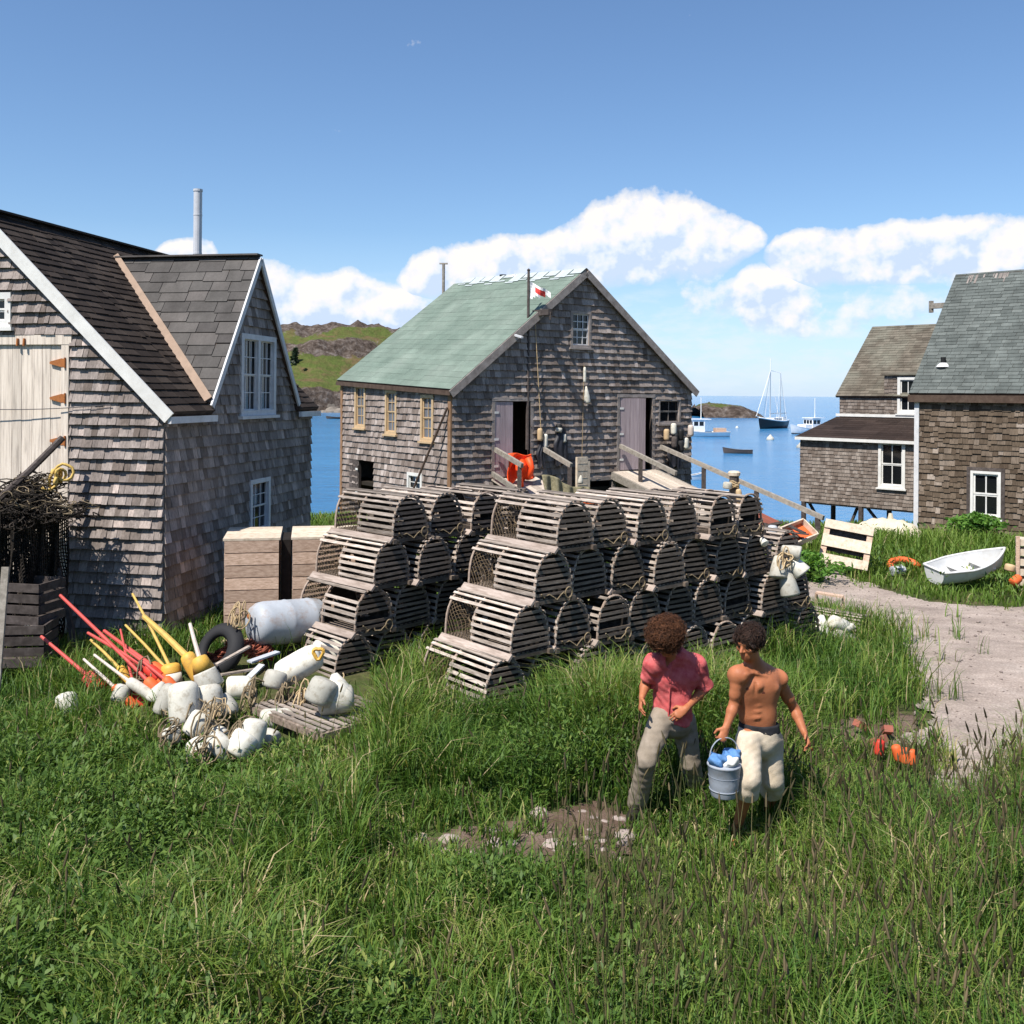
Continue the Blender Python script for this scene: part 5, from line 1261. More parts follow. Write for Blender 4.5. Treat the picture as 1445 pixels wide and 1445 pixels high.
# white floats at the right end of the stack
for (a, c, rp_, lb, mt, bd) in (((1116, 842), (1106, 796), 14, 'white float with green tip hanging lowest at the stack end', 'buoywhite', None), ((1134, 810), (1114, 786), 13, 'white float tilted right at the stack end', 'buoywhite', 'buoywhite'), ((1098, 816), (1099, 784), 13, 'white float hanging left at the stack end', 'buoywhite', None), ((1130, 782), (1102, 774), 11, 'white float lying on top of the stack end', 'buoywhite', None), ((1080, 768), (1074, 760), 6, 'small white float on the far end of the top traps', 'buoywhite', None)):
    d = 13.2; A0, A1 = P(*a, d), P(*c, d + .08)
    o_ = buoy(A0, A1, rp_ / FPX * d, mt, lb, 'white floats hung at the right end of the trap stack', shape=2)
ropeloop(P(1108, 790, 13.15), .1, 4, 5, 'rope', 'short rope holding the white floats at the stack end', 'rope', .01, .4, nrm=(0, -1, .3))
for (a, c, rp_, lb, s_) in (((1154, 902), (1160, 868), 15, 'white float standing against the stack end near the path', 1), ((1172, 876), (1196, 886), 10, 'white float lying on the pile by the path', 0), ((1174, 892), (1204, 904), 10, 'stained white float lowest on the pile by the path', 0), ((1190, 888), (1204, 884), 6, 'small pale float at the right of the pile by the path', 0)):
    buoy(P(*a, 14.6), P(*c, 14.7), rp_ / FPX * 14.6, 'buoywhite', lb, 'white floats piled beside the path', shape=s_)
tp_ = P(1186, 870, 15.4); o_ = place_trap((tp_.x, tp_.y, tp_.z - .32), yawA + .1, 'single lobster trap lying behind the white floats beside the path', None, 1); o_.scale = (.72, .72, .72)
# bench like board over the path edge
m = MB(); a = P(1152, 836, 17.2); c = P(1190, 842, 17.0); m.bar(a, c, .16, .03); m.bar(a - UP * .3, a, .04, .04); m.bar(c - UP * .3, c, .04, .04); tag(m.build('bench', M['crate']), 'low rough plank bench at the path edge beyond the traps', 'bench')
# skiff on the grass
def hull_obj(name, parent, mat, stations, thick=.03, rim=None, flat_bottom=True):
    # stations: (pos, half beam, keel z, sheer z) along local +x; returns verts builder in frame
    pass
def make_boat(root, O, F, L_, beam, depth, sheer, mats, parts, tran=.75, rake=.12, rocker=.06, rimw=.05, tilt=None, inner_=True):
    F = V3(F).normalized(); S = UP.cross(F).normalized(); T = tilt or Matrix.Identity(3)
    ns, nc = 18, 9; vs = []
    def pt(u, c, ins=0):
        half = beam / 2 * (math.sin(math.pi * min(1, (u * .5 + .5)) ) ** .0) if False else beam / 2 * ((1 - max(0, (u - .35) / .65) ** 2.2) * (tran + (1 - tran) * min(1, u / .35)))
        half = max(half - ins, .0); kz = rocker * depth * ((u - .45) / .55) ** 2 * 2.5 + ins; sz = depth + sheer * (max(0, u - .3) / .7) ** 2 + .3 * sheer * max(0, .3 - u)
        k_ = abs(c); y = half * (k_ ** .55) * (1 if c > 0 else -1); z = kz + (sz - kz) * k_ ** 2.1
        x = u * L_ + rake * L_ * .5 * (u ** 3) * k_ - .0
        return O + T @ (F * x + S * y + UP * z)
    def surf(ins):
        b0 = []
        for i in range(ns + 1):
            for j in range(-nc, nc + 1): b0.append(pt(i / ns, j / nc, ins))
        return b0
    K = 2 * nc + 1; out = surf(0); m = MB()
    f = [(i * K + j, (i + 1) * K + j, (i + 1) * K + j + 1, i * K + j + 1) for i in range(ns) for j in range(K - 1)]
    m.add(out, f); m.add([out[j] for j in range(K)], [tuple(range(K))])
    hull = m.build(parts[0], mats[0], root, smooth=True)
    if inner_:
        inn = surf(.03); m = MB(); m.add(inn, [tuple(reversed(q)) for q in f]); m.add([inn[j] + F * .03 for j in range(K)], [tuple(range(K))]); m.build('lining', mats[1], root, smooth=True)
        m = MB()
        for sgn in (-1, 1): m.tube([pt(i / ns, sgn, .0) for i in range(ns + 1)], rimw / 2, 6)
        m.tube([pt(0, -1), pt(0, 1)], rimw / 2, 6); m.build('gunwale', mats[2], root, smooth=True)
        for u in (.12, .42, .70):
            a, c = pt(u, -.72, .02), pt(u, .72, .02); m = MB(); m.bar(a, c, .02, .24, up=F) if False else m.fbox(a, (c - a).normalized(), F, UP, 0, (c - a).length, -.12, .12, -.012, .012); m.build('thwart', mats[1], root)
    return pt
st, bw_ = P(1330, 818, 19.8), P(1422, 792, 20.4); st.z = float(g(st.x, st.y)) + .05
F = V3((bw_.x - st.x, bw_.y - st.y, 0)); F.normalize(); F = V3((.93, .36, 0)).normalized()
sk = empty('skiff', st, 'small white wooden skiff resting in the grass below the house window', 'skiff')
tl = Matrix.Rotation(R(9), 3, F) @ Matrix.Rotation(R(-7), 3, UP.cross(F))
make_boat(sk, st + UP * .05 - F * .22, F, 1.72, .82, .33, .13, [M['skiff'], M['skiff'], M['skiff']], ['hull'], tran=.7, tilt=tl)
# cover by the stilts, odd gear on the right
tc_ = P(1254, 746, 27.0); vs = []; nx, ny = 30, 14
for i in range(nx + 1):
    for j in range(ny + 1):
        u, v_ = i / nx * 2 - 1, j / ny * 2 - 1; e = max(0, 1 - abs(u) ** 2.6) ** .5
        vs.append(tc_ + U3 * (u * 1.0) + I3 * (v_ * .55 * e) + UP * (-.35 + .62 * e * max(0, 1 - abs(v_) ** 2.4) ** .6 + .02 * math.sin(u * 23) * e))
m = MB(); m.add(vs, [(i * (ny + 1) + j, (i + 1) * (ny + 1) + j, (i + 1) * (ny + 1) + j + 1, i * (ny + 1) + j + 1) for i in range(nx) for j in range(ny)])
tb = empty('covered_boat', tc_ - UP * .35, 'small boat under a cream tarpaulin below the stilted house', 'covered boat')
m.build('tarpaulin', M['tarp'], tb, smooth=True); m = MB(); m.fbox(tc_, U3, I3, UP, -.9, .9, -.4, .4, -.6, -.3); m.build('hull', M['hullwhite'], tb)
m = MB(); m.tube([tc_ + UP * .2 + U3 * .05, tc_ + UP * .42 + U3 * .05], [.1, .05], 8); m.build('peak', M['tarp'], tb)
lr = P(1276, 801, 21.5); m = MB(); m.tube([lr + V3((.3 * math.cos(q), .2 * math.sin(q), .12 * math.sin(q) + .02)) for q in [i * .32 for i in range(14)]], .075, 8); tag(m.build('float_collar', M['buoyorange'], smooth=True), 'curved orange float collar lying in the grass left of the skiff', 'float')
m = MB(); p = P(1258, 806, 21.3); m.lathe(p, V3((1, .3, .1)), [(0, .02), (.01, .1), (.3, .1), (.31, .02)], 10); tag(m.build('can', M['steel']), 'grey can lying beside the orange float collar', 'can')
kx = P(1463, 800, 20.0); ch = empty('lobster_crate', V3((kx.x, kx.y, float(g(kx.x, kx.y)))), 'tan upright slatted crate at the right edge beside the skiff', 'crate')
rot = Matrix.Rotation(-.4, 3, 'Z')
for i in range(6):
    m = MB(); m.box(V3((kx.x, kx.y, kx.z - .5 + i * .2)), .75, .42, .13, rot); m.build('slat', M['cratetop'], ch)
for x in (-.36, .36):
    m = MB(); m.box(V3((kx.x, kx.y, kx.z)) + rot @ V3((x, -.23, 0)), .07, .05, 1.25, rot); m.build('corner_post', M['crate'], ch)
bq = P(1428, 823, 19.6); buoy(bq, bq + V3((.2, .1, .1)), .09, 'buoyorange', 'orange float in the grass at the right edge, under the tan crate')
buoy(P(1424, 806, 19.9), P(1426, 796, 19.9), .1, 'cream', 'cream float beside the tan crate at the right edge')
# orange floats and broken clay in the rubble by the men
for i, (px, py, lb, mt, s_) in enumerate(((1270, 1074, 'orange float upright on the left of the three in rubble', 'buoyorange', .038), (1279, 1078, 'orange float in the middle of the three in rubble', 'buoyorange', .042), (1287, 1080, 'orange float on the right of the three in rubble', 'buoyorange', .038), (1240, 1066, 'small dull red float left of the three orange ones', 'buoyred', .04), (1136, 1077, 'orange float in the tall grass beside the shirtless man', 'buoyorange', .045))):
    p = GR(px, py, .16); buoy(p, p + V3((.02 * (i - 2), .02, .15)), s_ * 1.25, mt, lb, 'orange floats lying in the rubble')
for i, (px, py, lb) in enumerate(((1216, 1024, 'broken red clay piece at the left of the rubble'), (1252, 1030, 'broken red clay piece at the right of the rubble'), (1240, 1045, 'red clay lump in the middle of the rubble'))):
    p = GR(px, py, .12); m = MB(); m.box(p, .17, .09, .07, Matrix.Rotation(.4 + i, 3, 'Z') @ Matrix.Rotation(.5, 3, 'Y')); tag(m.build('brick', M['brick']), lb, 'brick')
# stones
def rock(p, s, seed, name, mat, label, group, cat, flat=.6):
    q = random.Random(seed); m = MB(); nlat, nlon = 7, 10; vs = []
    k_ = [V3((q.gauss(0, 1), q.gauss(0, 1), q.gauss(0, 1))).normalized() for _ in range(9)]; ds = [q.uniform(.62, .95) for _ in k_]
    for i in range(nlat + 1):
        for j in range(nlon):
            th = math.pi * i / nlat; ph = 2 * math.pi * j / nlon; d = V3((math.sin(th) * math.cos(ph), math.sin(th) * math.sin(ph), math.cos(th))); rr = 1.0
            for n_, dd in zip(k_, ds):
                c = d.dot(n_)
                if c > .05: rr = min(rr, dd / c)
            vs.append(V3(p) + V3((d.x * s * rr, d.y * s * rr * .8, d.z * s * flat * rr)))
    m.add(vs, [(i * nlon + j, (i + 1) * nlon + j, (i + 1) * nlon + (j + 1) % nlon, i * nlon + (j + 1) % nlon) for i in range(nlat) for j in range(nlon)])
    return tag(m.build(name, mat), label, cat, group)
q = random.Random(41)
for i in range(46):
    px, py = q.uniform(585, 885), q.uniform(1142, 1215)
    if not inpoly(np.array([G(px, py).x]), np.array([G(px, py).y]), DIRT)[0]: continue
    p = G(px, py); s = q.choice([.03, .04, .05, .07, .1]); rock((p.x, p.y, p.z + s * .15), s, 100 + i, 'stone', M['stone'], 'pinkish grey stone on the bare dirt patch before the two men', 'stones on the dirt patch', 'stone', .5)
# ------------------------------------------------------------------ harbour: boats, shore boulders, hill trees
def boat_at(px, py, label, name, cat):
    p = Z(px, py, SEA); return empty(name, p, label, cat), p
# ketch with black hull
root, p = boat_at(1078, 605, 'black hulled two masted sailboat at anchor in the harbour', 'sailboat', 'sailboat')
S = 1.0; Fd = V3((-.62, -.78, 0)).normalized(); LB = 11.0; o0 = p - Fd * 7.2 - UP * .35
o0 = p - Fd * 9.5 - UP * .3
pt = make_boat(root, o0, Fd, LB, 3.1, 1.55, .75, [M['hullblack']], ['hull'], tran=.55, rake=.16, inner_=False)
m = MB(); vs = []
for i in range(19):
    for j in (-1, 1): vs.append(pt(i / 18, j) - UP * .03)
m.add(vs, [(2 * i, 2 * i + 2, 2 * i + 3, 2 * i + 1) for i in range(18)]); m.build('deck', M['mast'], root)
m = MB()
for sg in (-1, 1): m.tube([pt(i / 18, sg) + UP * .12 for i in range(19)], .14, 6)
m.build('bulwark', M['hullwhite'], root, smooth=True)
Sd = UP.cross(Fd).normalized(); dz = lambda u, h, y=0: o0 + Fd * (u * LB) + UP * h + Sd * y
m = MB(); m.fbox(o0, Fd, Sd, UP, 3.2, 7.2, -.85, .85, 1.6, 2.25); m.fbox(o0, Fd, Sd, UP, 1.2, 2.6, -.7, .7, 1.6, 2.35); m.build('cabin', M['hullwhite'], root)
m = MB()
for i in range(4): m.fbox(o0, Fd, Sd, UP, 3.7 + i * .8, 4.15 + i * .8, .86, .87, 1.85, 2.1); m.fbox(o0, Fd, Sd, UP, 3.7 + i * .8, 4.15 + i * .8, -.87, -.86, 1.85, 2.1)
m.build('porthole', M['pane'], root)
def hgt_px(u, py): q_ = dz(u, 0); return CAMH + (559 - py) / FPX * q_.y
mh = hgt_px(.62, 506); mz = hgt_px(.2, 525)
for u, h in ((.62, mh), (.2, mz)):
    m = MB(); m.tube([dz(u, 1.5), V3((*dz(u, 0)[:2], h))], [.13, .08], 8); m.build('mast', M['mast'], root)
m = MB(); m.tube([dz(.95, 2.3), dz(1.18, 2.7)], .07, 6); m.build('bowsprit', M['mast'], root)
for u0, u1 in ((.6, .26), (.18, -.05)):
    m = MB(); m.tube([dz(u0, 3.0), dz(u1, 3.1)], .1, 6); m.build('boom', M['mast'], root)
def stay(a, c, r_=.035): m = MB(); m.tube([a, c], r_, 4); m.build('stay', M['mast'], root)
tpm = V3((*dz(.62, 0)[:2], mh - 2.2)); tpz = V3((*dz(.2, 0)[:2], mz - .2))
stay(tpm, dz(1.16, 2.7), .06); stay(tpm, dz(.9, 2.3)); stay(tpm, dz(.55, 2, 1.4)); stay(tpm, dz(.55, 2, -1.4)); stay(tpz, dz(.15, 2, 1)); stay(tpz, dz(.15, 2, -1)); stay(tpz, tpm); stay(tpz, dz(0, 2))
# lobster boats
def lobster_boat(px, py, Fd, LB, label, wheel=True):
    root, p = boat_at(px, py, label, 'lobster_boat', 'boat'); Fd = V3(Fd).normalized(); Sd = UP.cross(Fd).normalized()
    o0 = p - Fd * LB * .5 - UP * .25
    pt = make_boat(root, o0, Fd, LB, LB * .32, .95, .85, [M['hullwhite']], ['hull'], tran=.85, rake=.12, inner_=False)
    m = MB(); m.add([pt(i / 18, j) - UP * .1 for i in range(19) for j in (-1, 1)], [(2 * i, 2 * i + 2, 2 * i + 3, 2 * i + 1) for i in range(18)]); m.build('deck', M['cratetop'], root)
    m = MB(); m.tube([pt(i / 18, .42, -.02) for i in range(19)], .07, 5); m.tube([pt(i / 18, -.42, -.02) for i in range(19)], .07, 5); m.build('waterline_stripe', M['buoyred'] if False else M['hullblack'], root)
    b0 = LB * .42; m = MB(); m.fbox(o0, Fd, Sd, UP, b0, b0 + LB * .2, -LB * .11, LB * .11, .95, 2.75); m.fbox(o0, Fd, Sd, UP, b0 + LB * .2, b0 + LB * .36, -LB * .1, LB * .1, .95, 1.75); m.build('cabin', M['hullwhite'], root)
    m = MB(); m.fbox(o0, Fd, Sd, UP, b0 - LB * .1, b0 + LB * .22, -LB * .125, LB * .125, 2.752, 2.85); m.build('roof', M['hullwhite'], root)
    for k_ in range(2):
        for sg in (-1, 1):
            m = MB(); m.fbox(o0, Fd, Sd, UP, b0 + .2 + k_ * LB * .09, b0 + .2 + k_ * LB * .09 + LB * .07, sg * LB * .11 - .012, sg * LB * .11 + .012, 1.85, 2.45); m.build('window', M['pane'], root)
    for k_ in range(3):
        m = MB(); m.fbox(o0, Fd, Sd, UP, b0 + LB * .2 - .01, b0 + LB * .2 + .014, -LB * .1 + k_ * LB * .068, -LB * .1 + k_ * LB * .068 + LB * .055, 1.85, 2.45); m.build('window', M['pane'], root)
    m = MB(); m.tube([o0 + Fd * (b0 + .3) + UP * 2.8, o0 + Fd * (b0 + .3) + UP * 6.0], .06, 6); m.build('mast', M['mast'], root)
    m = MB(); m.fbox(o0, Fd, Sd, UP, LB * .05, LB * .22, -.7, .7, .9, 1.5); m.build('gear_box', M['crate'], root)
lobster_boat(985, 616, (-1, -.12, 0), 9.0, 'white lobster boat half hidden behind the green roofed house')
lobster_boat(1147, 612, (-.86, -.5, 0), 9.0, 'white lobster boat moored to the right of the black sailboat')
def dory(px, py, Fd, L_, label, mat, name='dory', inner_=True):
    root, p = boat_at(px, py, label, name, 'rowing boat'); Fd = V3(Fd).normalized()
    make_boat(root, p - Fd * L_ * .5 - UP * .12, Fd, L_, L_ * .3, .5, .25, [mat, M['oldwood'], mat], ['hull'], tran=.55, inner_=inner_)
dory(1042, 640, (-.97, .25, 0), 2.9, 'dark empty rowing boat afloat in the middle of the harbour', M['oldwood'])
dory(978, 678, (1, .3, 0), 1.7, 'small white dinghy close to the corner of the green roofed house', M['hullwhite'], 'dinghy')
dory(474, 591, (-1, .1, 0), 4.2, 'dark rowing boat close under the far hill', M['oldwood'])
for (px, py, s_, lb) in ((1087, 621, .55, 'white mooring buoy below the black sailboat'), (1040, 604, .3, 'tiny white mooring buoy left of the black sailboat'), (1129, 632, .45, 'white mooring buoy by the corner of the stilted house')):
    p = Z(px, py, SEA); m = MB(); m.lathe(p - UP * s_ * .5, UP, [(0, .1 * s_), (.2 * s_, .8 * s_), (.6 * s_, s_), (1.1 * s_, .85 * s_), (1.5 * s_, .4 * s_), (1.9 * s_, .1 * s_)], 12); tag(m.build('mooring_buoy', M['buoywhite'], smooth=True), lb, 'mooring buoy')
# far ledges
for (px, py, s_, lb, nm) in ((1053, 587, 3.2, 'low dark ledge of rock left of the black sailboat', 'ledge'),):
    p = Z(px, py, SEA); rock((p.x, p.y, SEA), s_, 71, 'rock_ledge', M['boulder'], lb, None, 'rock', .22)
q = random.Random(19)
BL2 = [(448, 570, 4.2), (462, 577, 3.6), (440, 578, 3.0), (478, 566, 3.4), (470, 582, 2.6), (489, 575, 3.2), (432, 566, 3.0), (455, 585, 2.0), (482, 584, 2.6), (425, 556, 2.4)]
for i, (px, py, s_) in enumerate(BL2):
    p = P(px, py, 296 + 1.1 * (585 - py) * .6); rock((p.x, p.y, p.z), s_, 200 + i, 'boulder', M['boulder'], 'pale boulder on the shore at the foot of the far hill', 'boulders along the foot of the far hill', 'boulder', .72)
q = random.Random(23)
def clump_tree(name, base, h, w_, label, cat, mat, nleaf, leaf, trunk=True, seed=1, cone=False, group=None):
    q = random.Random(seed); root = empty(name, base, label, cat, group); base = V3(base)
    m = MB(); m.tube([base - UP * .2, base + UP * h * .5, base + UP * h * .92], [w_ * .06 + .02, w_ * .04 + .012, .01], 6)
    for i in range(7):
        z = h * (.25 + .09 * i); a = q.random() * 6.28; m.tube([base + UP * z, base + UP * (z + h * .1) + V3((math.cos(a), math.sin(a), 0)) * w_ * .35], [.03 * w_ + .006, .006], 4)
    m.build('trunk', M['oldwood'], root)
    m = MB(); cl = [(q.gauss(0, .5), q.gauss(0, .5), q.random()) for _ in range(14)]
    for i in range(nleaf):
        cx_, cy_, cz_ = q.choice(cl); z = min(1, max(.08, cz_ + q.gauss(0, .09)))
        env = (1 - z) ** .7 * 1.1 if cone else math.sqrt(max(0, 1 - (2 * z - .95) ** 2))
        rr = w_ / 2 * env; x = (cx_ * .8 + q.gauss(0, .28)) * rr; y = (cy_ * .8 + q.gauss(0, .28)) * rr
        c = base + V3((x, y, z * h)); d1_ = V3((q.gauss(0, 1), q.gauss(0, 1), q.gauss(0, .5))).normalized(); d2_ = d1_.orthogonal(); d2_ = (Matrix.Rotation(q.random() * 6.28, 3, d1_) @ d2_).normalized()
        s_ = leaf * q.uniform(.6, 1.3); m.quad(c - d1_ * s_, c + d2_ * s_ * .4, c + d1_ * s_, c - d2_ * s_ * .4)
    m.build('crown', mat, root)
# ------------------------------------------------------------------ people: one continuous surface grown from a signed distance field
class SDF:
    def __init__(s, lo, hi, h=.0065):
        s.h = h; s.lo = np.array(lo, float); n = np.ceil((np.array(hi) - s.lo) / h).astype(int) + 1; s.n = n
        s.F = np.full(n, .3, np.float32)
    def _sub(s, lo, hi):
        a = np.clip(np.floor((np.array(lo) - s.lo) / s.h).astype(int), 0, s.n - 1); b = np.clip(np.ceil((np.array(hi) - s.lo) / s.h).astype(int) + 1, 1, s.n)
        ax = [s.lo[i] + s.h * np.arange(a[i], b[i]) for i in range(3)]
        X, Y, Zz = np.meshgrid(*ax, indexing='ij'); return tuple(slice(a[i], b[i]) for i in range(3)), X, Y, Zz
    def put(s, d, sl, k, op='u'):
        F = s.F[sl]
        if op == 'u':
            hh = np.maximum(k - np.abs(F - d), 0) / k; s.F[sl] = np.minimum(F, d) - hh * hh * k / 4
        elif op == 's':
            d = -d; hh = np.maximum(k - np.abs(F - d), 0) / k; s.F[sl] = np.maximum(F, d) + hh * hh * k / 4
    def cone(s, a, b, ra, rb, k=.03, flat=None, op='u'):
        a = np.array(a, float); b = np.array(b, float); m = max(ra, rb) * 1.6 + .05
        sl, X, Y, Zz = s._sub(np.minimum(a, b) - m, np.maximum(a, b) + m)
        px, py, pz = X - a[0], Y - a[1], Zz - a[2]
        if flat is not None:
            ax, kk = np.array(flat[0], float), flat[1]; ax = ax / np.linalg.norm(ax); dt = (px * ax[0] + py * ax[1] + pz * ax[2]) * (kk - 1)
            px, py, pz = px + dt * ax[0], py + dt * ax[1], pz + dt * ax[2]; e = b - a; e = e + ax * (e @ ax) * (kk - 1)
        else: e = b - a
        t_ = np.clip((px * e[0] + py * e[1] + pz * e[2]) / max(e @ e, 1e-9), 0, 1)
        d = np.sqrt((px - t_ * e[0]) ** 2 + (py - t_ * e[1]) ** 2 + (pz - t_ * e[2]) ** 2) - (ra + (rb - ra) * t_)
        s.put(d, sl, k, op)
    def ell(s, c, M3, r_, k=.02, op='u'):
        c = np.array(c, float); m = max(r_) + .05; sl, X, Y, Zz = s._sub(c - m, c + m); p = (X - c[0], Y - c[1], Zz - c[2])
        k0 = 0; k1 = 0
        for i in range(3):
            q = p[0] * M3[i][0] + p[1] * M3[i][1] + p[2] * M3[i][2]; k0 = k0 + (q / r_[i]) ** 2; k1 = k1 + (q / r_[i] ** 2) ** 2
        k0 = np.sqrt(k0); k1 = np.sqrt(k1) + 1e-6; s.put(k0 * (k0 - 1) / k1, sl, k, op)
    def cut(s, p, n):                        # remove everything on the +n side of the plane
        sl, X, Y, Zz = s._sub(s.lo, s.lo + s.h * s.n); d = (X - p[0]) * n[0] + (Y - p[1]) * n[1] + (Zz - p[2]) * n[2]
        s.F = np.maximum(s.F, d).astype(np.float32)
    def wob(s, amp, f, seed=0):
        sl, X, Y, Zz = s._sub(s.lo, s.lo + s.h * s.n); q = random.Random(seed); w_ = 0
        for i in range(9):
            kx, ky, kz = q.gauss(0, 1), q.gauss(0, 1), q.gauss(0, 1); w_ = w_ + np.sin(f * (kx * X + ky * Y + kz * Zz) + q.random() * 6.28)
        s.F += (amp * w_ / 3).astype(np.float32)
    def surf(s, p, d):                      # walk from p along d to the surface
        p = np.array(p, float); d = np.array(d, float) / np.linalg.norm(d)
        for i in range(120):
            q = p + d * .004 * i; ix = np.round((q - s.lo) / s.h).astype(int)
            if (ix < 0).any() or (ix >= s.n).any(): break
            if s.F[tuple(ix)] > 0: return q
        return p
    def mesh(s):
        F = s.F; n = s.n; c = n - 1
        neg = F < 0; cs = np.zeros(c, np.int8)
        offs = [(i, j, k_) for i in (0, 1) for j in (0, 1) for k_ in (0, 1)]
        for o in offs: cs += neg[o[0]:o[0] + c[0], o[1]:o[1] + c[1], o[2]:o[2] + c[2]]
        act = np.argwhere((cs > 0) & (cs < 8)); idx = -np.ones(c, np.int64); idx[tuple(act.T)] = np.arange(len(act))
        pos = np.zeros((len(act), 3)); cnt = np.zeros(len(act))
        for a in offs:
            for ax in range(3):
                if a[ax]: continue
                b = list(a); b[ax] = 1; fa = F[tuple((act + a).T)]; fb = F[tuple((act + b).T)]
                m = (fa < 0) != (fb < 0); t_ = np.where(m, fa / np.where(m, fa - fb, 1), 0)
                q = act + np.array(a, float); q[:, ax] += t_; pos[m] += q[m]; cnt[m] += 1
        v = s.lo + s.h * pos / cnt[:, None]; quads = []
        for ax in range(3):
            u, w_ = (ax + 1) % 3, (ax + 2) % 3; sl0 = [slice(None)] * 3; sl1 = [slice(None)] * 3; sl0[ax] = slice(0, -1); sl1[ax] = slice(1, None)
            A, B = neg[tuple(sl0)], neg[tuple(sl1)]; e = np.argwhere(A != B); e = e[(e[:, u] > 0) & (e[:, w_] > 0) & (e[:, u] < c[u]) & (e[:, w_] < c[w_])]
            du = np.zeros(3, int); du[u] = 1; dw_ = np.zeros(3, int); dw_[w_] = 1
            q = np.stack([idx[tuple((e - du - dw_).T)], idx[tuple((e - dw_).T)], idx[tuple(e.T)], idx[tuple((e - du).T)]], 1)
            f = A[tuple(e.T)]; q[~f] = q[~f][:, ::-1]; quads.append(q)
        return v, np.concatenate(quads)
def nv(*a): v = np.array(a, float); return v / np.linalg.norm(v)
def hand(S, wr, d, pal, side, curl, r_=.0088, spread=.0, scale=1.0):
    # wrist, direction of the hand, palm normal, side of the thumb
    d, pal = nv(*d), np.array(pal, float); pal = nv(*(pal - d * (pal @ d))); sd = np.cross(d, pal); sd = sd * (1 if sd @ np.array(side) > 0 else -1)
    k_ = scale
    S.cone(wr, wr + d * .035 * k_, .026, .03, .02, (pal, 1.5)); S.cone(wr + d * .035 * k_, wr + d * .085 * k_, .036, .04, .012, (pal, 2.3))
    for i, (o, L) in enumerate(((.03, .078), (.0105, .088), (-.0105, .082), (-.03, .063))):
        p = wr + d * (.085 - .006 * abs(i - 1)) * k_ + sd * o * k_; dd = nv(*(d + sd * o * spread * 8)); a = curl * .55
        for j, f in enumerate((.42, .33, .27)):
            dd2 = np.cos(a) * dd + np.sin(a) * pal; q = p + dd2 * L * f * k_; S.cone(p, q, r_ * (1.05 - .1 * j), r_ * (.97 - .1 * j), .004); p = q; a += curl * (.75 if j == 0 else .6)
    p = wr + d * .028 * k_ + sd * .03 * k_; q = p + (d * .55 + sd * .65 + pal * .3) * .045 * k_; S.cone(p, q, .014, .0115, .012); S.cone(q, q + nv(*(d * .9 + sd * .15 + pal * .45)) * .034 * k_, .0115, .009, .006)
def head(S, c, f, u, sc=1.0):
    f = nv(*f); u = np.array(u, float); u = nv(*(u - f * (u @ f))); r = np.cross(f, u); Mx = np.array([r, f, u]); c = np.array(c)
    P_ = lambda a, b, e: c + (r * a + f * b + u * e) * sc
    S.ell(P_(0, -.008, .03), Mx, (.076 * sc, .096 * sc, .088 * sc), .02); S.ell(P_(0, .022, -.045), Mx, (.060 * sc, .066 * sc, .075 * sc), .035)
    S.ell(P_(0, .052, -.088), Mx, (.032 * sc, .03 * sc, .026 * sc), .03)                       # chin
    S.cone(P_(-.028, .074, .024), P_(.028, .074, .024), .016 * sc, .016 * sc, .016)            # brow
    for sg in (-1, 1):
        S.ell(P_(sg * .032, .093, .004), Mx, (.017 * sc, .012 * sc, .012 * sc), .012, 's'); S.ell(P_(sg * .031, .076, .003), Mx, (.013 * sc,) * 3, .004)
        S.ell(P_(sg * .045, .06, -.02), Mx, (.024 * sc, .022 * sc, .02 * sc), .02); S.ell(P_(sg * .077, -.008, -.006), Mx, (.011 * sc, .022 * sc, .034 * sc), .008)
    S.cone(P_(0, .084, .014), P_(0, .111, -.026), .009 * sc, .0125 * sc, .012); S.cone(P_(-.012, .095, -.031), P_(.012, .095, -.031), .009 * sc, .009 * sc, .008)
    S.cone(P_(-.02, .079, -.058), P_(.02, .079, -.058), .0085 * sc, .0085 * sc, .01); S.cone(P_(-.017, .078, -.069), P_(.017, .078, -.069), .009 * sc, .009 * sc, .01)
    return Mx, P_
def sdf_obj(S, name, mats, parent, eyes=None, spots=()):
    v, q = S.mesh(); o = np_obj(name, v, q, [], mats, parent)
    if eyes is not None:
        c = v[q].mean(1); mi = np.zeros(len(q), np.int32)
        for e in eyes: mi[np.linalg.norm(c - e, axis=1) < .0105] = 1
        for e, r_ in spots: mi[np.linalg.norm(c - e, axis=1) < r_] = 2
        o.data.polygons.foreach_set('material_index', mi)
    return o
t = NT('tanned_skin'); v = t.coords(); f = t.noise(v, 7, 4, .6)
c = t.ramp(f, [(.3, (.31, .105, .047)), (.7, (.44, .165, .078))]); t.b.inputs['Subsurface Weight'].default_value = .08; t.b.inputs['Subsurface Radius'].default_value = (.02, .008, .004)
t.bump(t.noise(v, 60, 3), .15, .01); M['skin'] = t.fin(c, .55, .28)
M['areola'] = simple('brown_skin', (.13, .04, .025), .6, .3); M['eye'] = simple('dark_eye', (.02, .015, .012), .3, .5)
def cloth(name, c1_, c2_, sc=14, rough=.85):
    t = NT(name); v = t.coords(); f = t.noise(v, sc, 5, .65); f2 = t.noise(v, 160, 2, .5)
    c = t.ramp(f, [(.32, c1_), (.68, c2_)]); t.bump(t.math('ADD', f, t.math('MULTIPLY', f2, .25)), .5, .012); return t.fin(c, rough, .15)
M['shirt'] = cloth('red_pink_shirt', (.44, .065, .07), (.60, .15, .145)); M['khaki'] = cloth('khaki_trousers', (.19, .155, .115), (.30, .25, .20), 6)
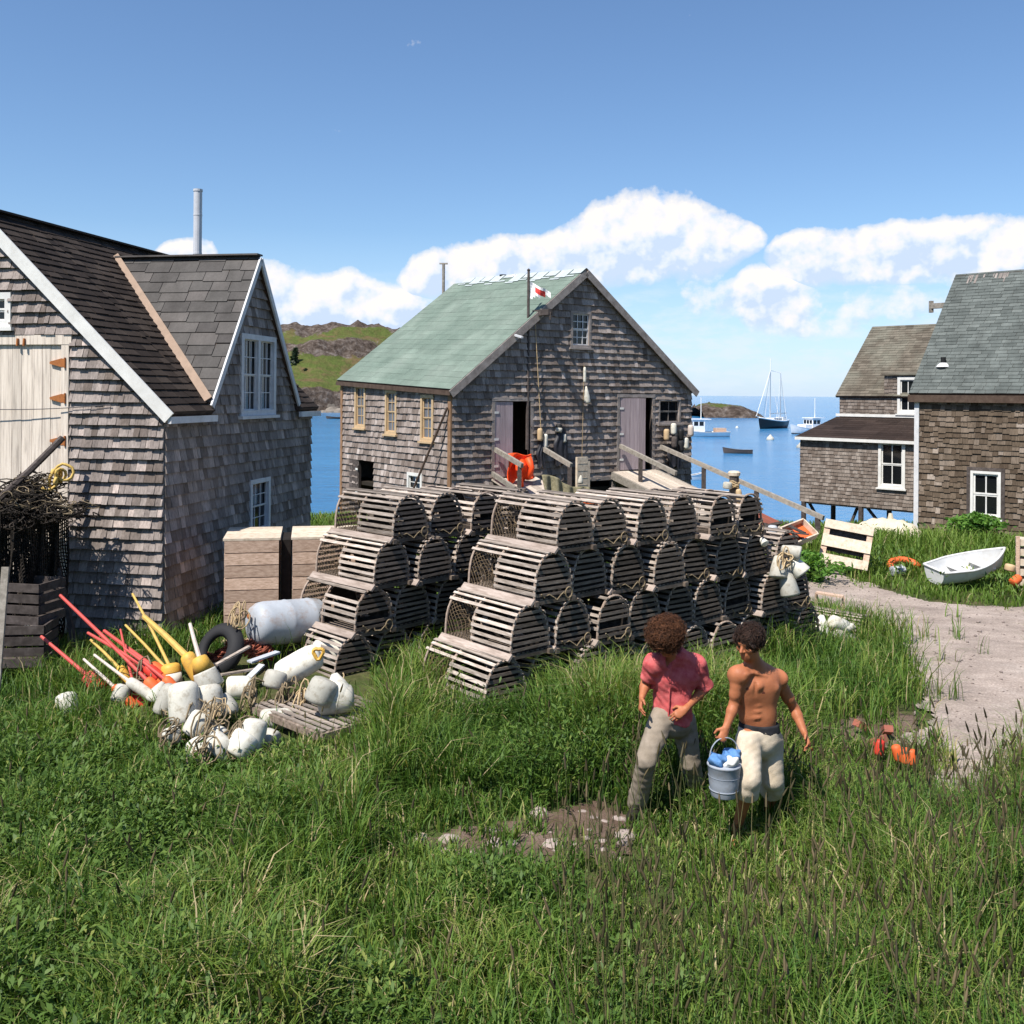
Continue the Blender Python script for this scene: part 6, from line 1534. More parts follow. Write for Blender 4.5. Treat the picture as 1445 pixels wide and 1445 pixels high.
M['cream_cloth'] = cloth('cream_trousers', (.46, .38, .28), (.62, .53, .42), 9); M['belt'] = cloth('black_waistband', (.012, .012, .014), (.03, .03, .035)); M['boot'] = cloth('black_boots', (.014, .012, .01), (.035, .03, .025))
t = NT('brown_curls'); v = t.coords(); f = t.noise(v, 60, 4, .7)
M['hair_brown'] = t.fin(t.mul(t.ramp(f, [(.35, (.04, .014, .006)), (.65, (.14, .055, .022))]), isl(t, .5)), .6, .3); t.bump(f, .8, .02)
t = NT('dark_hair'); v = t.coords(); f = t.noise(v, 60, 4, .7)
M['hair_dark'] = t.fin(t.mul(t.ramp(f, [(.35, (.014, .007, .004)), (.68, (.055, .024, .014))]), isl(t, .5)), .55, .35); t.bump(f, .8, .02)
A3 = lambda p: np.array(p, float)
def curls(name, c, Mx, rad, n, cr_, tube_r, mat, parent, face, seed, core):
    # hair: a bumpy cap plus many small curls standing out of it
    S = SDF(c - .34, c + .34, .008); S.ell(c, Mx, np.array(rad) * .78, .01); ql = random.Random(seed + 50)
    for i in range(26):
        d = nv(ql.gauss(0, 1), ql.gauss(0, 1), ql.gauss(.1, .9)); o_ = (Mx[0] * (d @ Mx[0]) * rad[0] + Mx[1] * (d @ Mx[1]) * rad[1] + Mx[2] * (d @ Mx[2]) * rad[2]) * ql.uniform(.55, .85)
        S.ell(c + o_, np.eye(3), (ql.uniform(.028, .055),) * 3, .02)
    S.wob(.007, 60, seed)
    for (p, r_) in face: S.ell(p, Mx, r_, .02, 's')
    v, q = S.mesh(); m = MB(); m.add([tuple(p) for p in v], [tuple(int(i) for i in f_) for f_ in q])
    qn = random.Random(seed)
    for i in range(n):
        d = nv(qn.gauss(0, 1), qn.gauss(0, 1), qn.gauss(.25, 1)); p = c + (Mx[0] * (d @ Mx[0]) * rad[0] + Mx[1] * (d @ Mx[1]) * rad[1] + Mx[2] * (d @ Mx[2]) * rad[2]) * qn.uniform(.72, 1.0)
        if any((((p - fp) @ Mx[0]) / fr[0]) ** 2 + (((p - fp) @ Mx[1]) / fr[1]) ** 2 + (((p - fp) @ Mx[2]) / fr[2]) ** 2 < 1.0 for fp, fr in face): continue
        a = nv(*np.cross(d, (qn.gauss(0, 1), qn.gauss(0, 1), qn.gauss(0, 1)))); b2 = np.cross(d, a); L = cr_ * qn.choice((.6, .8, 1.0, 1.3, 1.8))
        m.tube([V3(p + d * (L * .9 * t_ - .01) + (a * math.cos(t_ * 7 + i) + b2 * math.sin(t_ * 7 + i)) * L * .45) for t_ in [j / 7 for j in range(8)]], [tube_r, tube_r, tube_r, tube_r, tube_r * .9, tube_r * .8, tube_r * .6, tube_r * .3], 4)
    return m.build(name, M[mat], parent, smooth=True)

# --- man in the red shirt, head bent, walking to the left
d0 = 8.5; J = lambda px, py, dd=0.0: A3(P(px, py, d0 + dd))
neck, hd = J(950, 924, -.04), J(940, 903, -.17); shR, shL = J(924, 938, -.08), J(982, 939, .06)
chest, belly, pel = J(952, 955), J(949, 985, .02), J(948, 1010, .02)
hipR, hipL = J(933, 1017, -.05), J(965, 1018, .07); knR, anR = J(912, 1073, -.22), J(899, 1133, .02); knL, anL = J(975, 1076, .08), J(984, 1130, .36)
elR, wrR = J(911, 964, .02), J(906, 984, -.12); elL, wrL = J(994, 972, .08), J(968, 1000, -.14)
fw = nv(-.35, -.93, 0); lt = nv(*(shL - shR)); up = np.array([0, 0, 1.0])
m1 = empty('person', V3((*((anR + anL) / 2)[:2], float(g(*((anR + anL) / 2)[:2])))), 'man with bushy brown curls, red short sleeved shirt and khaki trousers, head bowed, walking', 'person')
S = SDF(np.min([anR, anL, elR, elL, hd, knR], 0) - .25, np.max([anR, anL, elL, hd, shL], 0) + .22)
S.cone(chest - lt * .07, chest + lt * .07, .12, .12, .05, (fw, 1.25)); S.cone(chest, belly, .135, .125, .06, (fw, 1.3)); S.cone(belly, pel, .118, .118, .05, (fw, 1.3))
S.cone(shR, shL, .062, .062, .05); S.cone(neck - up * .05, hd - up * .02, .064, .056, .04)
for h_, k_, a_ in ((hipR, knR, anR), (hipL, knL, anL)): S.cone(h_, k_, .092, .062, .04); S.cone(k_, k_ + (a_ - k_) * .35, .06, .058, .02); S.cone(k_ + (a_ - k_) * .35, a_, .058, .038, .02)
for a_, e_, w_ in ((shR, elR, wrR), (shL, elL, wrL)): S.cone(a_, e_, .052, .041, .03); S.cone(e_, e_ + (w_ - e_) * .3, .043, .042, .015); S.cone(e_ + (w_ - e_) * .3, w_, .042, .026, .015)
hf = nv(-.48, -.70, -.52); Mx, P_ = head(S, hd, hf, (-.2, -.3, .9), 1.06); eyes = [P_(-.031, .086, .003), P_(.031, .086, .003)]
hand(S, wrR, (wrR - elR) * .6 + np.array([-.02, -.05, -.12]), (1, .2, .2), (-.2, -1, 0), .55); hand(S, wrL, J(951, 1012, -.2) - wrL, (-.3, .6, -.6), (-.3, -.3, .9), .5)
for a_ in (anR, anL):
    z_ = float(g(a_[0], a_[1])); S.cone(a_, [a_[0], a_[1], z_ + .07], .04, .04, .02); S.cone([a_[0], a_[1], z_ + .04], [a_[0] + fw[0] * .17, a_[1] + fw[1] * .17, z_ + .035], .04, .032, .02)
sdf_obj(S, 'body', [M['skin'], M['eye']], m1, eyes)
S = SDF(np.min([shR, elR, pel, elL], 0) - .25, np.max([shL, elL, neck, hd], 0) + .15, .0075)          # shirt
S.cone(chest - lt * .075, chest + lt * .075, .138, .138, .05, (fw, 1.2)); S.cone(chest, belly, .152, .148, .06, (fw, 1.22)); S.cone(belly, pel - up * .08, .158, .188, .05, (fw, 1.2)); S.cone(shR, shL, .082, .084, .05); S.cone(neck - up * .0, shR, .085, .07, .05); S.cone(neck - up * .0, shL, .085, .07, .05)
seR = shR + (elR - shR) * .72; seL = shL + (elL - shL) * 1.0
S.cone(shR, seR + (elR - shR) * .2, .082, .072, .04); S.cone(shL, seL + (elL - shL) * .2, .085, .078, .04)
S.ell(neck + up * .075 + fw * .05, np.eye(3), (.08, .08, .06), .015, 's')
S.ell(neck + up * .0 + fw * .115, np.array([lt, fw, up]), (.035, .07, .085), .012, 's')
S.wob(.0045, 40, 3); S.wob(.005, 17, 9)
S.cone(S.surf(neck - up * .09, fw) + fw * .002, S.surf(pel, fw) + fw * .002, .008, .008, .006)
sl_, X, Y, Zz = S._sub(S.lo, S.lo + S.h * S.n)
for s_, e_, sh_ in ((seR, elR, shR), (seL, elL, shL)):
    n_ = nv(*(e_ - sh_)); dd = (X - s_[0]) * n_[0] + (Y - s_[1]) * n_[1] + (Zz - s_[2]) * n_[2]; near = ((X - s_[0]) ** 2 + (Y - s_[1]) ** 2 + (Zz - s_[2]) ** 2) < .20 ** 2
    out = np.abs((X - chest[0]) * lt[0] + (Y - chest[1]) * lt[1]) > .19
    S.F = np.where(near & out, np.maximum(S.F, dd), S.F).astype(np.float32)
hem = pel[2] - .035; S.F = np.maximum(S.F, (hem + .012 * np.sin(X * 37) + .01 * np.sin(Y * 29) - Zz)).astype(np.float32)
sdf_obj(S, 'shirt', M['shirt'], m1)
S = SDF(np.min([anR, anL, pel, knR], 0) - .2, np.max([anR, anL, pel, hipL], 0) + .22, .0075)           # trousers
S.cone(pel - up * .02, pel + up * .09, .172, .152, .04, (fw, 1.2))
for h_, k_, a_ in ((hipR, knR, anR), (hipL, knL, anL)): S.cone(h_, k_, .108, .084, .04); S.cone(k_, a_, .082, .085, .03)
S.wob(.0026, 38, 5); S.wob(.003, 12, 4); S.cut(pel + up * .09, (0, 0, 1)); S.cut([0, 0, min(anR[2], anL[2]) + .02], (0, 0, -1))
sdf_obj(S, 'trousers', M['khaki'], m1)
for a_ in (anR, anL):
    z_ = float(g(a_[0], a_[1])); S = SDF(A3([a_[0] - .35, a_[1] - .35, z_ - .05]), A3([a_[0] + .35, a_[1] + .35, z_ + .35]), .008)
    S.cone([a_[0], a_[1], z_ + .2], [a_[0], a_[1], z_ + .06], .055, .055, .02); S.cone([a_[0], a_[1], z_ + .05], [a_[0] + fw[0] * .2, a_[1] + fw[1] * .2, z_ + .04], .055, .045, .03); sdf_obj(S, 'boot', M['boot'], m1)
curls('hair', hd + Mx[2] * .045 - Mx[1] * .02, Mx, (.128, .138, .116), 3800, .046, .0030, 'hair_brown', m1, [(P_(0, .15, -.085), (.09, .115, .125)), (P_(0, .05, -.17), (.10, .12, .08))], 5, None)

# --- shirtless man with the bucket
d0 = 8.08
neck, hd = J(1067, 938, -.02), J(1057, 908, -.10); shR, shL = J(1041, 953, -.10), J(1097, 958, .06)
chest, belly, pel = J(1067, 972), J(1069, 1008, .02), J(1071, 1034, .03)
hipR, hipL = J(1056, 1044, -.05), J(1087, 1044, .07); knR, anR = J(1058, 1100, -.2), J(1040, 1168, .06); knL, anL = J(1091, 1100, .05), J(1083, 1150, .42)
elR, wrR = J(1036, 994, -.08), J(1025, 1026, -.16); elL, wrL = J(1121, 1000, .16), J(1135, 1034, .02)
fw = nv(-.28, -.96, 0); lt = nv(*(shL - shR))
m2 = empty('person', V3((*((anR + anL) / 2)[:2], float(g(*((anR + anL) / 2)[:2])))), 'shirtless tanned man with short dark hair and rolled cream trousers carrying a bucket', 'person')
S = SDF(np.min([anR, anL, elR, wrR, hd, knR], 0) - .22, np.max([anR, anL, elL, wrL, hd, shL], 0) + .22)
S.cone(chest - lt * .07 + up * .02, chest + lt * .07 + up * .02, .128, .128, .06, (fw, 1.4)); S.cone(chest + up * .02, belly, .165, .138, .08, (fw, 1.5)); S.cone(belly, pel, .136, .122, .06, (fw, 1.4))
for sg in (-1, 1):
    S.ell(chest + lt * sg * .078 + fw * .052 + up * .035, np.array([lt, fw, up]), (.082, .050, .060), .022)       # pectorals
    S.cone(chest + lt * sg * .13 + up * .02 - fw * .02, belly + lt * sg * .085, .060, .05, .06)
    for z_ in (.10, .05, .0): S.ell(belly + lt * sg * .032 + fw * .070 + up * z_, np.array([lt, fw, up]), (.034, .03, .028), .018)   # belly muscle
    S.ell(shL + up * .0 if sg > 0 else shR + up * .0, np.array([lt, fw, up]), (.050, .054, .062), .05)
S.cone(neck - up * .01 + lt * .02, shL + up * .01, .055, .06, .06); S.cone(neck - up * .01 - lt * .02, shR + up * .01, .055, .06, .06); S.cone(neck - up * .06, hd - up * .02, .066, .058, .04)
for h_, k_, a_ in ((hipR, knR, anR), (hipL, knL, anL)): S.cone(h_, k_, .088, .058, .04); S.cone(k_, k_ + (a_ - k_) * .33, .054, .058, .02); S.cone(k_ + (a_ - k_) * .33, a_, .058, .036, .02)
for a_, e_, w_ in ((shR, elR, wrR), (shL, elL, wrL)):
    S.cone(a_, a_ + (e_ - a_) * .35, .058, .050, .03); S.cone(a_ + (e_ - a_) * .35 + fw * .008, a_ + (e_ - a_) * .65 + fw * .008, .049, .048, .015); S.cone(a_ + (e_ - a_) * .6, e_, .046, .038, .02); S.cone(e_, e_ + (w_ - e_) * .3, .044, .043, .015); S.cone(e_ + (w_ - e_) * .3, w_, .043, .027, .015)
mid = S.surf(chest + up * .02, fw)
S.cone(mid + up * .06, mid - up * .05, .009, .007, .02, None, 's'); nav = S.surf(belly - up * .02, fw); S.ell(nav, np.eye(3), (.009, .012, .011), .008, 's')
for sg in (-1, 1):
    c0_ = S.surf(neck - up * .045, fw + lt * sg * .15); c9_ = S.surf(chest + lt * sg * .10 + up * .075, fw + up * .5); S.cone(c0_ - fw * .006, c9_ - fw * .007, .009, .008, .02)
nips = [(S.surf(chest + lt * sg * .082 + up * .02, fw), .012) for sg in (-1, 1)] + [(nav, .009)]
hf = nv(-.72, -.66, -.20); Mx, P_ = head(S, hd, hf, (-.2, -.2, .95), 1.08); eyes = [P_(-.031, .086, .003), P_(.031, .086, .003)]
grip = wrR + nv(*(wrR - elR)) * .085
hand(S, wrR, wrR - elR, (-.2, .95, 0), (-1, -.3, 0), 1.25); hand(S, wrL, (wrL - elL) + np.array([0, -.08, -.05]), (-1, .2, 0), (-.2, -1, .2), .6)
for a_ in (anR, anL):
    z_ = float(g(a_[0], a_[1])); S.cone(a_, [a_[0], a_[1], z_ + .06], .04, .042, .02); S.cone([a_[0], a_[1], z_ + .04], [a_[0] + fw[0] * .18, a_[1] + fw[1] * .18, z_ + .03], .042, .03, .03)
sdf_obj(S, 'body', [M['skin'], M['eye'], M['areola']], m2, eyes, nips)
S = SDF(np.min([anR, anL, pel, knR], 0) - .2, np.max([anR, anL, pel, hipL], 0) + .22, .0075)
S.cone(pel - up * .04, pel + up * .04, .172, .166, .04, (fw, 1.28))
cfR = knR + (anR - knR) * .28; cfL = knL + (anL - knL) * .30
for h_, k_, a_ in ((hipR, knR, cfR), (hipL, knL, cfL)): S.cone(h_, k_, .106, .084, .04); S.cone(k_, a_, .082, .088, .03); S.cone(a_ - (k_ - a_) * 0, a_ + (k_ - a_) * .45, .098, .098, .012)
S.wob(.0022, 36, 15); S.wob(.003, 12, 14); S.cut(pel + up * .05, (0, 0, 1))
sl_, X, Y, Zz = S._sub(S.lo, S.lo + S.h * S.n)
for c_, k_ in ((cfR, knR), (cfL, knL)):
    n_ = nv(*(c_ - k_)); dd = (X - c_[0]) * n_[0] + (Y - c_[1]) * n_[1] + (Zz - c_[2]) * n_[2]; near = ((X - c_[0]) ** 2 + (Y - c_[1]) ** 2 + (Zz - c_[2]) ** 2) < .22 ** 2; S.F = np.where(near, np.maximum(S.F, dd), S.F).astype(np.float32)
sdf_obj(S, 'trousers', M['cream_cloth'], m2)
S = SDF(pel - .25, pel + .25, .0075); S.cone(pel + up * .02, pel + up * .085, .168, .160, .03, (fw, 1.28)); S.cut(pel + up * .085, (0, 0, 1)); S.cut(pel + up * .02, (0, 0, -1)); S.wob(.002, 20, 2); sdf_obj(S, 'waistband', M['belt'], m2)
curls('hair', hd + Mx[2] * .04 - Mx[1] * .018, Mx, (.103, .122, .108), 3400, .028, .0030, 'hair_dark', m2, [(P_(0, .125, -.03), (.11, .095, .10)), (P_(0, .05, -.11), (.14, .11, .09))], 7, None)
# bucket hanging from his right hand, cloth heaped in it
M['pail'] = paint('dull_zinc_paint', (.30, .33, .38), (.2, .17, .15), .7, .6, 9, .35)
gx = V3(grip); bt = V3((gx.x + .01, gx.y - .01, gx.z - .20)); bk_ = empty('bucket', bt - UP * .26, 'galvanised bucket in the hand of the shirtless man, blue and white cloth on top', 'bucket')
m = MB(); m.lathe(bt, -UP, [(0, .132), (.012, .137), (.02, .13), (.14, .12), (.25, .104), (.26, .098), (.262, .0)], 24); m.build('pail', M['pail'], bk_, smooth=True)
m = MB()
for z_ in (.09, .2): m.lathe(bt - UP * z_, -UP, [(0, .118), (.006, .127 - .012 * (z_ > .1)), (.014, .110)], 24)
m.build('hoop', M['pail'], bk_, smooth=True)
m = MB(); ws = V3((.95, .3, 0)).normalized(); m.tube([bt + ws * .132 * math.cos(q_) + UP * (.20 * math.sin(q_) ** .7 if math.sin(q_) > 0 else 0) for q_ in [math.pi * i / 16 for i in range(17)]], .005, 6); m.build('handle', M['pail'], bk_)
M['bluecloth'] = cloth('blue_cloth', (.045, .14, .34), (.14, .28, .52), 16); M['palecloth'] = cloth('pale_cloth', (.55, .53, .5), (.75, .73, .7), 12)
for i, (ox, oy, oz, r_, mt, sd_, lb) in enumerate(((-.055, -.04, .03, .075, 'bluecloth', 3, 'crumpled blue cloth in the bucket, on the left'), (.035, -.065, .03, .06, 'palecloth', 4, 'crumpled pale cloth between the blue ones in the bucket'), (.055, .03, .04, .072, 'bluecloth', 5, 'crumpled blue cloth in the bucket, on the right'))):
    c_ = A3(bt + V3((ox, oy, oz))); S = SDF(c_ - .16, c_ + .16, .006); S.ell(c_, np.eye(3), (r_, r_, r_ * .7), .02); S.wob(.016, 42, sd_); v, q = S.mesh(); tag(np_obj('cloth', v, q, [], M[mt]), lb, 'cloth')
# ------------------------------------------------------------------ vegetation
def leafmat(name, stops, attr='rnd', trans=.28):
    t = NT(name); at = t.n('Attribute', attribute_name=attr)
    if attr == 'isl': f = t.n('NewGeometry').outputs['Random Per Island']
    else: f = at.outputs['Fac']
    c = t.ramp(f, stops); t.l(c, t.b.inputs['Base Color']); t.b.inputs['Roughness'].default_value = .55; t.b.inputs['Specular IOR Level'].default_value = .25
    tr = t.n('BsdfTranslucent'); mixc = t.n('Mix', data_type='RGBA', blend_type='MULTIPLY'); mixc.inputs[0].default_value = 1; t.l(c, mixc.inputs[6]); mixc.inputs[7].default_value = (1.2, 1.25, .6, 1); t.l(mixc.outputs[2], tr.inputs['Color'])
    ms = t.n('MixShader'); ms.inputs[0].default_value = trans; t.l(t.b.outputs[0], ms.inputs[1]); t.l(tr.outputs[0], ms.inputs[2]); t.l(ms.outputs[0], t.out.inputs[0])
    return t.m
M['grass'] = leafmat('grass_blades', [(0, (.022, .058, .009)), (.28, (.052, .115, .016)), (.56, (.105, .185, .028)), (.8, (.19, .235, .048)), (.93, (.30, .26, .11)), (1, (.42, .34, .19))])
M['grass_far'] = leafmat('grass_blades_far', [(0, (.065, .13, .018)), (.5, (.12, .2, .03)), (.85, (.18, .25, .05)), (1, (.3, .26, .12))])
M['weed'] = leafmat('broad_leaves', [(0, (.04, .085, .016)), (.5, (.085, .15, .028)), (.85, (.14, .21, .045)), (1, (.24, .27, .07))])
M['stalk'] = leafmat('grass_stalks', [(0, (.07, .10, .03)), (.5, (.13, .14, .055)), (1, (.22, .18, .09))], trans=.2)
M['seed'] = leafmat('seed_heads', [(0, (.045, .04, .02)), (.5, (.085, .07, .035)), (1, (.17, .13, .07))], trans=.2)
M['shrub'] = leafmat('shrub_leaves', [(0, (.05, .13, .02)), (.6, (.10, .22, .035)), (1, (.16, .28, .05))], 'isl')
M['conifer'] = leafmat('conifer_needles', [(0, (.014, .028, .012)), (1, (.03, .05, .02))], 'isl', .1)
HEAP = [(G(*p_).x, G(*p_).y) for p_ in ((150, 990), (235, 1075), (330, 1096), (430, 1062), (545, 1010), (520, 950), (420, 935), (300, 925), (190, 935))]
def keep(x, y, m_path=.0, dirt_p=.3):
    wx_, wy_ = x + 1.1 * (fbm(x * 1.7, y * 1.7) - .47) + nr.normal(0, .17, len(x)), y + 1.1 * (fbm(x * 1.7 + 9, y * 1.7) - .47) + nr.normal(0, .2, len(x)); ok = ~(inpoly(wx_, wy_, PATH) & (nr.random(len(x)) > .012 * (fbm(x * 3, y * 3) > .5)))
    for d in (DIRT, DIRT2): ok &= ~(inpoly(x, y, d) & (nr.random(len(x)) > dirt_p * 2 * (fbm(x * 4, y * 4) > .45)))
    # left fish house, houses, trap stacks
    def rect(Ox, Ux, Vx, u0, u1, v0, v1):
        u = (x - Ox.x) * Ux.x + (y - Ox.y) * Ux.y; v = (x - Ox.x) * Vx.x + (y - Ox.y) * Vx.y
        return (u > u0) & (u < u1) & (v > v0) & (v < v1)
    ok &= ~rect(O_FH, e1, e2, -.02, 6, -.02, 7); ok &= ~rect(c1, U2, -N2, -.05, 9, -.05, 7); ok &= ~rect(c3, U3, I3, -.02, 9, -.02, 7)
    ok &= ~rect(C0, B_R, -A_, .05, 6.2, .04, 1.15); ok &= ~rect(C1, BL_, -AL, .05, 2.6, .04, 1.15)
    ok &= ~rect(ca, cU, cV, -.05, 1.9, -.05, 1.3)
    ok &= ~(inpoly(x, y, HEAP) & (nr.random(len(x)) > .10))
    return ok
O_FH = V3((-4.62, 13.2, 0))
def scatter(n, y0, y1, slope=.58, pad=.8):
    y = np.sqrt(nr.random(n) * (y1 ** 2 - y0 ** 2) + y0 ** 2); x = (nr.random(n) * 2 - 1) * (slope * y + pad); return x, y
def blades(bx, by, h, wd, lean, rnd):
    n = len(bx); az_ = nr.random(n) * 2 * np.pi; wa = az_ + np.pi / 2 + nr.normal(0, .5, n)
    bz = g(bx, by) - .02; dx, dy = np.cos(az_), np.sin(az_); wx, wy = np.cos(wa) * wd / 2, np.sin(wa) * wd / 2
    V = np.empty((n, 7, 3), np.float32)
    for i, (f, lf, wf) in enumerate(((0, 0, .8), (.45, .16, 1.0), (.8, .5, .62))):
        cx_, cy_, cz_ = bx + dx * lean * lf, by + dy * lean * lf, bz + h * f * (1 - .12 * lf)
        V[:, 2 * i, 0] = cx_ - wx * wf; V[:, 2 * i, 1] = cy_ - wy * wf; V[:, 2 * i, 2] = cz_
        V[:, 2 * i + 1, 0] = cx_ + wx * wf; V[:, 2 * i + 1, 1] = cy_ + wy * wf; V[:, 2 * i + 1, 2] = cz_
    V[:, 6, 0] = bx + dx * lean; V[:, 6, 1] = by + dy * lean; V[:, 6, 2] = bz + h * (.98 - .25 * np.clip(lean / (h + .01), 0, 1.5))
    b0 = (np.arange(n) * 7)[:, None]
    q = np.concatenate([b0 + np.array([0, 1, 3, 2]), b0 + np.array([2, 3, 5, 4])]); t_ = b0 + np.array([4, 5, 6])
    return V.reshape(-1, 3), q, t_, np.repeat(rnd, 7)
def tufts(x, y, per, hm, spread, wd, dry=0.0):
    n = len(x); patchv = fbm(x * .8 + 50, y * .8, 4) / .94
    X = np.repeat(x, per) + nr.normal(0, 1, n * per) * np.repeat(spread, per); Y = np.repeat(y, per) + nr.normal(0, 1, n * per) * np.repeat(spread, per)
    H = np.repeat(hm * (.5 + 1.0 * patchv), per) * nr.uniform(.4, 1.3, n * per)
    rnd = np.clip(np.repeat(.08 + .75 * patchv + nr.normal(0, .14, n), per) + nr.normal(0, .12, n * per) + (nr.random(n * per) < dry) * .5, 0, 1)
    return blades(X, Y, H, nr.uniform(.5, 1.4, n * per) * wd, H * nr.uniform(.08, .95, n * per), rnd)
def height_map(x, y):
    h = np.full(len(x), .48) * (.45 + 1.15 * fbm(x * 1.6 + 70, y * 1.6))
    h = np.where(x < -.8, h * .85, h); h = h + .24 * np.exp(-((x - 2.3) / 2.1) ** 2 - ((y - 9.9) / 1.1) ** 2)
    h = np.where((y < 7.6) & (x > 1.2), h + .04, h)
    h = h * np.where((x < -1.2) & (x > -4.2) & (y > 8.2) & (y < 11.6), .55, 1)     # kept low round the buoy heap
    h = h * (1 - .72 * np.exp(-((x - 1.6) / 1.0) ** 4 - ((y - 7.45) / 1.1) ** 4)) * (1 - .78 * np.exp(-((x - 3.7) / 1.0) ** 4 - ((y - 9.5) / .95) ** 4))
    d = np.hypot(x - .0, y - 7.9); h = h * np.where((np.abs(x - .15) < 1.3) & (y < 8.6), .45, 1)
    return h
# near grass
x, y = scatter(20500, 4.6, 10.2, .58, 2.9); ok = keep(x, y); x, y = x[ok], y[ok]
a = tufts(x, y, 9, height_map(x, y), np.full(len(x), .038), .0115, .06)
x, y = scatter(13500, 10.0, 16, .58, 2.9); ok = keep(x, y); x, y = x[ok], y[ok]
b_ = tufts(x, y, 8, height_map(x, y) * .95, np.full(len(x), .06), .012, .05)
def cat(*sets):
    vs, qs, ts, rs = [], [], [], []; o = 0
    for v, q, t_, r_ in sets: vs.append(v); qs.append(q + o); ts.append(t_ + o); rs.append(r_); o += len(v)
    return np.concatenate(vs), np.concatenate(qs), np.concatenate(ts), np.concatenate(rs)
v, q_, t_, r_ = cat(a, b_)
tag(np_obj('grass', v, q_, t_, M['grass'], attr={'rnd': r_}), 'long green grass growing around the trap stacks and the men', 'grass', kind='stuff')
# far grass: bank before the right houses, verge behind the traps
x, y = scatter(18500, 15.5, 31, .6, 3.2); ok = keep(x, y) & (fbm(x * .9, y * .9) > .22); x, y = x[ok], y[ok]
bank = np.clip((x - 6.3) / 1.5, 0, 1) * np.clip((y - 18) / 3, 0, 1)
hm = np.where(x > 5.5, .24 + .42 * bank * np.exp(-((y - 23.5) / 2.2) ** 2), .2)
a = tufts(x, y, 8, hm, np.full(len(x), .09), .02, .04)
tag(np_obj('grass', *a[:3], M['grass_far'], attr={'rnd': a[3]}), 'grass bank between the path and the right hand houses', 'grass', kind='stuff')
# broad leaved weeds
def weeds(x, y, nl, hm, ls):
    n = len(x); N = n * nl; bx = np.repeat(x, nl); by = np.repeat(y, nl); H = np.repeat(hm, nl)
    f = nr.random(N) ** .7; az_ = nr.random(N) * 2 * np.pi; rad = .04 + .13 * nr.random(N)
    cx_ = bx + np.cos(az_) * rad; cy_ = by + np.sin(az_) * rad; cz_ = g(bx, by) + H * f
    L = ls * nr.uniform(.6, 1.35, N); el_ = nr.normal(.45, .5, N)
    d = np.stack([np.cos(az_) * np.cos(el_), np.sin(az_) * np.cos(el_), np.sin(el_)], 1); s = np.stack([-np.sin(az_), np.cos(az_), nr.normal(0, .3, N)], 1)
    c = np.stack([cx_, cy_, cz_], 1); L = L[:, None]
    V = np.stack([c, c + d * L * .5 + s * L * .17 + [0, 0, .006], c + d * L, c + d * L * .5 - s * L * .17 + [0, 0, .006]], 1)
    q = (np.arange(N) * 4)[:, None] + np.array([0, 1, 2, 3])
    return V.reshape(-1, 3), q, np.zeros((0, 3), int), np.repeat(np.clip(np.repeat(nr.normal(.45, .2, n), nl) + nr.normal(0, .15, N), 0, 1), 4)
x, y = scatter(8500, 4.8, 10.4, .58, 2); ok = keep(x, y, dirt_p=.08) & (fbm(x * .9 + 7, y * .9 + 3) > .42 + .12 * (x > .8)); x, y = x[ok], y[ok]
ok = ~((y > 9.3) & (x < -1.0)); x, y = x[ok], y[ok]
w1 = weeds(x, y, 18, height_map(x, y) * nr.uniform(.6, 1.35, len(x)), .062)
x, y = scatter(900, 18, 27, .6, .5); ok = keep(x, y) & (x > 6) & (fbm(x * .9 + 7, y * .9 + 3) > .36); x, y = x[ok], y[ok]
w2 = weeds(x, y, 16, np.full(len(x), .42), .13)
v, q_, t_, r_ = cat(w1, w2)
tag(np_obj('weeds', v, q_, t_, M['weed'], attr={'rnd': r_}), 'broad leaved weeds mixed into the grass', 'weeds', kind='stuff')
# tall flowering grasses
def stalks(x, y, h, head, rad):
    n = len(x); z0 = g(x, y); az_ = nr.random(n) * 2 * np.pi; ln = h * nr.uniform(.03, .28, n); K = 4
    V = []; Q = []; R_ = []; o = 0
    hr = [(0, .0022, 1), (.5, .002, 1), (1 - head, .0017, 1)]
    allh = np.empty((n, 6, K, 3), np.float32)
    lev = [(0, .0028), (.45, .0024), (.999, .002), (1.0, rad), (1.0 + head * .55, rad * 1.05), (1 + head, rad * .25)]
    for i, (f, rr) in enumerate(lev):
        cx_ = x + np.cos(az_) * ln * f ** 2; cy_ = y + np.sin(az_) * ln * f ** 2; cz_ = z0 + h * f
        for j in range(K):
            a_ = 2 * np.pi * j / K; allh[:, i, j, 0] = cx_ + np.cos(a_) * rr; allh[:, i, j, 1] = cy_ + np.sin(a_) * rr; allh[:, i, j, 2] = cz_
    qs = [];  # stem quads then head quads
    for (lo, hi) in ((0, 2), (3, 5)):
        qq = []
        for i in range(lo, hi):
            for j in range(K): qq.append([i * K + j, i * K + (j + 1) % K, (i + 1) * K + (j + 1) % K, (i + 1) * K + j])
        qs.append(((np.arange(n) * 6 * K)[:, None, None] + np.array(qq)[None]).reshape(-1, 4))
    return allh.reshape(-1, 3), qs[0], qs[1], np.repeat(nr.random(n), 6 * K)
x, y = scatter(3600, 5.0, 9.6, .58, .5); ok = keep(x, y, dirt_p=.1) & ((x > .9) | ((x > .35) & (y < 8.2)) | (nr.random(len(x)) < .07)); x, y = x[ok], y[ok]
clear = ((np.hypot(x - 1.55, (y - 7.5) * .8) < .8) & (nr.random(len(x)) < .72)) | ((np.hypot(x - 3.7, y - 9.4) < .8) & (nr.random(len(x)) < .7)); x, y = x[~clear], y[~clear]
h = nr.uniform(.40, .82, len(x)) * np.where(y > 8.2, .85, 1) * (1 + .25 * np.clip((x - 2.5) / 2, 0, 1))
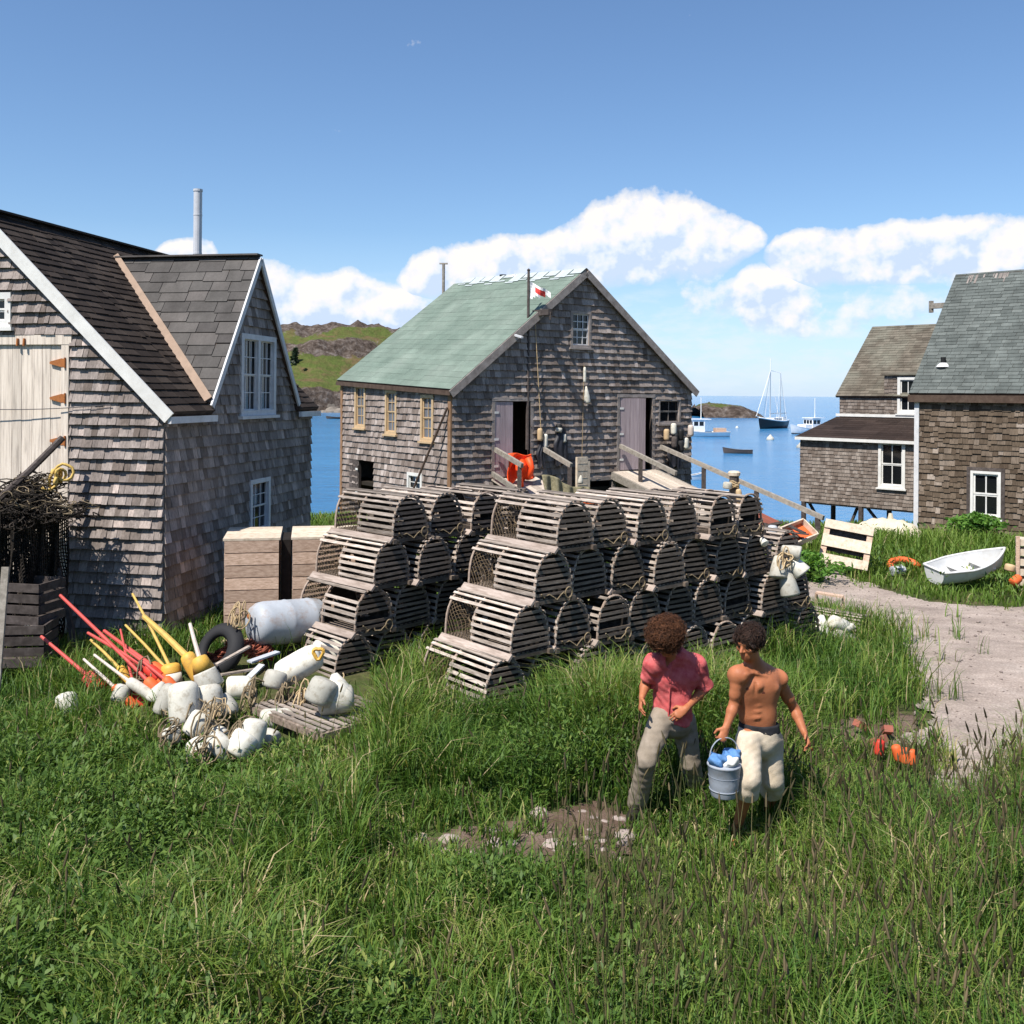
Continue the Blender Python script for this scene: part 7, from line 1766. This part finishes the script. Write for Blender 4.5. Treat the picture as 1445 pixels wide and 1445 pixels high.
v, qs_, qh_, r_ = stalks(x, y, h, .13, .0085)
o_ = np_obj('seed_grass', v, np.concatenate([qs_, qh_]), [], [M['stalk'], M['seed']], attr={'rnd': r_})
mi = np.concatenate([np.zeros(len(qs_), np.int32), np.ones(len(qh_), np.int32)]); o_.data.polygons.foreach_set('material_index', mi[:len(o_.data.polygons)])
tag(o_, 'tall flowering grass with brown seed heads in the right foreground', 'grass', kind='stuff')
# loose pebbles on the path
n = 2600; x = nr.uniform(2.5, 11, n); y = nr.uniform(8, 24, n); ok = inpoly(x, y, PATH); x, y = x[ok], y[ok]; n = len(x); s_ = nr.uniform(.006, .022, n) * (1 + 1.2 * (nr.random(n) < .06)); zz = g(x, y) + .03 + s_ * .3
D = np.array([(1, 0, 0), (0, 1, 0), (-1, 0, 0), (0, -1, 0), (0, 0, .7), (0, 0, -.5)]); V = np.stack([x, y, zz], 1)[:, None] + D[None] * s_[:, None, None] * nr.uniform(.7, 1.3, (n, 6, 1))
T_ = np.array([(0, 1, 4), (1, 2, 4), (2, 3, 4), (3, 0, 4), (1, 0, 5), (2, 1, 5), (3, 2, 5), (0, 3, 5)]); T_ = ((np.arange(n) * 6)[:, None, None] + T_[None]).reshape(-1, 3)
tag(np_obj('pebbles', V.reshape(-1, 3), np.zeros((0, 4), int), T_, M['stone'], smooth=False), 'loose pebbles scattered over the gravel path', 'pebbles', kind='stuff')
# shrub by the window, small bush beyond the traps, trees on the hill
p = G(1374, 800); p.y += .0
clump_tree('shrub', gp(13.0 * .745, 21.0) if False else gp(*W(1375, 780, c3 + N3 * .9, N3)[:2]), 0.8, 1.5, 'bright green leafy shrub under the window of the big right house', 'shrub', M['shrub'], 2600, .085, seed=4)
p = P(1140, 780, 20.2); clump_tree('bush', gp(p.x, p.y), .62, 1.2, 'low dark green bush between the trap stack and the pallet', 'bush', M['weed'] if False else M['shrub'], 1500, .07, seed=6)
p = P(417, 534, 322); clump_tree('conifer', p, 9.5, 5, 'thin dark conifer standing on the far green hillside', 'tree', M['conifer'], 500, .9, seed=8, cone=True)
p = P(426, 531, 320); clump_tree('bush', p, 2.6, 5.5, 'dark bush beside the conifer on the far hillside', 'bush', M['conifer'], 300, .8, seed=9)
